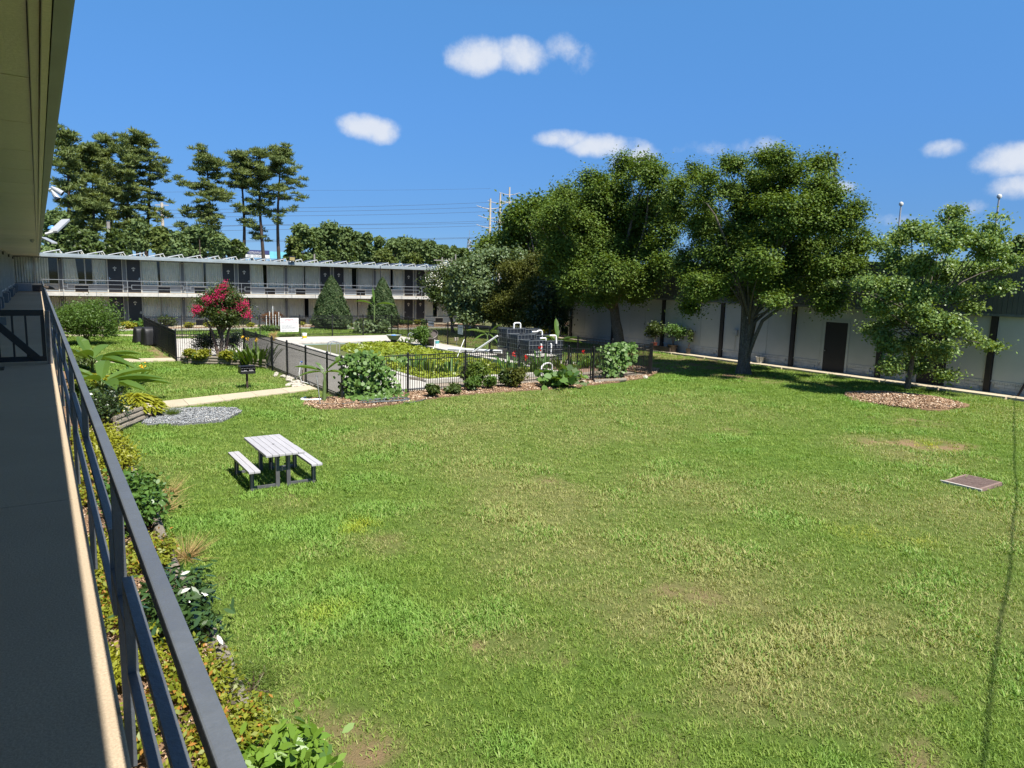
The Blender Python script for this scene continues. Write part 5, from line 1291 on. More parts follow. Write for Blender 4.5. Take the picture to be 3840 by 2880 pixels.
# ================================================================== SHRUBS AND BED PLANTS
def bush(label, f, x, y, rx, ry, leaf, n, L, Wd, name='shrub', cat='shrub', group=None, ground=0.0, stems=6, ybase=None, lob=7, shape='diamond', **kw):
    """a round leafy bush: ground point below it, lobes filling an uneven dome"""
    yb = ybase if ybase is not None else y+ry
    base = PZ(*f(x, yb), ground); s = mppx(base); e0 = f(x, y); e1 = f(x+rx, y+ry)
    rw, rh = (e1[0]-e0[0])*s, (e1[1]-e0[1])*s
    D = math.hypot(base[0], base[1])+rw*.5
    base = base + np.array((base[0], base[1], 0))/math.hypot(base[0], base[1])*rw*.5
    c0 = base+np.array((0, 0, rh*1.02)); lb = [(c0, (rw*.72, rw*.72, rh*.74))]
    for i in range(lob):
        a = 6.283*i/lob+rng.uniform(-.3, .3); q = rng.uniform(.42, .62); zf = rng.uniform(-.45, .5)
        lb.append((c0+np.array((math.cos(a)*rw*q, math.sin(a)*rw*q, rh*zf)), (rw*.46, rw*.46, rh*.46)))
    t = thing(name, base, label, cat, group)
    kw = {**dict(clump=rw*.16, per=18, shell=.6, up=.5), **kw}
    pk, cc = crown(lb, n, L, Wd, **kw)
    pk[0][:, 2] = np.maximum(pk[0][:, 2], base[2]+.03)
    m = MB()
    for i in range(stems):
        q = cc[rng.integers(len(cc))]; m.tube([base+rng.normal(size=3)*np.array((.04, .04, 0)), base*.55+q*.45+np.array((0, 0, .04)), q], [.018+.008*rh, .014, .005], 5)
    m.build('stem', M_TWIG, t)
    leaf_mesh('foliage', [pk], leaf, t, shape=shape)
    return t, lb
# far lawn
bush('big feathery bright green bush left of the motel doors below the walkway', zL, 600, 205, 205, 165, L_SOFT, 14000, .16, .05, ybase=365, clump=.42, shell=.7, up=.25, flat=.4, stems=14, lob=10)
bush('light leafy shrub growing out of the right flank of the big feathery bush', zL, 775, 225, 45, 55, L_LIGHT, 1500, .14, .07, ybase=300)
bush('yellow shrub by the ground floor door behind the barbecues', zL, 895, 222, 48, 26, L_YEL, 1500, .13, .08)
bush('blue green hosta next to the yellow shrub behind the barbecues', zL, 965, 215, 36, 22, L_VINE, 160, .42, .24, shape='hex', clump=.25, per=6, ybase=240)
bush('round green bush in a wooden box behind the far left fence', z3, 1302, 850, 72, 62, L_MID, 2200, .14, .08, ybase=930)
for i, (x, y, rx, ry, lf, lb) in enumerate(((1500, 905, 52, 34, L_YEL, 'yellow green shrub left of the pink tree in the far bed'), (1685, 905, 50, 32, L_YEL, 'yellow green shrub behind the pink tree trunk'), (2065, 905, 36, 24, L_YEL, 'yellow tuft right of the pink tree in the far bed'))):
    bush(lb, z3, x, y, rx, ry, lf, 1200, .12, .07)
def spears(label, f, x, y, n, hgt, spread, leaf, wid, lean=.35, name='lily_plant', cat='plant', group=None, ground=0.0, flower=None, nf=0, fs=.12, curve=True):
    """upright sword or canna leaves from one crown, each with its midrib and tip"""
    b0 = PZ(*f(x, y), ground); t = thing(name, b0, label, cat, group); P = []
    m = MB(); vs = []
    for i in range(n):
        a = rng.uniform(0, 6.283); r = spread*math.sqrt(rng.random())*.55; h = hgt*rng.uniform(.5, 1.1); le = lean*rng.uniform(.3, 2.2)
        o = b0+np.array((math.cos(a)*r, math.sin(a)*r, 0)); dx = np.array((math.cos(a), math.sin(a), 0)); sd = np.array((-dx[1], dx[0], 0)); w_ = wid*rng.uniform(.7, 1.2)
        pts = [o, o+dx*le*h*.38+(0, 0, h*.45), o+dx*le*h*.85+(0, 0, h*.78), o+dx*le*h*1.35+(0, 0, h*(.98 if le < .3 else .80))]
        ww = [w_*.35, w_*.9, w_*.75, .004]; v = []
        for p, q in zip(pts, ww): v += [p-sd*q/2, p+np.array((0, 0, -.12*q)), p+sd*q/2]
        fs_ = []
        for j in range(3): fs_ += [(j*3, j*3+1, j*3+4, j*3+3), (j*3+1, j*3+2, j*3+5, j*3+4)]
        m.add(v, fs_)
    m.build('leaves', leaf, t)
    for i in range(nf):
        o = b0+np.array((rng.normal()*spread*.3, rng.normal()*spread*.3, hgt*rng.uniform(.95, 1.25))); k = 14
        MB().tube([b0+(o-b0)*np.array((.6, .6, 0)), o], .008, 5).build('flower_stem', M_STEM, t)
        leaf_mesh('flower', [(o+rng.normal(size=(k, 3))*fs*.4, rng.normal(size=(k, 3)), rng.normal(size=(k, 3))+(0, 0, .5), np.full(k, fs), np.full(k, fs*.5), rng.random(k))], flower, t)
    return t
spears('green lilies behind the fence right of the pink tree', z3, 1900, 925, 46, 1.1, 2.0, L_LIGHT, .09)
spears('green lilies left of the bronze maple behind the far fence', z2, 590, 815, 26, 1.1, 1.0, L_LIGHT, .09)
spears('small green lilies before the first cone shaped holly', z2, 1055, 818, 24, .75, .8, L_LIGHT, .07)
spears('dark sword leaves beside the first cone shaped holly', z2, 1090, 815, 22, 1.0, .6, L_MID, .06)
bush('small yellow shrub behind the warning sign right edge', z2, 962, 805, 22, 20, L_YEL, 600, .11, .07)
bush('low yellow and dark mixed shrub right of the first cone shaped holly', z2, 1325, 815, 55, 30, L_YEL, 1500, .13, .07)
bush('bronze red weeping maple behind the far fence', z2, 718, 765, 105, 65, L_RED, 5200, .12, .045, name='maple_shrub', ybase=840, flat=.4, stems=16)
m = MB(); bq = PZ(*z2(712, 868)); 
for i, (dx, h) in enumerate(((-.45, 1.25), (-.2, 1.55), (0.05, 1.95), (.25, 1.3), (.5, 1.5), (.62, 1.2))): m.tube([bq+(dx, 0, 0), bq+(dx+.01, 0, h)], .028, 6)
solo('plant_stakes', m, M_WPLA, 'cluster of thin pale garden stakes before the bronze maple', 'stakes', at=bq, kind='stuff')
bush('grey green leafy plants at the foot of the bronze maple', z2, 690, 845, 85, 26, L_SOFT, 900, .2, .1, name='bed_plant', cat='plant')
bush('grey green leafy plants left of the warning sign', z2, 770, 850, 40, 24, L_FIG, 500, .2, .12, name='bed_plant', cat='plant')
def cone(label, x, top, base_y, half, D, f=z2):
    c = PD(*f(x, base_y), D); tp_ = PD(*f(x, top), D); s = mppx(c); R0 = half/2.212*s; H = tp_[2]-.25
    base = np.array((c[0], c[1], 0.)); t = thing('cone_holly', base, label, 'shrub', 'cone shaped hollies on the far lawn')
    MB().tube([base, base+(0, 0, H*.7)], [.12, .04], 8).build('trunk', M_BARK, t)
    n = 34000; u = rng.random(n)**.75; z = .25+H*(1-u); a = rng.uniform(0, 6.283, n)
    prof = lambda q: R0*np.clip(1.12*q**.72-.12*q**6, 0, 1)*(1+.05*np.sin(7*a+z*5)+.05*np.sin(3*a-z*3))
    q = np.clip((H+.25-z)/H, 0, 1); r = prof(q)*np.where(z < .5, .92, 1)*rng.uniform(.62, 1.03, n)
    P = np.stack([c[0]+r*np.cos(a), c[1]+r*np.sin(a), z], 1); Nn = np.stack([np.cos(a), np.sin(a), np.full(n, .55)], 1)+rng.normal(size=(n, 3))*.6
    leaf_mesh('foliage', [(P, Nn, rng.normal(size=(n, 3))+(0, 0, .3), rng.uniform(.11, .18, n), rng.uniform(.07, .11, n), rng.random(n))], L_CONE, t)
cone('large cone shaped clipped holly nearest the warning sign', 1205, 405, 800, 162, 60.5)
cone('second cone shaped clipped holly behind the banana plant', 1625, 420, 790, 138, 62.5)
bush('round dark shrub before the ground floor window right of the paired doors', zG, 1570, 690, 95, 62, L_MID, 2200, .13, .08)
bush('big leaved pale plant below the white flowering tree', zG, 1790, 700, 125, 70, L_FIG, 260, .42, .3, shape='hex', clump=.3, per=6, name='bed_plant', cat='plant')
for x, lb in ((1000, 'first leafy bed plant right of the far fence corner'), (1130, 'second leafy bed plant right of the far fence corner'), (1300, 'third leafy bed plant right of the far fence corner'), (1410, 'fourth leafy bed plant right of the far fence corner')):
    bush(lb, zG, x, 780, 70, 55, (L_LIGHT, L_YEL, L_SOFT, L_LIGHT)[(x//100) % 4], 1100, .15, .08, name='bed_plant', cat='plant')
# below the banana at the far fence
bush('leafy taro plants left of the tall banana at the far fence', zG, 330, 900, 135, 95, L_FIG, 420, .34, .2, shape='hex', clump=.35, per=6, name='taro_plant', cat='plant', ybase=990)
bush('leafy taro plants right of the tall banana at the far fence', zG, 630, 905, 105, 90, L_FIG, 340, .34, .2, shape='hex', clump=.35, per=6, name='taro_plant', cat='plant', ybase=990)
spears('sword leaved plants by the far fence corner', zG, 745, 860, 22, 1.2, .8, L_LIGHT, .09)
bush('round bushy plant growing in the tilted tub', zG, 1420, 1030, 200, 190, L_SOFT, 5200, .12, .08, ybase=1240)
spears('tall green marsh leaves rising from the pool before the tilted tub', zG, 1100, 1240, 50, .75, 1.1, L_LIGHT, .09, ground=-.3, name='marsh_plant')
bush('dry straw coloured grass tuft behind the side fence post', z2, 722, 905, 28, 30, L_STRAW, 500, .3, .012, name='dry_grass_tuft', cat='grass tuft', shape='blade', ground=.05)
# planter
for x, y, rx, ry, lf, lb in ((30, 1055, 55, 50, L_YEL, 'yellow shrub at the left end of the log edged planter'), (130, 1060, 62, 52, L_YEL, 'second yellow shrub in the log edged planter'), (335, 1070, 65, 45, L_YEL, 'yellow shrub right of the pink tree trunk in the planter'), (80, 1080, 30, 30, L_LIGHT, 'small light grassy plant between the yellow planter shrubs'), (430, 1075, 45, 40, L_SOFT, 'loose green plant at the right of the planter')):
    bush(lb, z2, x, y, rx, ry, lf, 2600, .085, .05, ground=.2)
bush('loose dark shrub under the pink tree left of its trunk', z2, 170, 970, 110, 100, L_DARK, 4200, .07, .04, ground=.2, shell=.3, clump=.2)
bush('loose dark shrub under the pink tree right of its trunk', z2, 390, 950, 90, 100, L_DARK, 3600, .07, .04, ground=.2, shell=.3, clump=.2)
spears('canna lilies with yellow flowers at the planter corner', z2, 585, 1128, 85, .95, 1.5, L_LIGHT, .12, flower=L_YELFL, nf=5, ground=.2, name='canna_plant', fs=.075)
spears('small canna behind the park grill', z2, 505, 1150, 12, .5, .4, L_MID, .10, name='canna_plant', ground=.05)

# ---- bananas
def blade_leaf(mb, o, a, L, w, rise, droop, seg=9, tw=0.0):
    """one banana leaf: an arched midrib with two half blades, split here and there at the edge"""
    dx = np.array((math.cos(a), math.sin(a), 0)); sd = np.array((-dx[1], dx[0], 0)); v = []; f = []
    for i in range(seg+1):
        t = i/seg; p = o+dx*L*(t*math.cos(rise)+.12*t)+np.array((0, 0, L*(math.sin(rise)*t-droop*t*t)))
        ww = w*max(.02, math.sin(min(1, t*1.12+.05)*math.pi)**.55 if t < .93 else .35*(1-t)/.07+.02)
        cut = 1-rng.uniform(.1, .4)*(rng.random() < .4)
        up = np.array((0, 0, .30*ww)); s2 = sd*math.cos(tw)+np.array((0, 0, math.sin(tw)))
        v += [p-s2*ww/2*cut+up, p, p+s2*ww/2+up]
    for i in range(seg): f += [(i*3, i*3+1, i*3+4, i*3+3), (i*3+1, i*3+2, i*3+5, i*3+4)]
    mb.add(v, f)
def banana(label, base, H, leaves, r=.07, cat='plant', stalk=M_STEM):
    t = thing('banana_plant', base, label, cat, 'banana plants'); base = np.array(base, float)
    topo = base+np.array((.03, 0, H))
    MB().tube([base, base+(0.02, 0, H*.5), topo], [r, r*.8, r*.5], 9).build('stalk', stalk, t, smooth=True)
    for (az, L, w, rise, droop) in leaves:
        a = R_(az); m = MB(); d = np.array((math.cos(a), math.sin(a), 0)); pet = topo+d*L*.14*math.cos(rise)+np.array((0, 0, L*.16*max(.5, math.sin(rise)+.4)))
        m.tube([topo-(0, 0, .05), (topo+pet)/2, pet], [r*.4, r*.28, .012], 6); m.build('leaf_stalk', M_STEM, t)
        m = MB(); blade_leaf(m, pet, a, L, w, rise, droop); lf = m.build('leaf', L_BANANA, t, smooth=False)
        a_ = lf.data.attributes.new('tint', 'FLOAT', 'POINT'); a_.data.foreach_set('value', np.full(len(lf.data.vertices), rng.random(), np.float32))
    return t
# azimuth 0 = +X; picture right is about -34 degrees, picture left about 146 degrees
p = PZ(*zG(505, 985)); banana('banana plant with three leaves standing behind the far pool fence', p, 2.1, [(150, 1.5, .38, .42, .32), (-30, 1.5, .42, .30, .38), (100, 1.35, .24, 1.5, .02), (-20, .9, .3, -.2, .3)], .09)
p = PD(*zT(418, 520), 41.0)*np.array((1, 1, 0)); banana('banana plant left of the tallest water tank', p, 1.15, [(150, 1.15, .32, .35, .25), (-35, 1.0, .30, .75, .1), (170, .9, .25, -.3, .4), (-50, .8, .24, -.6, .5)], .07)
p = PD(*zT(1868, 860), 38.2)*np.array((1, 1, 0)); p[2] = .0
banana('banana plant in sunlight right of the wooden crate table', p, 1.05, [(148, 1.05, .36, .18, .22), (-28, 1.2, .42, .30, .18), (-38, 1.2, .40, .05, .1), (75, 1.25, .30, 1.35, .02), (130, .8, .3, .6, .3)], .085, stalk=M('banana_stalk', (.30, .25, .06), .6, .3, 9))
p = PZ(*z2(1140, 1445), .03)
banana('young banana plant at the near corner of the pool fence', p, .95, [(148, .95, .30, .25, .12), (-20, .75, .30, .75, .1), (-40, .6, .24, .2, .3), (170, .8, .2, .05, .3), (120, .5, .2, .8, .1)], .075)
p = PZ(*zL(600, 560)); p[2] = .03
banana('banana plant with broad leaves beside the railing below the big bush', (1.5, 31.0, .03), .75, [(-15, 1.6, .50, .30, .22), (-50, 1.5, .5, .15, .25), (150, 1.4, .48, .45, .25), (110, 1.3, .45, .8, .1), (-85, 1.4, .5, .3, .3), (-35, 1.6, .5, -.05, .22), (60, 1.4, .45, .5, .2), (-110, 1.4, .5, .5, .2), (15, 1.6, .5, .1, .22), (190, 1.3, .45, .6, .2)], .08)
banana('banana plant with drooping leaves above the hosta', (1.5, 26.4, .03), .5, [(-22, 1.75, .48, .15, .12), (-45, 1.5, .48, .0, .2), (150, 1.4, .5, .5, .25), (20, 1.6, .5, .3, .2), (-80, 1.5, .5, .2, .3), (-8, 1.9, .48, -.02, .1), (-120, 1.4, .5, .4, .25), (80, 1.4, .45, .6, .2), (190, 1.2, .45, .6, .2)], .075)
# ---- near bed along the walkway
spears('canna with one yellow flower behind the banana leaves', zL, 930, 640, 12, .8, .5, L_VINE, .16, flower=L_YELFL, nf=1, name='canna_plant', fs=.12, lean=.5)
def hosta(label, c, R, leaf, n, L, w):
    t = thing('hosta_plant', c, label, 'plant'); m = MB(); c = np.array(c, float)
    for i in range(n):
        a = rng.uniform(0, 6.283); r = R*math.sqrt(rng.random()); o = c+np.array((math.cos(a)*r*.85, math.sin(a)*r*.85, .16+.42*(1-(r/R)**2)+rng.uniform(-.05, .05)))
        b = a+rng.normal()*.5; blade_leaf(m, o, b, L*rng.uniform(.7, 1.15), w*rng.uniform(.8, 1.2), .25, .45, 4)
    o = m.build('leaves', leaf, t); a_ = o.data.attributes.new('tint', 'FLOAT', 'POINT'); a_.data.foreach_set('value', np.repeat(rng.random(n), 15).astype(np.float32))
hosta('large yellow green hosta clump above the stacked logs', (2.15, 23.4, .03), .85, L_YEL, 460, .30, .12)
hosta('yellow plant between the banana leaves and the railing', (1.5, 28.6, .03), .6, L_YEL, 110, .3, .12)
def mound(label, c, rx, ry, h, leaf, n, L, w, name='shrub', cat='shrub', group=None, shape='diamond', **kw):
    c = np.array(c, float); t = thing(name, c, label, cat, group)
    lb = [(c+np.array((0, 0, h*.52)), (rx*.75, ry*.75, h*.5))]
    for i in range(7):
        a = 6.283*i/7+rng.uniform(-.3, .3); lb.append((c+np.array((math.cos(a)*rx*.5, math.sin(a)*ry*.5, h*rng.uniform(.35, .68))), (rx*.46, ry*.46, h*.36)))
    kw = {**dict(clump=min(rx, ry)*.22, per=14, shell=.65, up=.6, low=.5), **kw}
    pk, cc = crown(lb, n, L, w, **kw); pk[0][:, 2] = np.maximum(pk[0][:, 2], c[2]+.02); m = MB()
    for i in range(9):
        q = cc[rng.integers(len(cc))]; m.tube([c+rng.normal(size=3)*np.array((.05, .05, 0)), c*.5+q*.5, q], [.014, .01, .004], 5)
    m.build('stem', M_TWIG, t); leaf_mesh('foliage', [pk], leaf, t, shape=shape); return t
for i, (x, y, h_, lf) in enumerate(((1.2, 25.3, .5, L_SOFT), (1.0, 27.6, .5, L_LIGHT), (1.35, 29.3, .45, L_YEL), (1.2, 32.3, .6, L_SOFT), (1.3, 34.2, .6, L_MID), (1.2, 36.2, .5, L_LIGHT), (1.7, 30.4, .35, L_SOFT), (1.75, 27.2, .35, L_MID), (2.0, 28.6, .3, L_LIGHT))):
    mound(ORD[i]+' leafy filler plant among the banana plants, counted along the bed from the hosta', (x, y, .03), .5, .75, h_, lf, 900, .15, .07, name='bed_plant', cat='plant', group='plants among the bananas')
mound('dark glossy round shrub between the railing and the hosta', (1.30, 21.9, .03), .62, .75, 1.0, L_DARK, 2600, .085, .05)
mound('yellow green shrub second from the log corner', (1.10, 19.6, .03), .42, .75, .45, L_YEL, 2200, .075, .04)
mound('large yellow green shrub half way along the near bed', (1.12, 17.0, .03), .48, 1.15, .62, L_YEL, 3600, .075, .04)
mound('glossy green camellia like shrub in the near bed', (1.12, 13.1, .03), .52, 1.35, .78, LEAF('camellia_leaf', (.05, .115, .02), (.10, .18, .035), .22, .36, .4), 2800, .095, .06, shape='hex')
mound('bronze tipped shrub nearest the glossy green shrub', (1.10, 10.95, .03), .36, .62, .40, L_ORNG, 2000, .07, .036)
mound('dark glossy laurel shrub overhanging the log edging', (1.12, 8.55, .03), .46, .85, .78, LEAF('laurel_leaf', (.026, .060, .016), (.06, .11, .03), .15, .24, .65), 1500, .13, .045, shape='hex')
mound('bronze tipped shrub between the laurel and the next log joint', (1.08, 7.25, .03), .40, .55, .36, L_ORNG, 2200, .065, .034)
mound('bronze tipped shrub near the bottom of the picture', (1.15, 6.1, .03), .38, .55, .40, L_ORNG, 2200, .065, .034)
mound('bright green broad leaved shrub at the bottom picture edge', (1.40, 5.3, .03), .42, .45, .52, LEAF('bright_laurel_leaf', (.10, .20, .02), (.18, .28, .04), .3, .38, .35), 700, .12, .06, shape='hex')
for i, (y, x) in enumerate(((4.3, .62), (5.3, .55), (6.6, .50), (7.9, .55), (9.3, .50), (10.4, .55), (11.6, .5), (14.6, .5), (16.0, .45), (18.2, .5), (20.2, .5))):
    mound(ORD[i]+' low bronze and yellow shrub seen between the rails, counted from the camera', (x, y, .03), .34, .58, .36, (L_ORNG if i % 3 else L_YEL), 1100, .07, .038, group='low shrubs along the building foot')
m_ = mound('wispy yellow green weed leaning over the log edging', (1.62, 7.0, .0), .34, .36, .30, L_LIGHT, 900, .09, .008, name='weed', cat='weed', shape='diamond')
def wisps(label, c, n, L, spread, leaf=L_STRAW):
    c = np.array(c, float); k = n; a = rng.uniform(0, 6.283, k); P = c+np.stack([np.cos(a), np.sin(a), np.zeros(k)], 1)*rng.uniform(0, .1, k)[:, None]
    D_ = np.stack([np.cos(a)*spread, np.sin(a)*spread, rng.uniform(.3, 1, k)], 1)
    o = leaf_mesh('dry_grass', [(P, rng.normal(size=(k, 3)), D_, rng.uniform(.5, 1.2, k)*L, np.full(k, .009), rng.random(k))], leaf, None, at=c, shape='blade'); return tag(o, label, 'grass tuft')
wisps('dry straw coloured grass tuft at the corner of the camellia like shrub', (1.62, 13.6, .0), 260, .55, .9)
wisps('dry straw coloured grass tuft leaning over the edging before the laurel', (1.62, 11.1, .0), 320, .55, 1.1)
wisps('reddish dry grass wisps on the lawn right of the glossy shrub', (1.85, 14.6, .0), 160, .5, .9)
wisps('green grass tuft growing at the gravel corner', (3.15, 22.9, .03), 420, .32, .7, L_LIGHT)
mound('pale squash leaves on the lawn edge near the bottom', (1.62, 5.75, .0), .28, .3, .2, L_VINE, 90, .17, .15, shape='hex', name='squash_plant', cat='plant')
# ---- front mulch bed
for i, (x, y, rx, ry, lf, lb, n) in enumerate(((275, 1360, 58, 58, L_MID, 'small dark pepper plant nearest the hose coil', 900), (440, 1352, 70, 42, L_MID, 'low pepper plant second from the hose coil', 900),
        (610, 1215, 120, 125, L_LIGHT, 'big bright green leafy plant behind the peppers at the front fence', 3600), (605, 1300, 70, 65, L_SOFT, 'dark leaved pepper plant before the big bright one, left', 1000), (742, 1290, 55, 62, L_SOFT, 'dark leaved pepper plant before the big bright one, right', 900),
        (880, 1250, 68, 85, L_MID, 'dense dark green bush at the front fence middle', 2000), (965, 1250, 75, 90, L_OLIVE, 'thin olive green bush right of the dense dark one', 2000))):
    bush(lb, z3b, x, y, rx, ry, lf, n, .16, .07, ground=.03, per=12, hang=.35)
bush('squash plant with big ragged leaves beside the white hoop', z3b, 1300, 1265, 155, 75, L_VINE, 170, .36, .30, ground=.03, shape='hex', per=4, clump=.25, name='squash_plant', cat='plant')
bush('squash plant with rounded leaves right of the white hoop', z3b, 1385, 1245, 75, 62, L_FIG, 110, .36, .32, ground=.03, shape='hex', per=4, clump=.25, name='squash_plant', cat='plant')
def vine(label, f, patches, n, L, plane, leaf=L_VINE):
    """heart leaves hung over a fence: spread about the fence plane, facing out and up"""
    P, N, Dd, Ln, Wd, T = [], [], [], [], [], []
    for (x, y, rx, ry, w_) in patches:
        k = int(n*w_)
        for i in range(k):
            a = rng.uniform(0, 6.283); r = math.sqrt(rng.random()); px, py = f(x+rx*r*math.cos(a), y+ry*r*math.sin(a)); p = plane(px, py)
            if p is None or p[2] < .02: continue
            P.append(p+rng.normal(size=3)*np.array((.1, .18, .05))); N.append(np.array((-.4, -.8, .55))+rng.normal(size=3)*.5); Dd.append(np.array((rng.normal()*.7, rng.normal()*.3, -.8))); s = rng.uniform(.6, 1.25); Ln.append(L*s); Wd.append(L*s*.9); T.append(rng.random())
    base = np.array(P); b0 = np.array((base[:, 0].mean(), base[:, 1].mean(), .03)); t = thing('climbing_vine', b0, label, 'vine')
    leaf_mesh('foliage', [(base, np.array(N), np.array(Dd), np.array(Ln), np.array(Wd), np.array(T))], leaf, t, shape='hex', fold=.08)
    m = MB()
    for i in range(12):
        q = base[rng.integers(len(base))]; m.tube([np.array((q[0]+rng.normal()*.3, q[1]-.03, .03)), np.array((q[0]+rng.normal()*.15, q[1], q[2]*.55)), q], [.012, .009, .004], 5)
    m.build('stem', M_STEM, t)
    return t
fy = lambda off: (lambda px, py: PY(px, py, 23.75+off))
vine('heart leaved vine climbing the near front fence corner', z2, [(1480, 1130, 150, 90, .22), (1500, 1230, 190, 110, .40), (1420, 1340, 130, 60, .12), (1640, 1330, 150, 70, .12), (1480, 1080, 60, 40, .05), (1780, 1100, 60, 25, .02), (1330, 1110, 60, 40, .04), (1350, 1250, 70, 90, .08)], 1500, .15, fy(-.15))
vine('heart leaved vine trailing on the mulch under the fence corner', z2, [(1500, 1390, 230, 45, .8), (1650, 1390, 160, 35, .2)], 520, .15, lambda px, py: PZ(px, py, .10))
vine('heart leaved vine climbing the fence right of the garden gate', z3b, [(1760, 1040, 85, 60, .25), (1860, 1000, 85, 35, .18), (1790, 1120, 95, 80, .32), (1760, 1210, 80, 50, .18), (1930, 1090, 30, 30, .03), (1700, 1150, 60, 50, .06)], 900, .165, fy(-.1))
# ---- water plants and the plants at the pool's near end
HY = [PZ(*zG(x, y), -.2)[:2] for x, y in ((-140, 1330), (0, 1255), (300, 1215), (640, 1175), (800, 1165), (960, 1195), (1130, 1235), (1300, 1285), (1500, 1325), (1750, 1370), (2000, 1400), (2150, 1460))]
HY = [(float(a), float(b)) for a, b in HY]
hy_poly = [(max(PX0+.1, min(PX1-.1, a)), min(PY1-.2, max(PY0+.1, b))) for a, b in HY]+[(PX1-.1, PY0+.1), (PX0+.1, PY0+.1), (PX0+.1, 31.0), (14.6, 32.5)]
n = 34000; x = rng.uniform(PX0, PX1, n); y = rng.uniform(PY0, PY1, n); ok = in_poly(x, y, hy_poly) & (fbm(x, y, 1.3, 3, 21) > .36)
x, y = x[ok], y[ok]; n = len(x); z = -.30+.38*rng.random(n)*(.5+fbm(x, y, .9, 3, 22))
a = rng.uniform(0, 6.283, n); pk = (np.stack([x, y, z], 1), np.stack([np.cos(a)*.6, np.sin(a)*.6, np.full(n, .8)], 1)+rng.normal(size=(n, 3))*.35, np.stack([np.cos(a), np.sin(a), np.full(n, .7)], 1), rng.uniform(.12, .20, n), rng.uniform(.10, .16, n), np.clip(fbm(x, y, 2.0, 3, 23)*1.3-.2+rng.normal(size=n)*.12, 0, 1))
o = leaf_mesh('water_hyacinth', [pk], L_HYA, None, at=(17, 32, -.33), shape='hex'); tag(o, 'bright yellow green floating water plants covering the near half of the pool', 'water plants', kind='stuff')
k = 0
for (x, y, h_, nn, lf, nf, fl, lb) in ((110, 1200, .9, 26, L_VINE, 0, None, 'tall leaved water plant at the left near pool edge'), (250, 1230, .85, 26, L_LIGHT, 0, None, 'broad leaved water plant second from the left pool edge'), (420, 1230, .8, 22, L_VINE, 0, None, 'water plant behind the big bright bed plant'),
        (900, 1200, 1.0, 26, L_VINE, 0, None, 'tall canna in the pool left of the crate table'), (960, 1230, .95, 22, L_VINE, 2, L_REDFL, 'canna with a red flower before the crate table'), (1090, 1220, .8, 22, L_LIGHT, 0, None, 'low canna before the crate table legs'), (1190, 1200, 1.0, 28, L_VINE, 1, L_REDFL, 'canna with a red flower left of the sunlit banana plant'),
        (1330, 1190, .8, 30, L_LIGHT, 0, None, 'light green water plants below the sunlit banana plant'), (1480, 1190, .75, 26, L_VINE, 1, L_REDFL, 'canna with a small red flower behind the garden gate'), (1580, 1180, .95, 28, L_LIGHT, 0, None, 'tall light canna right behind the garden gate'), (1650, 1190, .8, 22, L_VINE, 0, None, 'canna half hidden by the vine right of the gate')):
    spears(lb, z3b, x, y, nn, h_, 1.0, lf, .13, flower=fl, nf=nf, fs=.14, name='canna_plant', ground=-.1, group='cannas and marsh plants in the pool')
# ---- potted plants and bits along the hall
def pot(f, x, y, r, h, col, label, name='plant_pot', cat='plant pot', X=None):
    p = PZ(*f(x, y), .09); t = thing(name, p, label, cat)
    MB().lathe(p, [(r*.7, 0), (r, h*.95), (r*1.08, h), (r*.9, h*1.0), (r*.8, h*.85), (.01, h*.84)], 18).build('pot', col, t, smooth=True); return p, t
POTR = M('pot_red', (.26, .06, .035), .7, .2, 5); POTB = M('pot_brown', (.075, .055, .042), .5, .3, 5); POTW = M('pot_white', (.50, .50, .47), .7, .15, 5)
def potted(f, x, y, r, h, mat, pl, leaf, n, L, ph, pr, ptl, plbl, shape='diamond', thin=False):
    p, t = pot(f, x, y, r, h, mat, plbl)
    c = p+np.array((0, 0, h)); q = thing('potted_plant', c-(0, 0, .02), ptl, 'plant')
    lb = [(c+np.array((rng.normal()*pr*.35, rng.normal()*pr*.35, ph*rng.uniform(.45, .95))), (pr*.55, pr*.55, ph*.26)) for _ in range(5)]
    pk, cc = crown(lb, n, L, L*.4, clump=pr*.22, per=10, shell=.3); m = MB()
    for s in range(7): qq = cc[rng.integers(len(cc))]; m.tube([c-(0, 0, .03), c*.5+qq*.5, qq], [.014, .01, .004], 5)
    m.build('stem', M_TWIG, q); leaf_mesh('foliage', [pk], leaf, q, shape=shape)
potted(zR, 1370, 892, .19, .50, POTR, '', L_MID, 1500, .16, 1.3, .72, 'spreading shrub growing in the red pot by the hall wall', 'tall red clay pot on the hall walkway')
potted(zR, 1605, 918, .34, .46, POTB, '', L_VINE, 1500, .17, 1.15, .75, 'fern leaved plant growing in the round brown pot', 'big round brown pot on the hall walkway')
potted(zR, 1805, 942, .16, .34, POTB, '', L_MID, 320, .14, 1.1, .36, 'thin plant growing in the small brown pot', 'small brown pot right of the round one on the hall walkway')
p, t = pot(z4b, 690, 1322, .24, .36, POTW, 'white planter pot by the hall wall right of the forked trunk')
spears('few thin stalks growing in the white planter pot', z4b, 690, 1322, 8, .75, .2, L_MID, .02, name='potted_plant', ground=.3)
p = PZ(*zR(1440, 905), .09); solo('planter_box', MB().box(p[0]-.02, p[0]+.32, p[1]-.9, p[1]+.55, .092, .40), POTB, 'long dark planter box between the red and brown pots', 'planter', bevel=.01)
potted(zR, 520, 735, .2, .3, POTW, '', L_SOFT, 500, .3, .7, .5, 'spiky grassy plant in the pale tub beyond the fence', 'pale tub with spiky grass by the hall far end', shape='blade')
bush('bright yellow shrubs before the hall entrance behind the pool fence', zT, 1600, 250, 260, 55, L_YEL, 2600, .16, .09, ybase=330)
um = PZ(*zR(288, 705), .05); t = thing('closed_umbrella', um, 'closed red umbrella standing by the glass hall entrance', 'umbrella')
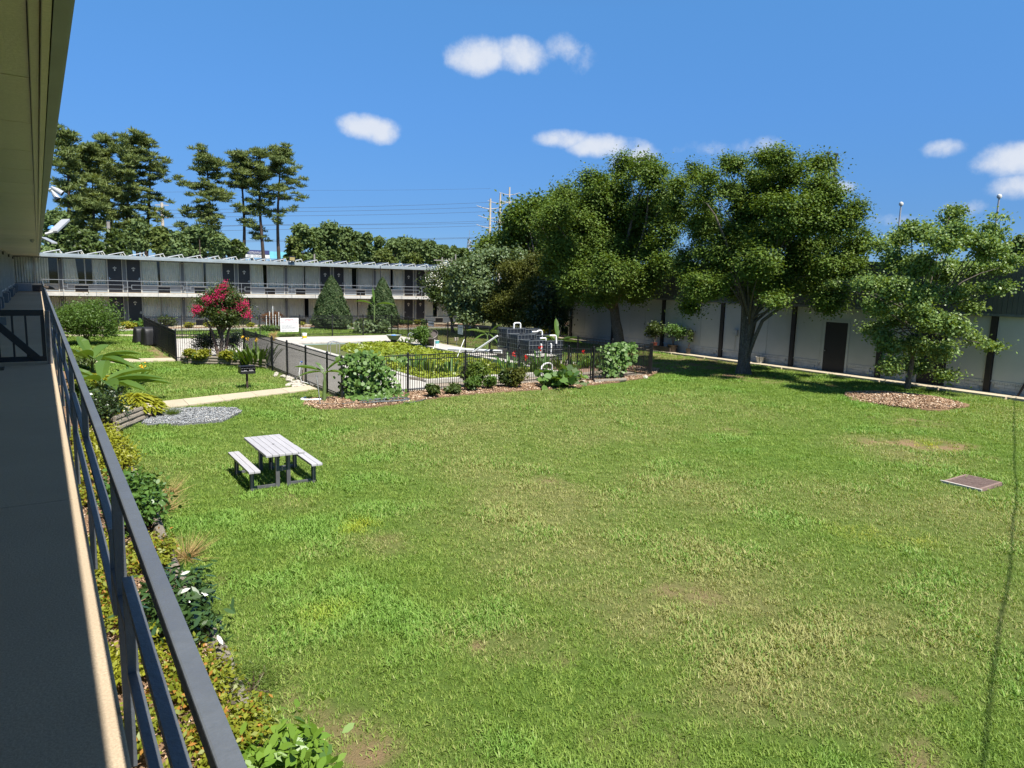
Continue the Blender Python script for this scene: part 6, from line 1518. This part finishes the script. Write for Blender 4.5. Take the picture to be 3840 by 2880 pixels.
MB().tube([um, um+(0, 0, 1.55)], .02, 6).build('pole', M_STEEL, t); MB().lathe(um, [(.14, .25), (.12, .7), (.06, 1.3), (.02, 1.5)], 9).build('cloth', M('umbrella_red', (.45, .03, .07), .8, .2, 5), t)
pipe('steel_pole', [PD(*zR(140, 690), 50)*np.array((1, 1, 0)), PD(*zR(140, 690), 50)*np.array((1, 1, 0))+(0, 0, 3.2)], .03, 'thin white pole before the hall entrance', cat='pole')
um = PX(*z4b(552, 1140), HX-.05)
bx_ = thing('meter_box', um, 'small grey meter box on the hall wall behind the forked trunk', 'meter box')
MB().box(HX-.16, HX-.01, um[1]-.16, um[1]+.16, um[2]-.25, um[2]+.1).build('case', M_GALV, bx_, bevel=.01); MB().tube([(HX-.06, um[1], um[2]-.25), (HX-.06, um[1], .6)], .02, 6).build('conduit', M_GALV, bx_)
solo('leaning_bar', MB().bar(PZ(*z4b(2175, 1515), .09), PX(*z4b(2225, 1430), HX-.02), .04, .09), POTB, 'dark wooden bar leaning on the hall wall at the right edge', 'bar')

# ---- loose chips and stones lying on the beds (nobody could count them)
def litter(name, label, polys, n, L, w, mat, z, cat, keepf=None):
    P = []
    for poly, k in polys:
        q = np.array(poly); x = rng.uniform(q[:, 0].min(), q[:, 0].max(), k*4); y = rng.uniform(q[:, 1].min(), q[:, 1].max(), k*4); ok = in_poly(x, y, poly); P.append(np.stack([x[ok], y[ok]], 1)[:k])
    P = np.concatenate(P); k = len(P); zz0 = z(P) if callable(z) else np.full(k, z)
    o = leaf_mesh(name, [(np.column_stack([P, zz0+rng.random(k)*.025]), rng.normal(size=(k, 3))*.45+(0, 0, 1), rng.normal(size=(k, 3))*(1, 1, .3), rng.uniform(.5, 1.4, k)*L, rng.uniform(.6, 1.3, k)*w, rng.random(k))], mat, None, at=(P[0][0], P[0][1], 0), fold=.25)
    return tag(o, label, cat, kind='stuff')
L_CHIP = LEAF('wood_chip', (.20, .11, .06), (.50, .36, .24), 0, .85, .1, hue=((.60, .50, .38), .12))
ringp = [(MULCH_C[0]+2.1*math.cos(t), MULCH_C[1]+2.1*math.sin(t)) for t in np.linspace(0, 6.283, 30)[:-1]]
mz = lambda P: np.interp(np.hypot(P[:, 0]-MULCH_C[0], P[:, 1]-MULCH_C[1]), [0, .3, .9, 1.5, 1.95, 2.2], [.22, .22, .17, .10, .045, .04])+.005
litter('wood_chips', 'pale brown wood chips heaped round the young ginkgo', [(ringp, 9000)], 0, .10, .045, L_CHIP, mz, 'mulch')
litter('wood_chips', 'brown wood chips spread along the front pool fence', [(BED_FRONT, 16000)], 0, .085, .035, L_CHIP, .04, 'mulch')
litter('wood_chips', 'orange brown wood chips in the bed below the walkway', [([(.0, 3), (1.4, 3), (1.45, 21), (2.4, 22.7), (2.8, 23.5), (1.5, 24), (.0, 24)], 12000)], 0, .06, .025, L_CHIP, .035, 'mulch')
litter('wood_chips', 'tan wood chips in the bed under the far wing', [(BED_FAR, 7000)], 0, .12, .05, L_CHIP, .035, 'mulch')
L_STN = LEAF('gravel_stone', (.17, .18, .185), (.36, .375, .385), 0, .85, .15, hue=((.48, .46, .42), .1))
litter('loose_gravel', 'blue grey gravel lying in the patch by the sidewalk', [(GRAVEL, 11000)], 0, .045, .035, L_STN, .03, 'gravel')
m = MB()
for yy_ in (21.75, 22.15, 22.5): 
    a, b_ = np.array((2.3, yy_-.15, .05)), np.array((4.4, yy_+.25, .05)); m.bar(a, b_, .03, .02)
solo('wire_mesh_strip', m, M_GALV, 'three pale strips of wire mesh lying across the gravel patch', 'wire mesh', kind='stuff')

# ================================================================== LAWN FURNITURE
M_PLANK = M('recycled_plank', (.40, .39, .40), .55, .12, 3, (.33, .32, .33), bump=.15, bscale=60, stretch=(6, .6, 6))
M_LEG = M('table_leg', (.10, .10, .105), .5, .2, 4)
pt = thing('picnic_table', (3.95, 14.9, 0), 'grey plank picnic table with two attached benches on the lawn', 'table')
X0, X1, Y0, Y1 = 3.555, 4.335, 13.86, 15.70
def planks(x0, x1, n, z, th=.05):
    w_ = (x1-x0)/n
    for i in range(n): MB().box(x0+i*w_+.003, x0+(i+1)*w_-.003, Y0, Y1, z-th, z).build('plank', M_PLANK, pt, bevel=.009)
planks(X0, X1, 6, .745, .05); planks(3.215, 3.445, 2, .45, .05); planks(4.47, 4.705, 2, .45, .05)
MB().lathe(((X0+X1)/2, (Y0+Y1)/2, .7455), [(.028, 0), (.02, .002), (.001, .002)], 14).build('umbrella_hole', M_DARK, pt)
for y in (14.12, 15.44):
    for x in (3.84, 4.06): MB().box(x-.04, x+.04, y-.04, y+.04, -.02, .692).build('leg', M_LEG, pt, bevel=.004)
    for x in (3.33, 4.59): MB().box(x-.04, x+.04, y-.04, y+.04, -.02, .398).build('leg', M_LEG, pt, bevel=.004)
    MB().box(3.885, 4.015, y-.025, y+.025, .33, .40).build('crossbar', M_LEG, pt)
    MB().box(3.372, 3.798, y-.028, y+.028, .015, .065).build('foot_bar', M_LEG, pt); MB().box(4.102, 4.548, y-.028, y+.028, .015, .065).build('foot_bar', M_LEG, pt)
    MB().box(3.6, 4.3, y-.02, y+.02, .655, .691).build('cleat', M_LEG, pt) if False else None
MB().tube([(3.95, 14.2, .665), (3.95, 14.55, .40), (4.02, 14.82, .36)], .014, 6).build('brace', M_BLKPL, pt)
MB().tube([(3.95, 15.4, .665), (3.95, 15.0, .40), (3.9, 14.82, .36)], .014, 6).build('brace', M_BLKPL, pt)
# park grill
gp = PZ(*z2(503, 1345)); gt = thing('park_grill', gp, 'black charcoal grill box on a single post by the sidewalk', 'grill')
MB().tube([gp-(0, 0, .1), gp+(0, 0, .60)], .045, 10).build('post', M('rust_post', (.06, .04, .03), .7, .3, 8), gt)
m = MB(); x, y, z = gp; m.box(x-.27, x+.27, y-.22, y+.22, z+.60, z+.625); m.box(x-.27, x-.25, y-.22, y+.22, z+.626, z+.86); m.box(x+.25, x+.27, y-.22, y+.22, z+.626, z+.86); m.box(x-.249, x+.249, y+.20, y+.22, z+.626, z+.86); m.box(x-.249, x+.249, y-.22, y-.20, z+.626, z+.70)
m.build('firebox', M_BLACK, gt, bevel=.004)
for i in range(9): MB().tube([(x-.24+i*.06, y-.19, z+.80), (x-.24+i*.06, y+.19, z+.80)], .008, 5).build('grate_bar', M_GALV, gt)
MB().box(x-.285, x+.285, y-.10, y+.235, z+.862, z+.878).build('lid', M_BLACK, gt)
m = MB()
for i in range(22): a, b_ = rng.uniform(-.22, .22), rng.uniform(-.16, .1); m.box(x+a-.03, x+a+.03, y+b_-.03, y+b_+.03, z+.63, z+.63+rng.uniform(.03, .10))
m.build('ash', M('ash', (.45, .44, .42), .9, .4, 30), gt)['kind'] = 'stuff'
# two covered barbecues beside the side fence
M_COVER = M('vinyl_cover', (.012, .012, .013), .55, .2, 5, bump=.25, bscale=9)
def covered(f, xb, yb, hw, h, label, two):
    p = PZ(*f(xb, yb)); t = thing('covered_barbecue', p, label, 'barbecue'); bm = bmesh.new(); bmesh.ops.create_cube(bm, size=1); bmesh.ops.subdivide_edges(bm, edges=bm.edges[:], cuts=7, use_grid_fill=True)
    for v in bm.verts:
        u, w_, q = v.co; q = q+.5
        k = 1.08-.16*q if q < .62 else (1.08-.16*.62)*(1-.9*(q-.62)**1.7)
        fold = .09*math.sin(13*u+9*w_)*(1-q)**.7 + .05*math.sin(29*w_+5*q)*(1-q)
        rr = math.hypot(u, w_); sq = (max(abs(u), abs(w_))/(rr+1e-6))**.22 if rr > 1e-6 else 1
        v.co = (u*2*hw*k*sq*(1+fold), w_*2*.33*k*sq*(1+fold), q*h*(1-.22*max(0, q-.75)*(abs(u)*2)**2*2)+(.03*math.sin(9*u)*(q < .05)))
    me_ = bpy.data.meshes.new('cover'); bm.to_mesh(me_); bm.free(); me_.materials.append(M_COVER); me_.polygons.foreach_set('use_smooth', [True]*len(me_.polygons))
    put('cover', me_, p, t, R_(100))
    m = MB(); m.box(p[0]-.05, p[0]+.05, p[1]-.02, p[1]+.02, h*.98, h*1.03); m.build('handle_tab', M_COVER, t)
covered(zL, 1028, 362, .42, 1.12, 'taller barbecue under a black vinyl cover by the side fence', True)
covered(zL, 968, 342, .36, .98, 'lower barbecue under a black vinyl cover left of the taller one', False)
# drain grate
gx_, gy_ = GRATE; gt = thing('drain_grate', (gx_, gy_, 0), 'rusty iron drain grate set in the lawn at the right', 'grate')
RUST = M('rusted_iron', (.16, .10, .08), .85, .3, 12, (.24, .17, .14), bump=.4, bscale=50)
m = MB(); hx, hy = .56, .39
m.box(gx_-hx, gx_+hx, gy_-hy, gy_-hy+.05, -.05, .028); m.box(gx_-hx, gx_+hx, gy_+hy-.05, gy_+hy, -.05, .028); m.box(gx_-hx, gx_-hx+.05, gy_-hy+.051, gy_+hy-.051, -.05, .028); m.box(gx_+hx-.05, gx_+hx, gy_-hy+.051, gy_+hy-.051, -.05, .028)
m.build('frame', RUST, gt)
for i in range(15):
    xx = gx_-hx+.08+i*(2*hx-.16)/14; MB().box(xx-.018, xx+.018, gy_-hy+.052, gy_+hy-.052, -.03, .022).build('grate_bar', RUST, gt)
MB().box(gx_-hx-.1, gx_+hx+.1, gy_-hy-.1, gy_+hy+.1, -.5, -.045).build('pit', M_DARK, gt)
MB().box(gx_-hx-.06, gx_-hx-.005, gy_-hy-.04, gy_+hy+.04, -.05, .035).build('curb', M_DECK, gt)

# ================================================================== ROOF THINGS
M_SOLF = M('panel_frame', (.62, .63, .62), .4, .08, 4); M_SOL = M('solar_glass', (.05, .055, .065), .45, .1, 4, spec=.25); M_SOLB = M('solar_back', (.55, .53, .46), .7, .1, 4)
sp0 = None
for i in range(24):
    x = .40+1.362*i; lb = ORD[i]+' tilted solar panel on the far roof, counted from the near eave'
    if sp0 is None:
        t = thing('solar_panel', (x, 61.2, 5.43), lb, 'solar panel', 'solar panels along the far roof')
        n0, z0_ = np.array((x, 61.2, 5.50)), 5.50; x1 = x+1.06; rise = .26
        d_ = np.array((1.06, 0, rise)); d_ = d_/np.linalg.norm(d_); up = np.array((-d_[2], 0, d_[0])); L_ = math.hypot(1.06, rise)
        Q = lambda u, v, w_: np.array((x, 61.2, 5.50))+d_*u+np.array((0, v, 0))+up*w_
        def slab_(u0, u1, v0, v1, w0, w1):
            return MB().add([Q(u0, v0, w0), Q(u1, v0, w0), Q(u1, v1, w0), Q(u0, v1, w0), Q(u0, v0, w1), Q(u1, v0, w1), Q(u1, v1, w1), Q(u0, v1, w1)], [(0,3,2,1),(4,5,6,7),(0,1,5,4),(1,2,6,5),(2,3,7,6),(3,0,4,7)])
        slab_(0, L_, 0, 2.0, 0, .045).build('frame', M_SOLF, t); slab_(.03, L_-.03, .03, 1.97, .0455, .05).build('glass', M_SOL, t); slab_(.04, L_-.04, .03, 1.97, -.006, -.001).build('backing', M_SOLB, t)
        for v in (.04, 1.92):
            MB().box(x+.80, x+.825, 61.2+v, 61.2+v+.03, 5.43, 5.69).build('leg', M_SOLF, t)
            MB().bar((x+1.03, 61.2+v+.015, 5.74), (x+1.20, 61.2+v+.015, 5.44), .05, .05).build('brace', M_SOLB, t)
            MB().box(x-.02, x+1.22, 61.2+v, 61.2+v+.03, 5.402, 5.43).build('rail', M_SOLF, t)
        sp0 = t
    else: dup(sp0, (x, 61.2, 5.43), lb)
def floodlight(px, py, X, label, yaw=0, s=1.0):
    p = PY(px, py, 60.45); t = thing('floodlight', (p[0], 60.5, 5.45), label, 'floodlight')
    m = MB(); m.tube([(p[0], 60.5, 5.40), (p[0], 60.42, p[2]-.12)], .035, 7); m.box(p[0]-.06, p[0]+.06, 60.36, 60.48, p[2]-.2, p[2]-.13); m.build('bracket', M_BLKPL, t)
    h = MB().box(p[0]-.22*s, p[0]+.22*s, 60.32, 60.40, p[2]-.12, p[2]+.22*s).build('housing', M_BLKPL, t, bevel=.015)
    for z in (-.08, .06): MB().box(p[0]-.17*s, p[0]+.17*s, 60.308, 60.319, p[2]+z, p[2]+z+.11).build('lens', M('flood_lens', (.45, .36, .16), .2, .1, 8), h)
floodlight(*z2(872, 272), None, 'black twin lens floodlight on the far roof edge', s=1.25)
p = PY(*zG(630, 445), 60.4); t = thing('roof_lamp', (p[0], 60.4, 5.5), 'small dark spotlight on the far roof edge near the right end', 'lamp'); MB().tube([(p[0], 60.5, 5.45), (p[0], 60.4, p[2])], .03, 6).build('bracket', M_BLKPL, t); MB().tube([(p[0]-.22, 60.3, p[2]+.05), (p[0]+.16, 60.35, p[2]-.05)], .09, 8).build('head', M_BLKPL, t)
# twin spotlights and panel lamps on the near eave
M_LAMPW = M('lamp_white', (.36, .37, .38), .35, .08, 5)
def spot_pair(X, y, z, label):
    t = thing('spotlight', (X, y, z), label, 'spotlight', None); X_ = X+.02
    MB().tube([(.168, y, z-.02), (X+.06, y, z), (X+.10, y, z+.02)], .016, 7).build('bracket', M_LAMPW, t)
    for a, b_ in (((.10, -.1, .04), (.235, -.14, -.05)), ((.10, .06, .0), (.18, .02, -.13))):
        p0, p1 = np.array((X, y, z))+np.array(a), np.array((X, y, z))+np.array(b_); d_ = (p1-p0)/np.linalg.norm(p1-p0)
        h = MB().tube([p0, p0+d_*.05, p0+d_*.09, p1, p1+d_*.015], [.015, .03, .04, .044, .05], 12).build('lamp_head', M_LAMPW, t, smooth=True)
        MB().tube([p1+d_*.016, p1+d_*.02], .042, 12).build('lens', M_DARK, h)
s1 = PX(190, 712, .26); spot_pair(.17, float(s1[1]), float(s1[2]), 'twin white cylinder spotlight on the near eave, uppermost')
def panel_lamp(px0, py0, px1, py1, X, label, ball=None):
    a, b_ = PX(px0, py0, X), PX(px1, py1, X+.25); t = thing('eave_lamp', (X, a[1], a[2]), label, 'lamp')
    MB().tube([(.168, a[1], a[2]-.05), a], .03, 7).build('bracket', M_LAMPW, t)
    d_ = b_-a; MB().bar(a, b_, .16, .05, up=(0, .3, 1)).build('lamp_head', M_LAMPW, t, bevel=.01)
    if ball is not None: q = PX(*ball, X+.05); MB().lathe(q-(0, 0, .08), [(.001, 0), (.08, .04), (.10, .09), (.08, .14), (.001, .18)], 12).build('sensor', M('sensor_blue', (.10, .30, .65), .35, .1, 5), t, smooth=True)
zc = ZM(0, 600, 3.0166)
panel_lamp(*zc(600, 815), *zc(745, 680), .30, 'slim white lamp on the near eave pointing up, with a blue sensor', zc(592, 785))
panel_lamp(*zc(490, 880), *zc(615, 940), .22, 'slim white lamp on the near eave pointing down')
q = PZ(*zc(365, 915), 5.2); t = thing('dome_camera', q, 'white dome security camera under the near soffit', 'camera'); MB().lathe(q, [(.001, -.06), (.05, -.03), (.065, .02), (.07, .045), (.001, .048)], 14).build('dome', M_LAMPW, t, smooth=True)
# a small brown bird on the rail
rb = PY(*ZM(100, 1000, 4.147)(305, 355), 38.0); by = 1.0
d0 = ray(*ZM(100, 1000, 4.147)(305, 358)); tt = .22/d0[0]; bp_ = CAM+d0*tt
zt_ = 3.625; yb_ = float(PZ(*ZM(100, 1000, 4.147)(295, 372), zt_)[1]); b0 = np.array((.185, yb_, zt_))
bd_ = thing('bird', b0, 'small brown bird perched on the near railing', 'bird')
s = .30
MB().tube([b0+np.array(p)*s for p in ((-.1, 0, .25), (.05, 0, .32), (.3, 0, .34), (.55, 0, .26), (.8, 0, .18), (1.2, 0, .10))], [.02*s, .13*s, .19*s, .16*s, .08*s, .03*s], 10).build('body', M('feather_brown', (.10, .075, .055), .8, .4, 30), bd_, smooth=True)
MB().lathe(b0+np.array((-.08*s, 0, .30*s)), [(.001, 0), (.10*s, .06*s), (.12*s, .13*s), (.08*s, .21*s), (.001, .24*s)], 10).build('head', MATS['feather_brown'], bd_, smooth=True)
MB().tube([b0+np.array((-.17*s, 0, .43*s)), b0+np.array((-.32*s, 0, .40*s))], [.03*s, .004], 6).build('beak', M_DARK, bd_)
for dy in (-.06, .06): MB().tube([b0+np.array((.25*s, dy*s, .2*s)), b0+np.array((.25*s, dy*s, -.01))], .012*s, 5).build('leg', M_DARK, bd_)

# ================================================================== BEYOND THE MOTEL AND THE HALL
M_POLEC = M('concrete_pole', (.52, .45, .36), .8, .15, 1); M_WOODP = M('wood_pole', (.33, .30, .27), .9, .2, 2); M_WIRE = M('wire', (.03, .03, .035), .5, .1, 1)
DPL = 230
tips = []
for i, (xt, yt, xb, yb, lb) in enumerate(((334, 283, 328, 470, 'nearest steel power pole with three crossarms, leftmost of three'), (377, 260, 371, 440, 'middle one of the three tall power poles'), (417, 233, 415, 355, 'farthest right of the three tall power poles'))):
    D = DPL+i*22; tp_ = PD(*zq2(xt, yt), D); base = tp_*np.array((1, 1, 0)); t = thing('power_pole', base, lb, 'power pole')
    bt = PD(*zq2(xb, yb), D); dr = (tp_-bt)[:2]/(tp_[2]-bt[2]); foot = np.array((tp_[0]-dr[0]*tp_[2]*.2, tp_[1]-dr[1]*tp_[2]*.2, 0))
    MB().tube([base, tp_], [.62, .30], 10).build('pole', M_POLEC, t, smooth=True); arms = []
    for q_, (yy_, ln) in enumerate(((40, 4.4), (80, 4.0), (120, 4.4)) if i < 2 else ((30, 4.0), (62, 4.0))):
        z = tp_[2]-yy_/1.1545*mppx(tp_); 
        for sg_ in (-1, 1):
            e = np.array((base[0]+sg_*ln*_r[0], base[1]+sg_*ln*_r[1], z+.7)); MB().tube([(base[0], base[1], z-.3), (base[0]*.5+e[0]*.5, base[1]*.5+e[1]*.5, z), e], [.16, .12, .08], 6).build('crossarm', M_POLEC, t); arms.append(e-(0, 0, .3))
    tips.append((tp_, arms))
k = 0
for (ya, yb_) in ((166, 138), (183, 160), (203, 182), (247, 226), (245, 236), (268, 248), (318, 302), (324, 306), (80, 72)):
    a, b_ = PD(*zq4(40, ya), 200), PD(*zq4(1066, yb_), 231); mid = (a+b_)/2-(0, 0, .5); c = PD(*zq4(-700, ya+14), 190)
    pts = [c, a]; 
    for i in range(1, 9): tt = i/9; pts.append(a*(1-tt)**2+2*mid*tt*(1-tt)+b_*tt*tt)
    pts.append(b_)
    solo('power_line', MB().tube(pts, .035 if k < 8 else .02, 4), M_WIRE, ORD[k]+' thin power line across the sky left of the tall poles, counted downward' if k < 8 else 'highest faint wire across the sky left of the tall poles', 'power line', 'power lines across the sky', at=pts[0]); k += 1
def wpole(f, x, yt, yb, D, r, label, mat=M_WOODP, arm=0):
    tp_ = PD(*f(x, yt), D); t = thing('utility_pole', tp_*np.array((1, 1, 0)), label, 'utility pole'); MB().tube([tp_*np.array((1, 1, 0)), tp_], [r*1.3, r], 8).build('pole', mat, t, smooth=True)
    for q_ in range(arm): z = tp_[2]-.4-q_*1.0; MB().bar(np.array((tp_[0], tp_[1], z))-_r*1.1, np.array((tp_[0], tp_[1], z))+_r*1.1, .1, .12).build('crossarm', mat, t)
wpole(zq1, 295, 475, 610, 72, .14, 'plain grey wooden pole standing before the left pines')
wpole(zq1, 527, 392, 515, 130, .22, 'slim tan power pole seen between the pine clusters', M_POLEC, 3)
wpole(zq4, 227, 384, 410, 90, .10, 'short grey pole behind the solar panels')
wpole(zq4, 836, 400, 430, 95, .10, 'small wooden utility pole beyond the motel right end', M_WOODP, 1)
wpole(zq4, 882, 402, 440, 95, .10, 'grey post beside the small utility pole beyond the motel')
wpole(zq4, 900, 385, 430, 110, .10, 'thin grey post below the lattice tower')
lt = PD(*zq4(965, 318), 260); base = lt*np.array((1, 1, 0)); t = thing('lattice_tower', base, 'distant steel lattice tower with a mast above the tree line', 'tower')
m = MB(); H = lt[2]
for sx, sy in ((-1, -1), (1, -1), (1, 1), (-1, 1)): m.tube([base+(sx*1.6, sy*1.6, 0), base+(sx*1.2, sy*1.2, H*.55), base+(sx*.35, sy*.35, H)], .11, 5)
for i in range(12):
    z = H*i/12; w0 = np.interp(z, [0, H*.55, H], [1.6, 1.2, .35]); z1_ = H*(i+1)/12; w1 = np.interp(z1_, [0, H*.55, H], [1.6, 1.2, .35])
    for k in range(4):
        s4 = ((-1, -1), (1, -1), (1, 1), (-1, 1)); a, b_ = s4[k], s4[(k+1) % 4]
        m.tube([base+(a[0]*w0, a[1]*w0, z), base+(b_[0]*w1, b_[1]*w1, z1_)], .06, 4); m.tube([base+(b_[0]*w0, b_[1]*w0, z), base+(a[0]*w1, a[1]*w1, z1_)], .06, 4)
m.build('lattice', M_GALV, t); MB().tube([lt, lt+(0, 0, 3.5)], .06, 5).build('mast', M_GALV, t)
# billboards behind the trees
BB = ZM(870, 920, 4.885)
def billboard(x0, y0, x1, y1, D, face, label):
    a, b_ = PD(*BB(x0, y0), D), PD(*BB(x1, y1), D); r = np.array((_r[0], _r[1], 0)); L_ = float((b_-a) @ r)
    d_ = np.array((*ray(*BB((x0+x1)/2, y0))[:2], 0)); d_ /= np.linalg.norm(d_); r = np.array((d_[1], -d_[0], 0)); L_ = float((b_-a) @ r); c = a+r*L_/2
    t = thing('billboard', (c[0], c[1], 0), label, 'billboard'); z0_, z1_ = b_[2], a[2]
    MB().bar(c*np.array((1, 1, 0))+d_*.6, np.array((c[0], c[1], z1_-.3))+d_*.6, .5, .5, up=(1, 0, 0)).build('column', M_GALV, t)
    p0, p1 = a*np.array((1, 1, 0)), a*np.array((1, 1, 0))+r*L_
    MB().add([(*p0[:2], z0_), (*p1[:2], z0_), (*(p1+d_*.3)[:2], z0_), (*(p0+d_*.3)[:2], z0_), (*p0[:2], z1_), (*p1[:2], z1_), (*(p1+d_*.3)[:2], z1_), (*(p0+d_*.3)[:2], z1_)], [(0,3,2,1),(4,5,6,7),(0,1,5,4),(1,2,6,5),(2,3,7,6),(3,0,4,7)]).build('board', face, t)
    rz = math.atan2(r[1], r[0])
    return t, lambda u, z: p0+r*u-d_*.03+np.array((0, 0, z)), L_, z0_, z1_, (R_(90), 0, rz), r, d_
NAVY = M('sign_navy', (.035, .04, .14), .6, .05, 2); SKYB = M('sign_sky', (.18, .55, .68), .6, .15, 1)
t, Q2, L_, z0_, z1_, rt, r_, d_ = billboard(30, 72, 690, 232, 140, M_WPLA, 'white and navy car dealer billboard behind the middle pines')
hgt_ = z1_-z0_; s = L_/660
def strip(u0, u1, za, zb_, mat, name, off=.02):
    a, b_ = Q2(u0, za)-d_*off, Q2(u1, zb_)-d_*off
    MB().add([(a[0], a[1], za), (b_[0], b_[1], za), (b_[0], b_[1], zb_), (a[0], a[1], zb_)], [(0, 1, 2, 3)]).build(name, mat, t)
zz_ = lambda y: z1_-(y-72)*s
strip(0, L_, zz_(150), z1_, NAVY, 'navy_band')
el = [Q2(105*s+100*s*math.cos(q_), 0)+np.array((0, 0, zz_(140)+48*s*math.sin(q_)))-d_*.06 for q_ in np.linspace(0, 6.283, 25)[:-1]]
MB().add(el, [tuple(range(24))]).build('oval', M_WPLA, t)
text('dealer_line', 'LeeHyundai.com', 40*s, Q2(405*s, zz_(108))-d_*.1, rt, M_WPLA, t)
text('dealer_line', 'Check New Price Update!', 22*s, Q2(400*s, zz_(134))-d_*.1, rt, M_WPLA, t)
text('brand_name', 'HYUNDAI', 46*s, Q2(450*s, zz_(183))-d_*.1, rt, NAVY, t)
el = []
for rr in (1, .8): el += [Q2(285*s+34*s*rr*math.cos(q_), 0)+np.array((0, 0, zz_(183)+19*s*rr*math.sin(q_)))-d_*.08 for q_ in np.linspace(0, 6.283, 21)[:-1]]
MB().add(el, [(i, (i+1) % 20, 20+(i+1) % 20, 20+i) for i in range(20)]).build('emblem', NAVY, t)
text('emblem_letter', 'H', 34*s, Q2(285*s, zz_(183))-d_*.1, rt, NAVY, t)
t, Q2, L_, z0_, z1_, rt, r_, d_ = billboard(640, 108, 1190, 255, 150, SKYB, 'sky blue billboard behind the last pine')
s = L_/550; text('poster_text', 'YOU\nPICK\nYOURS', 32*s, Q2(400*s, z1_-52*s)-d_*.1, rt, M_WPLA, t)
# flagpoles and dark poles behind the hall
def flagpole(x, yt, D, r, label, ball, mat):
    tp_ = PD(*z4b(x, yt), D); t = thing('flagpole' if ball else 'vent_pole', tp_*np.array((1, 1, 0)), label, 'flagpole' if ball else 'pole'); MB().tube([tp_*np.array((1, 1, 0)), tp_], [r*1.3, r*.8], 9).build('pole', mat, t, smooth=True)
    if ball: MB().lathe(tp_, [(.01, 0), (.13, .06), (.17, .17), (.13, .28), (.01, .34)], 12).build('finial', M_PLATE, t, smooth=True); MB().tube([tp_-_r*.05, tp_*.5+np.array((tp_[0], tp_[1], 0))*.5+_r*.3, tp_*np.array((1, 1, 0))+(0, 0, 1.5)], .012, 4).build('rope', M_WPLA, t)
    else: MB().lathe(tp_-(0, 0, .05), [(r*1.5, 0), (r*1.5, .12), (.01, .14)], 9).build('cap', mat, t)
flagpole(1503, 420, 62, .075, 'white flagpole with a gold ball rising behind the young ginkgo', True, M_GALV)
flagpole(2068, 378, 60, .075, 'white flagpole with a ball at the right behind the hall roof', True, M_GALV)
DKP = M('dark_pole', (.05, .055, .06), .5, .2, 2)
flagpole(1086, 115, 48, .075, 'dark pole half hidden behind the forked evergreen crown', False, DKP)
flagpole(1130, 124, 46, .085, 'dark pole standing clear right of the forked evergreen crown', False, DKP)
# cable between the hall and the near wing: only its shadow shows on the lawn
pa_, pb2 = np.array((33.9, 8.5, 5.75)), np.array((.3, -3.25, 5.4)); pts = []
for i in range(25):
    tt = i/24; pts.append(pa_*(1-tt)+pb2*tt+np.array((0, -.36*tt*(1-tt)+.05*math.sin(tt*9)+.02*math.sin(tt*37), -.6*tt*(1-tt))))
solo('overhead_cable', MB().tube(pts, .018, 6), M_WIRE, 'black cable strung over the lawn whose thin shadow crosses the grass', 'cable', at=pts[0])
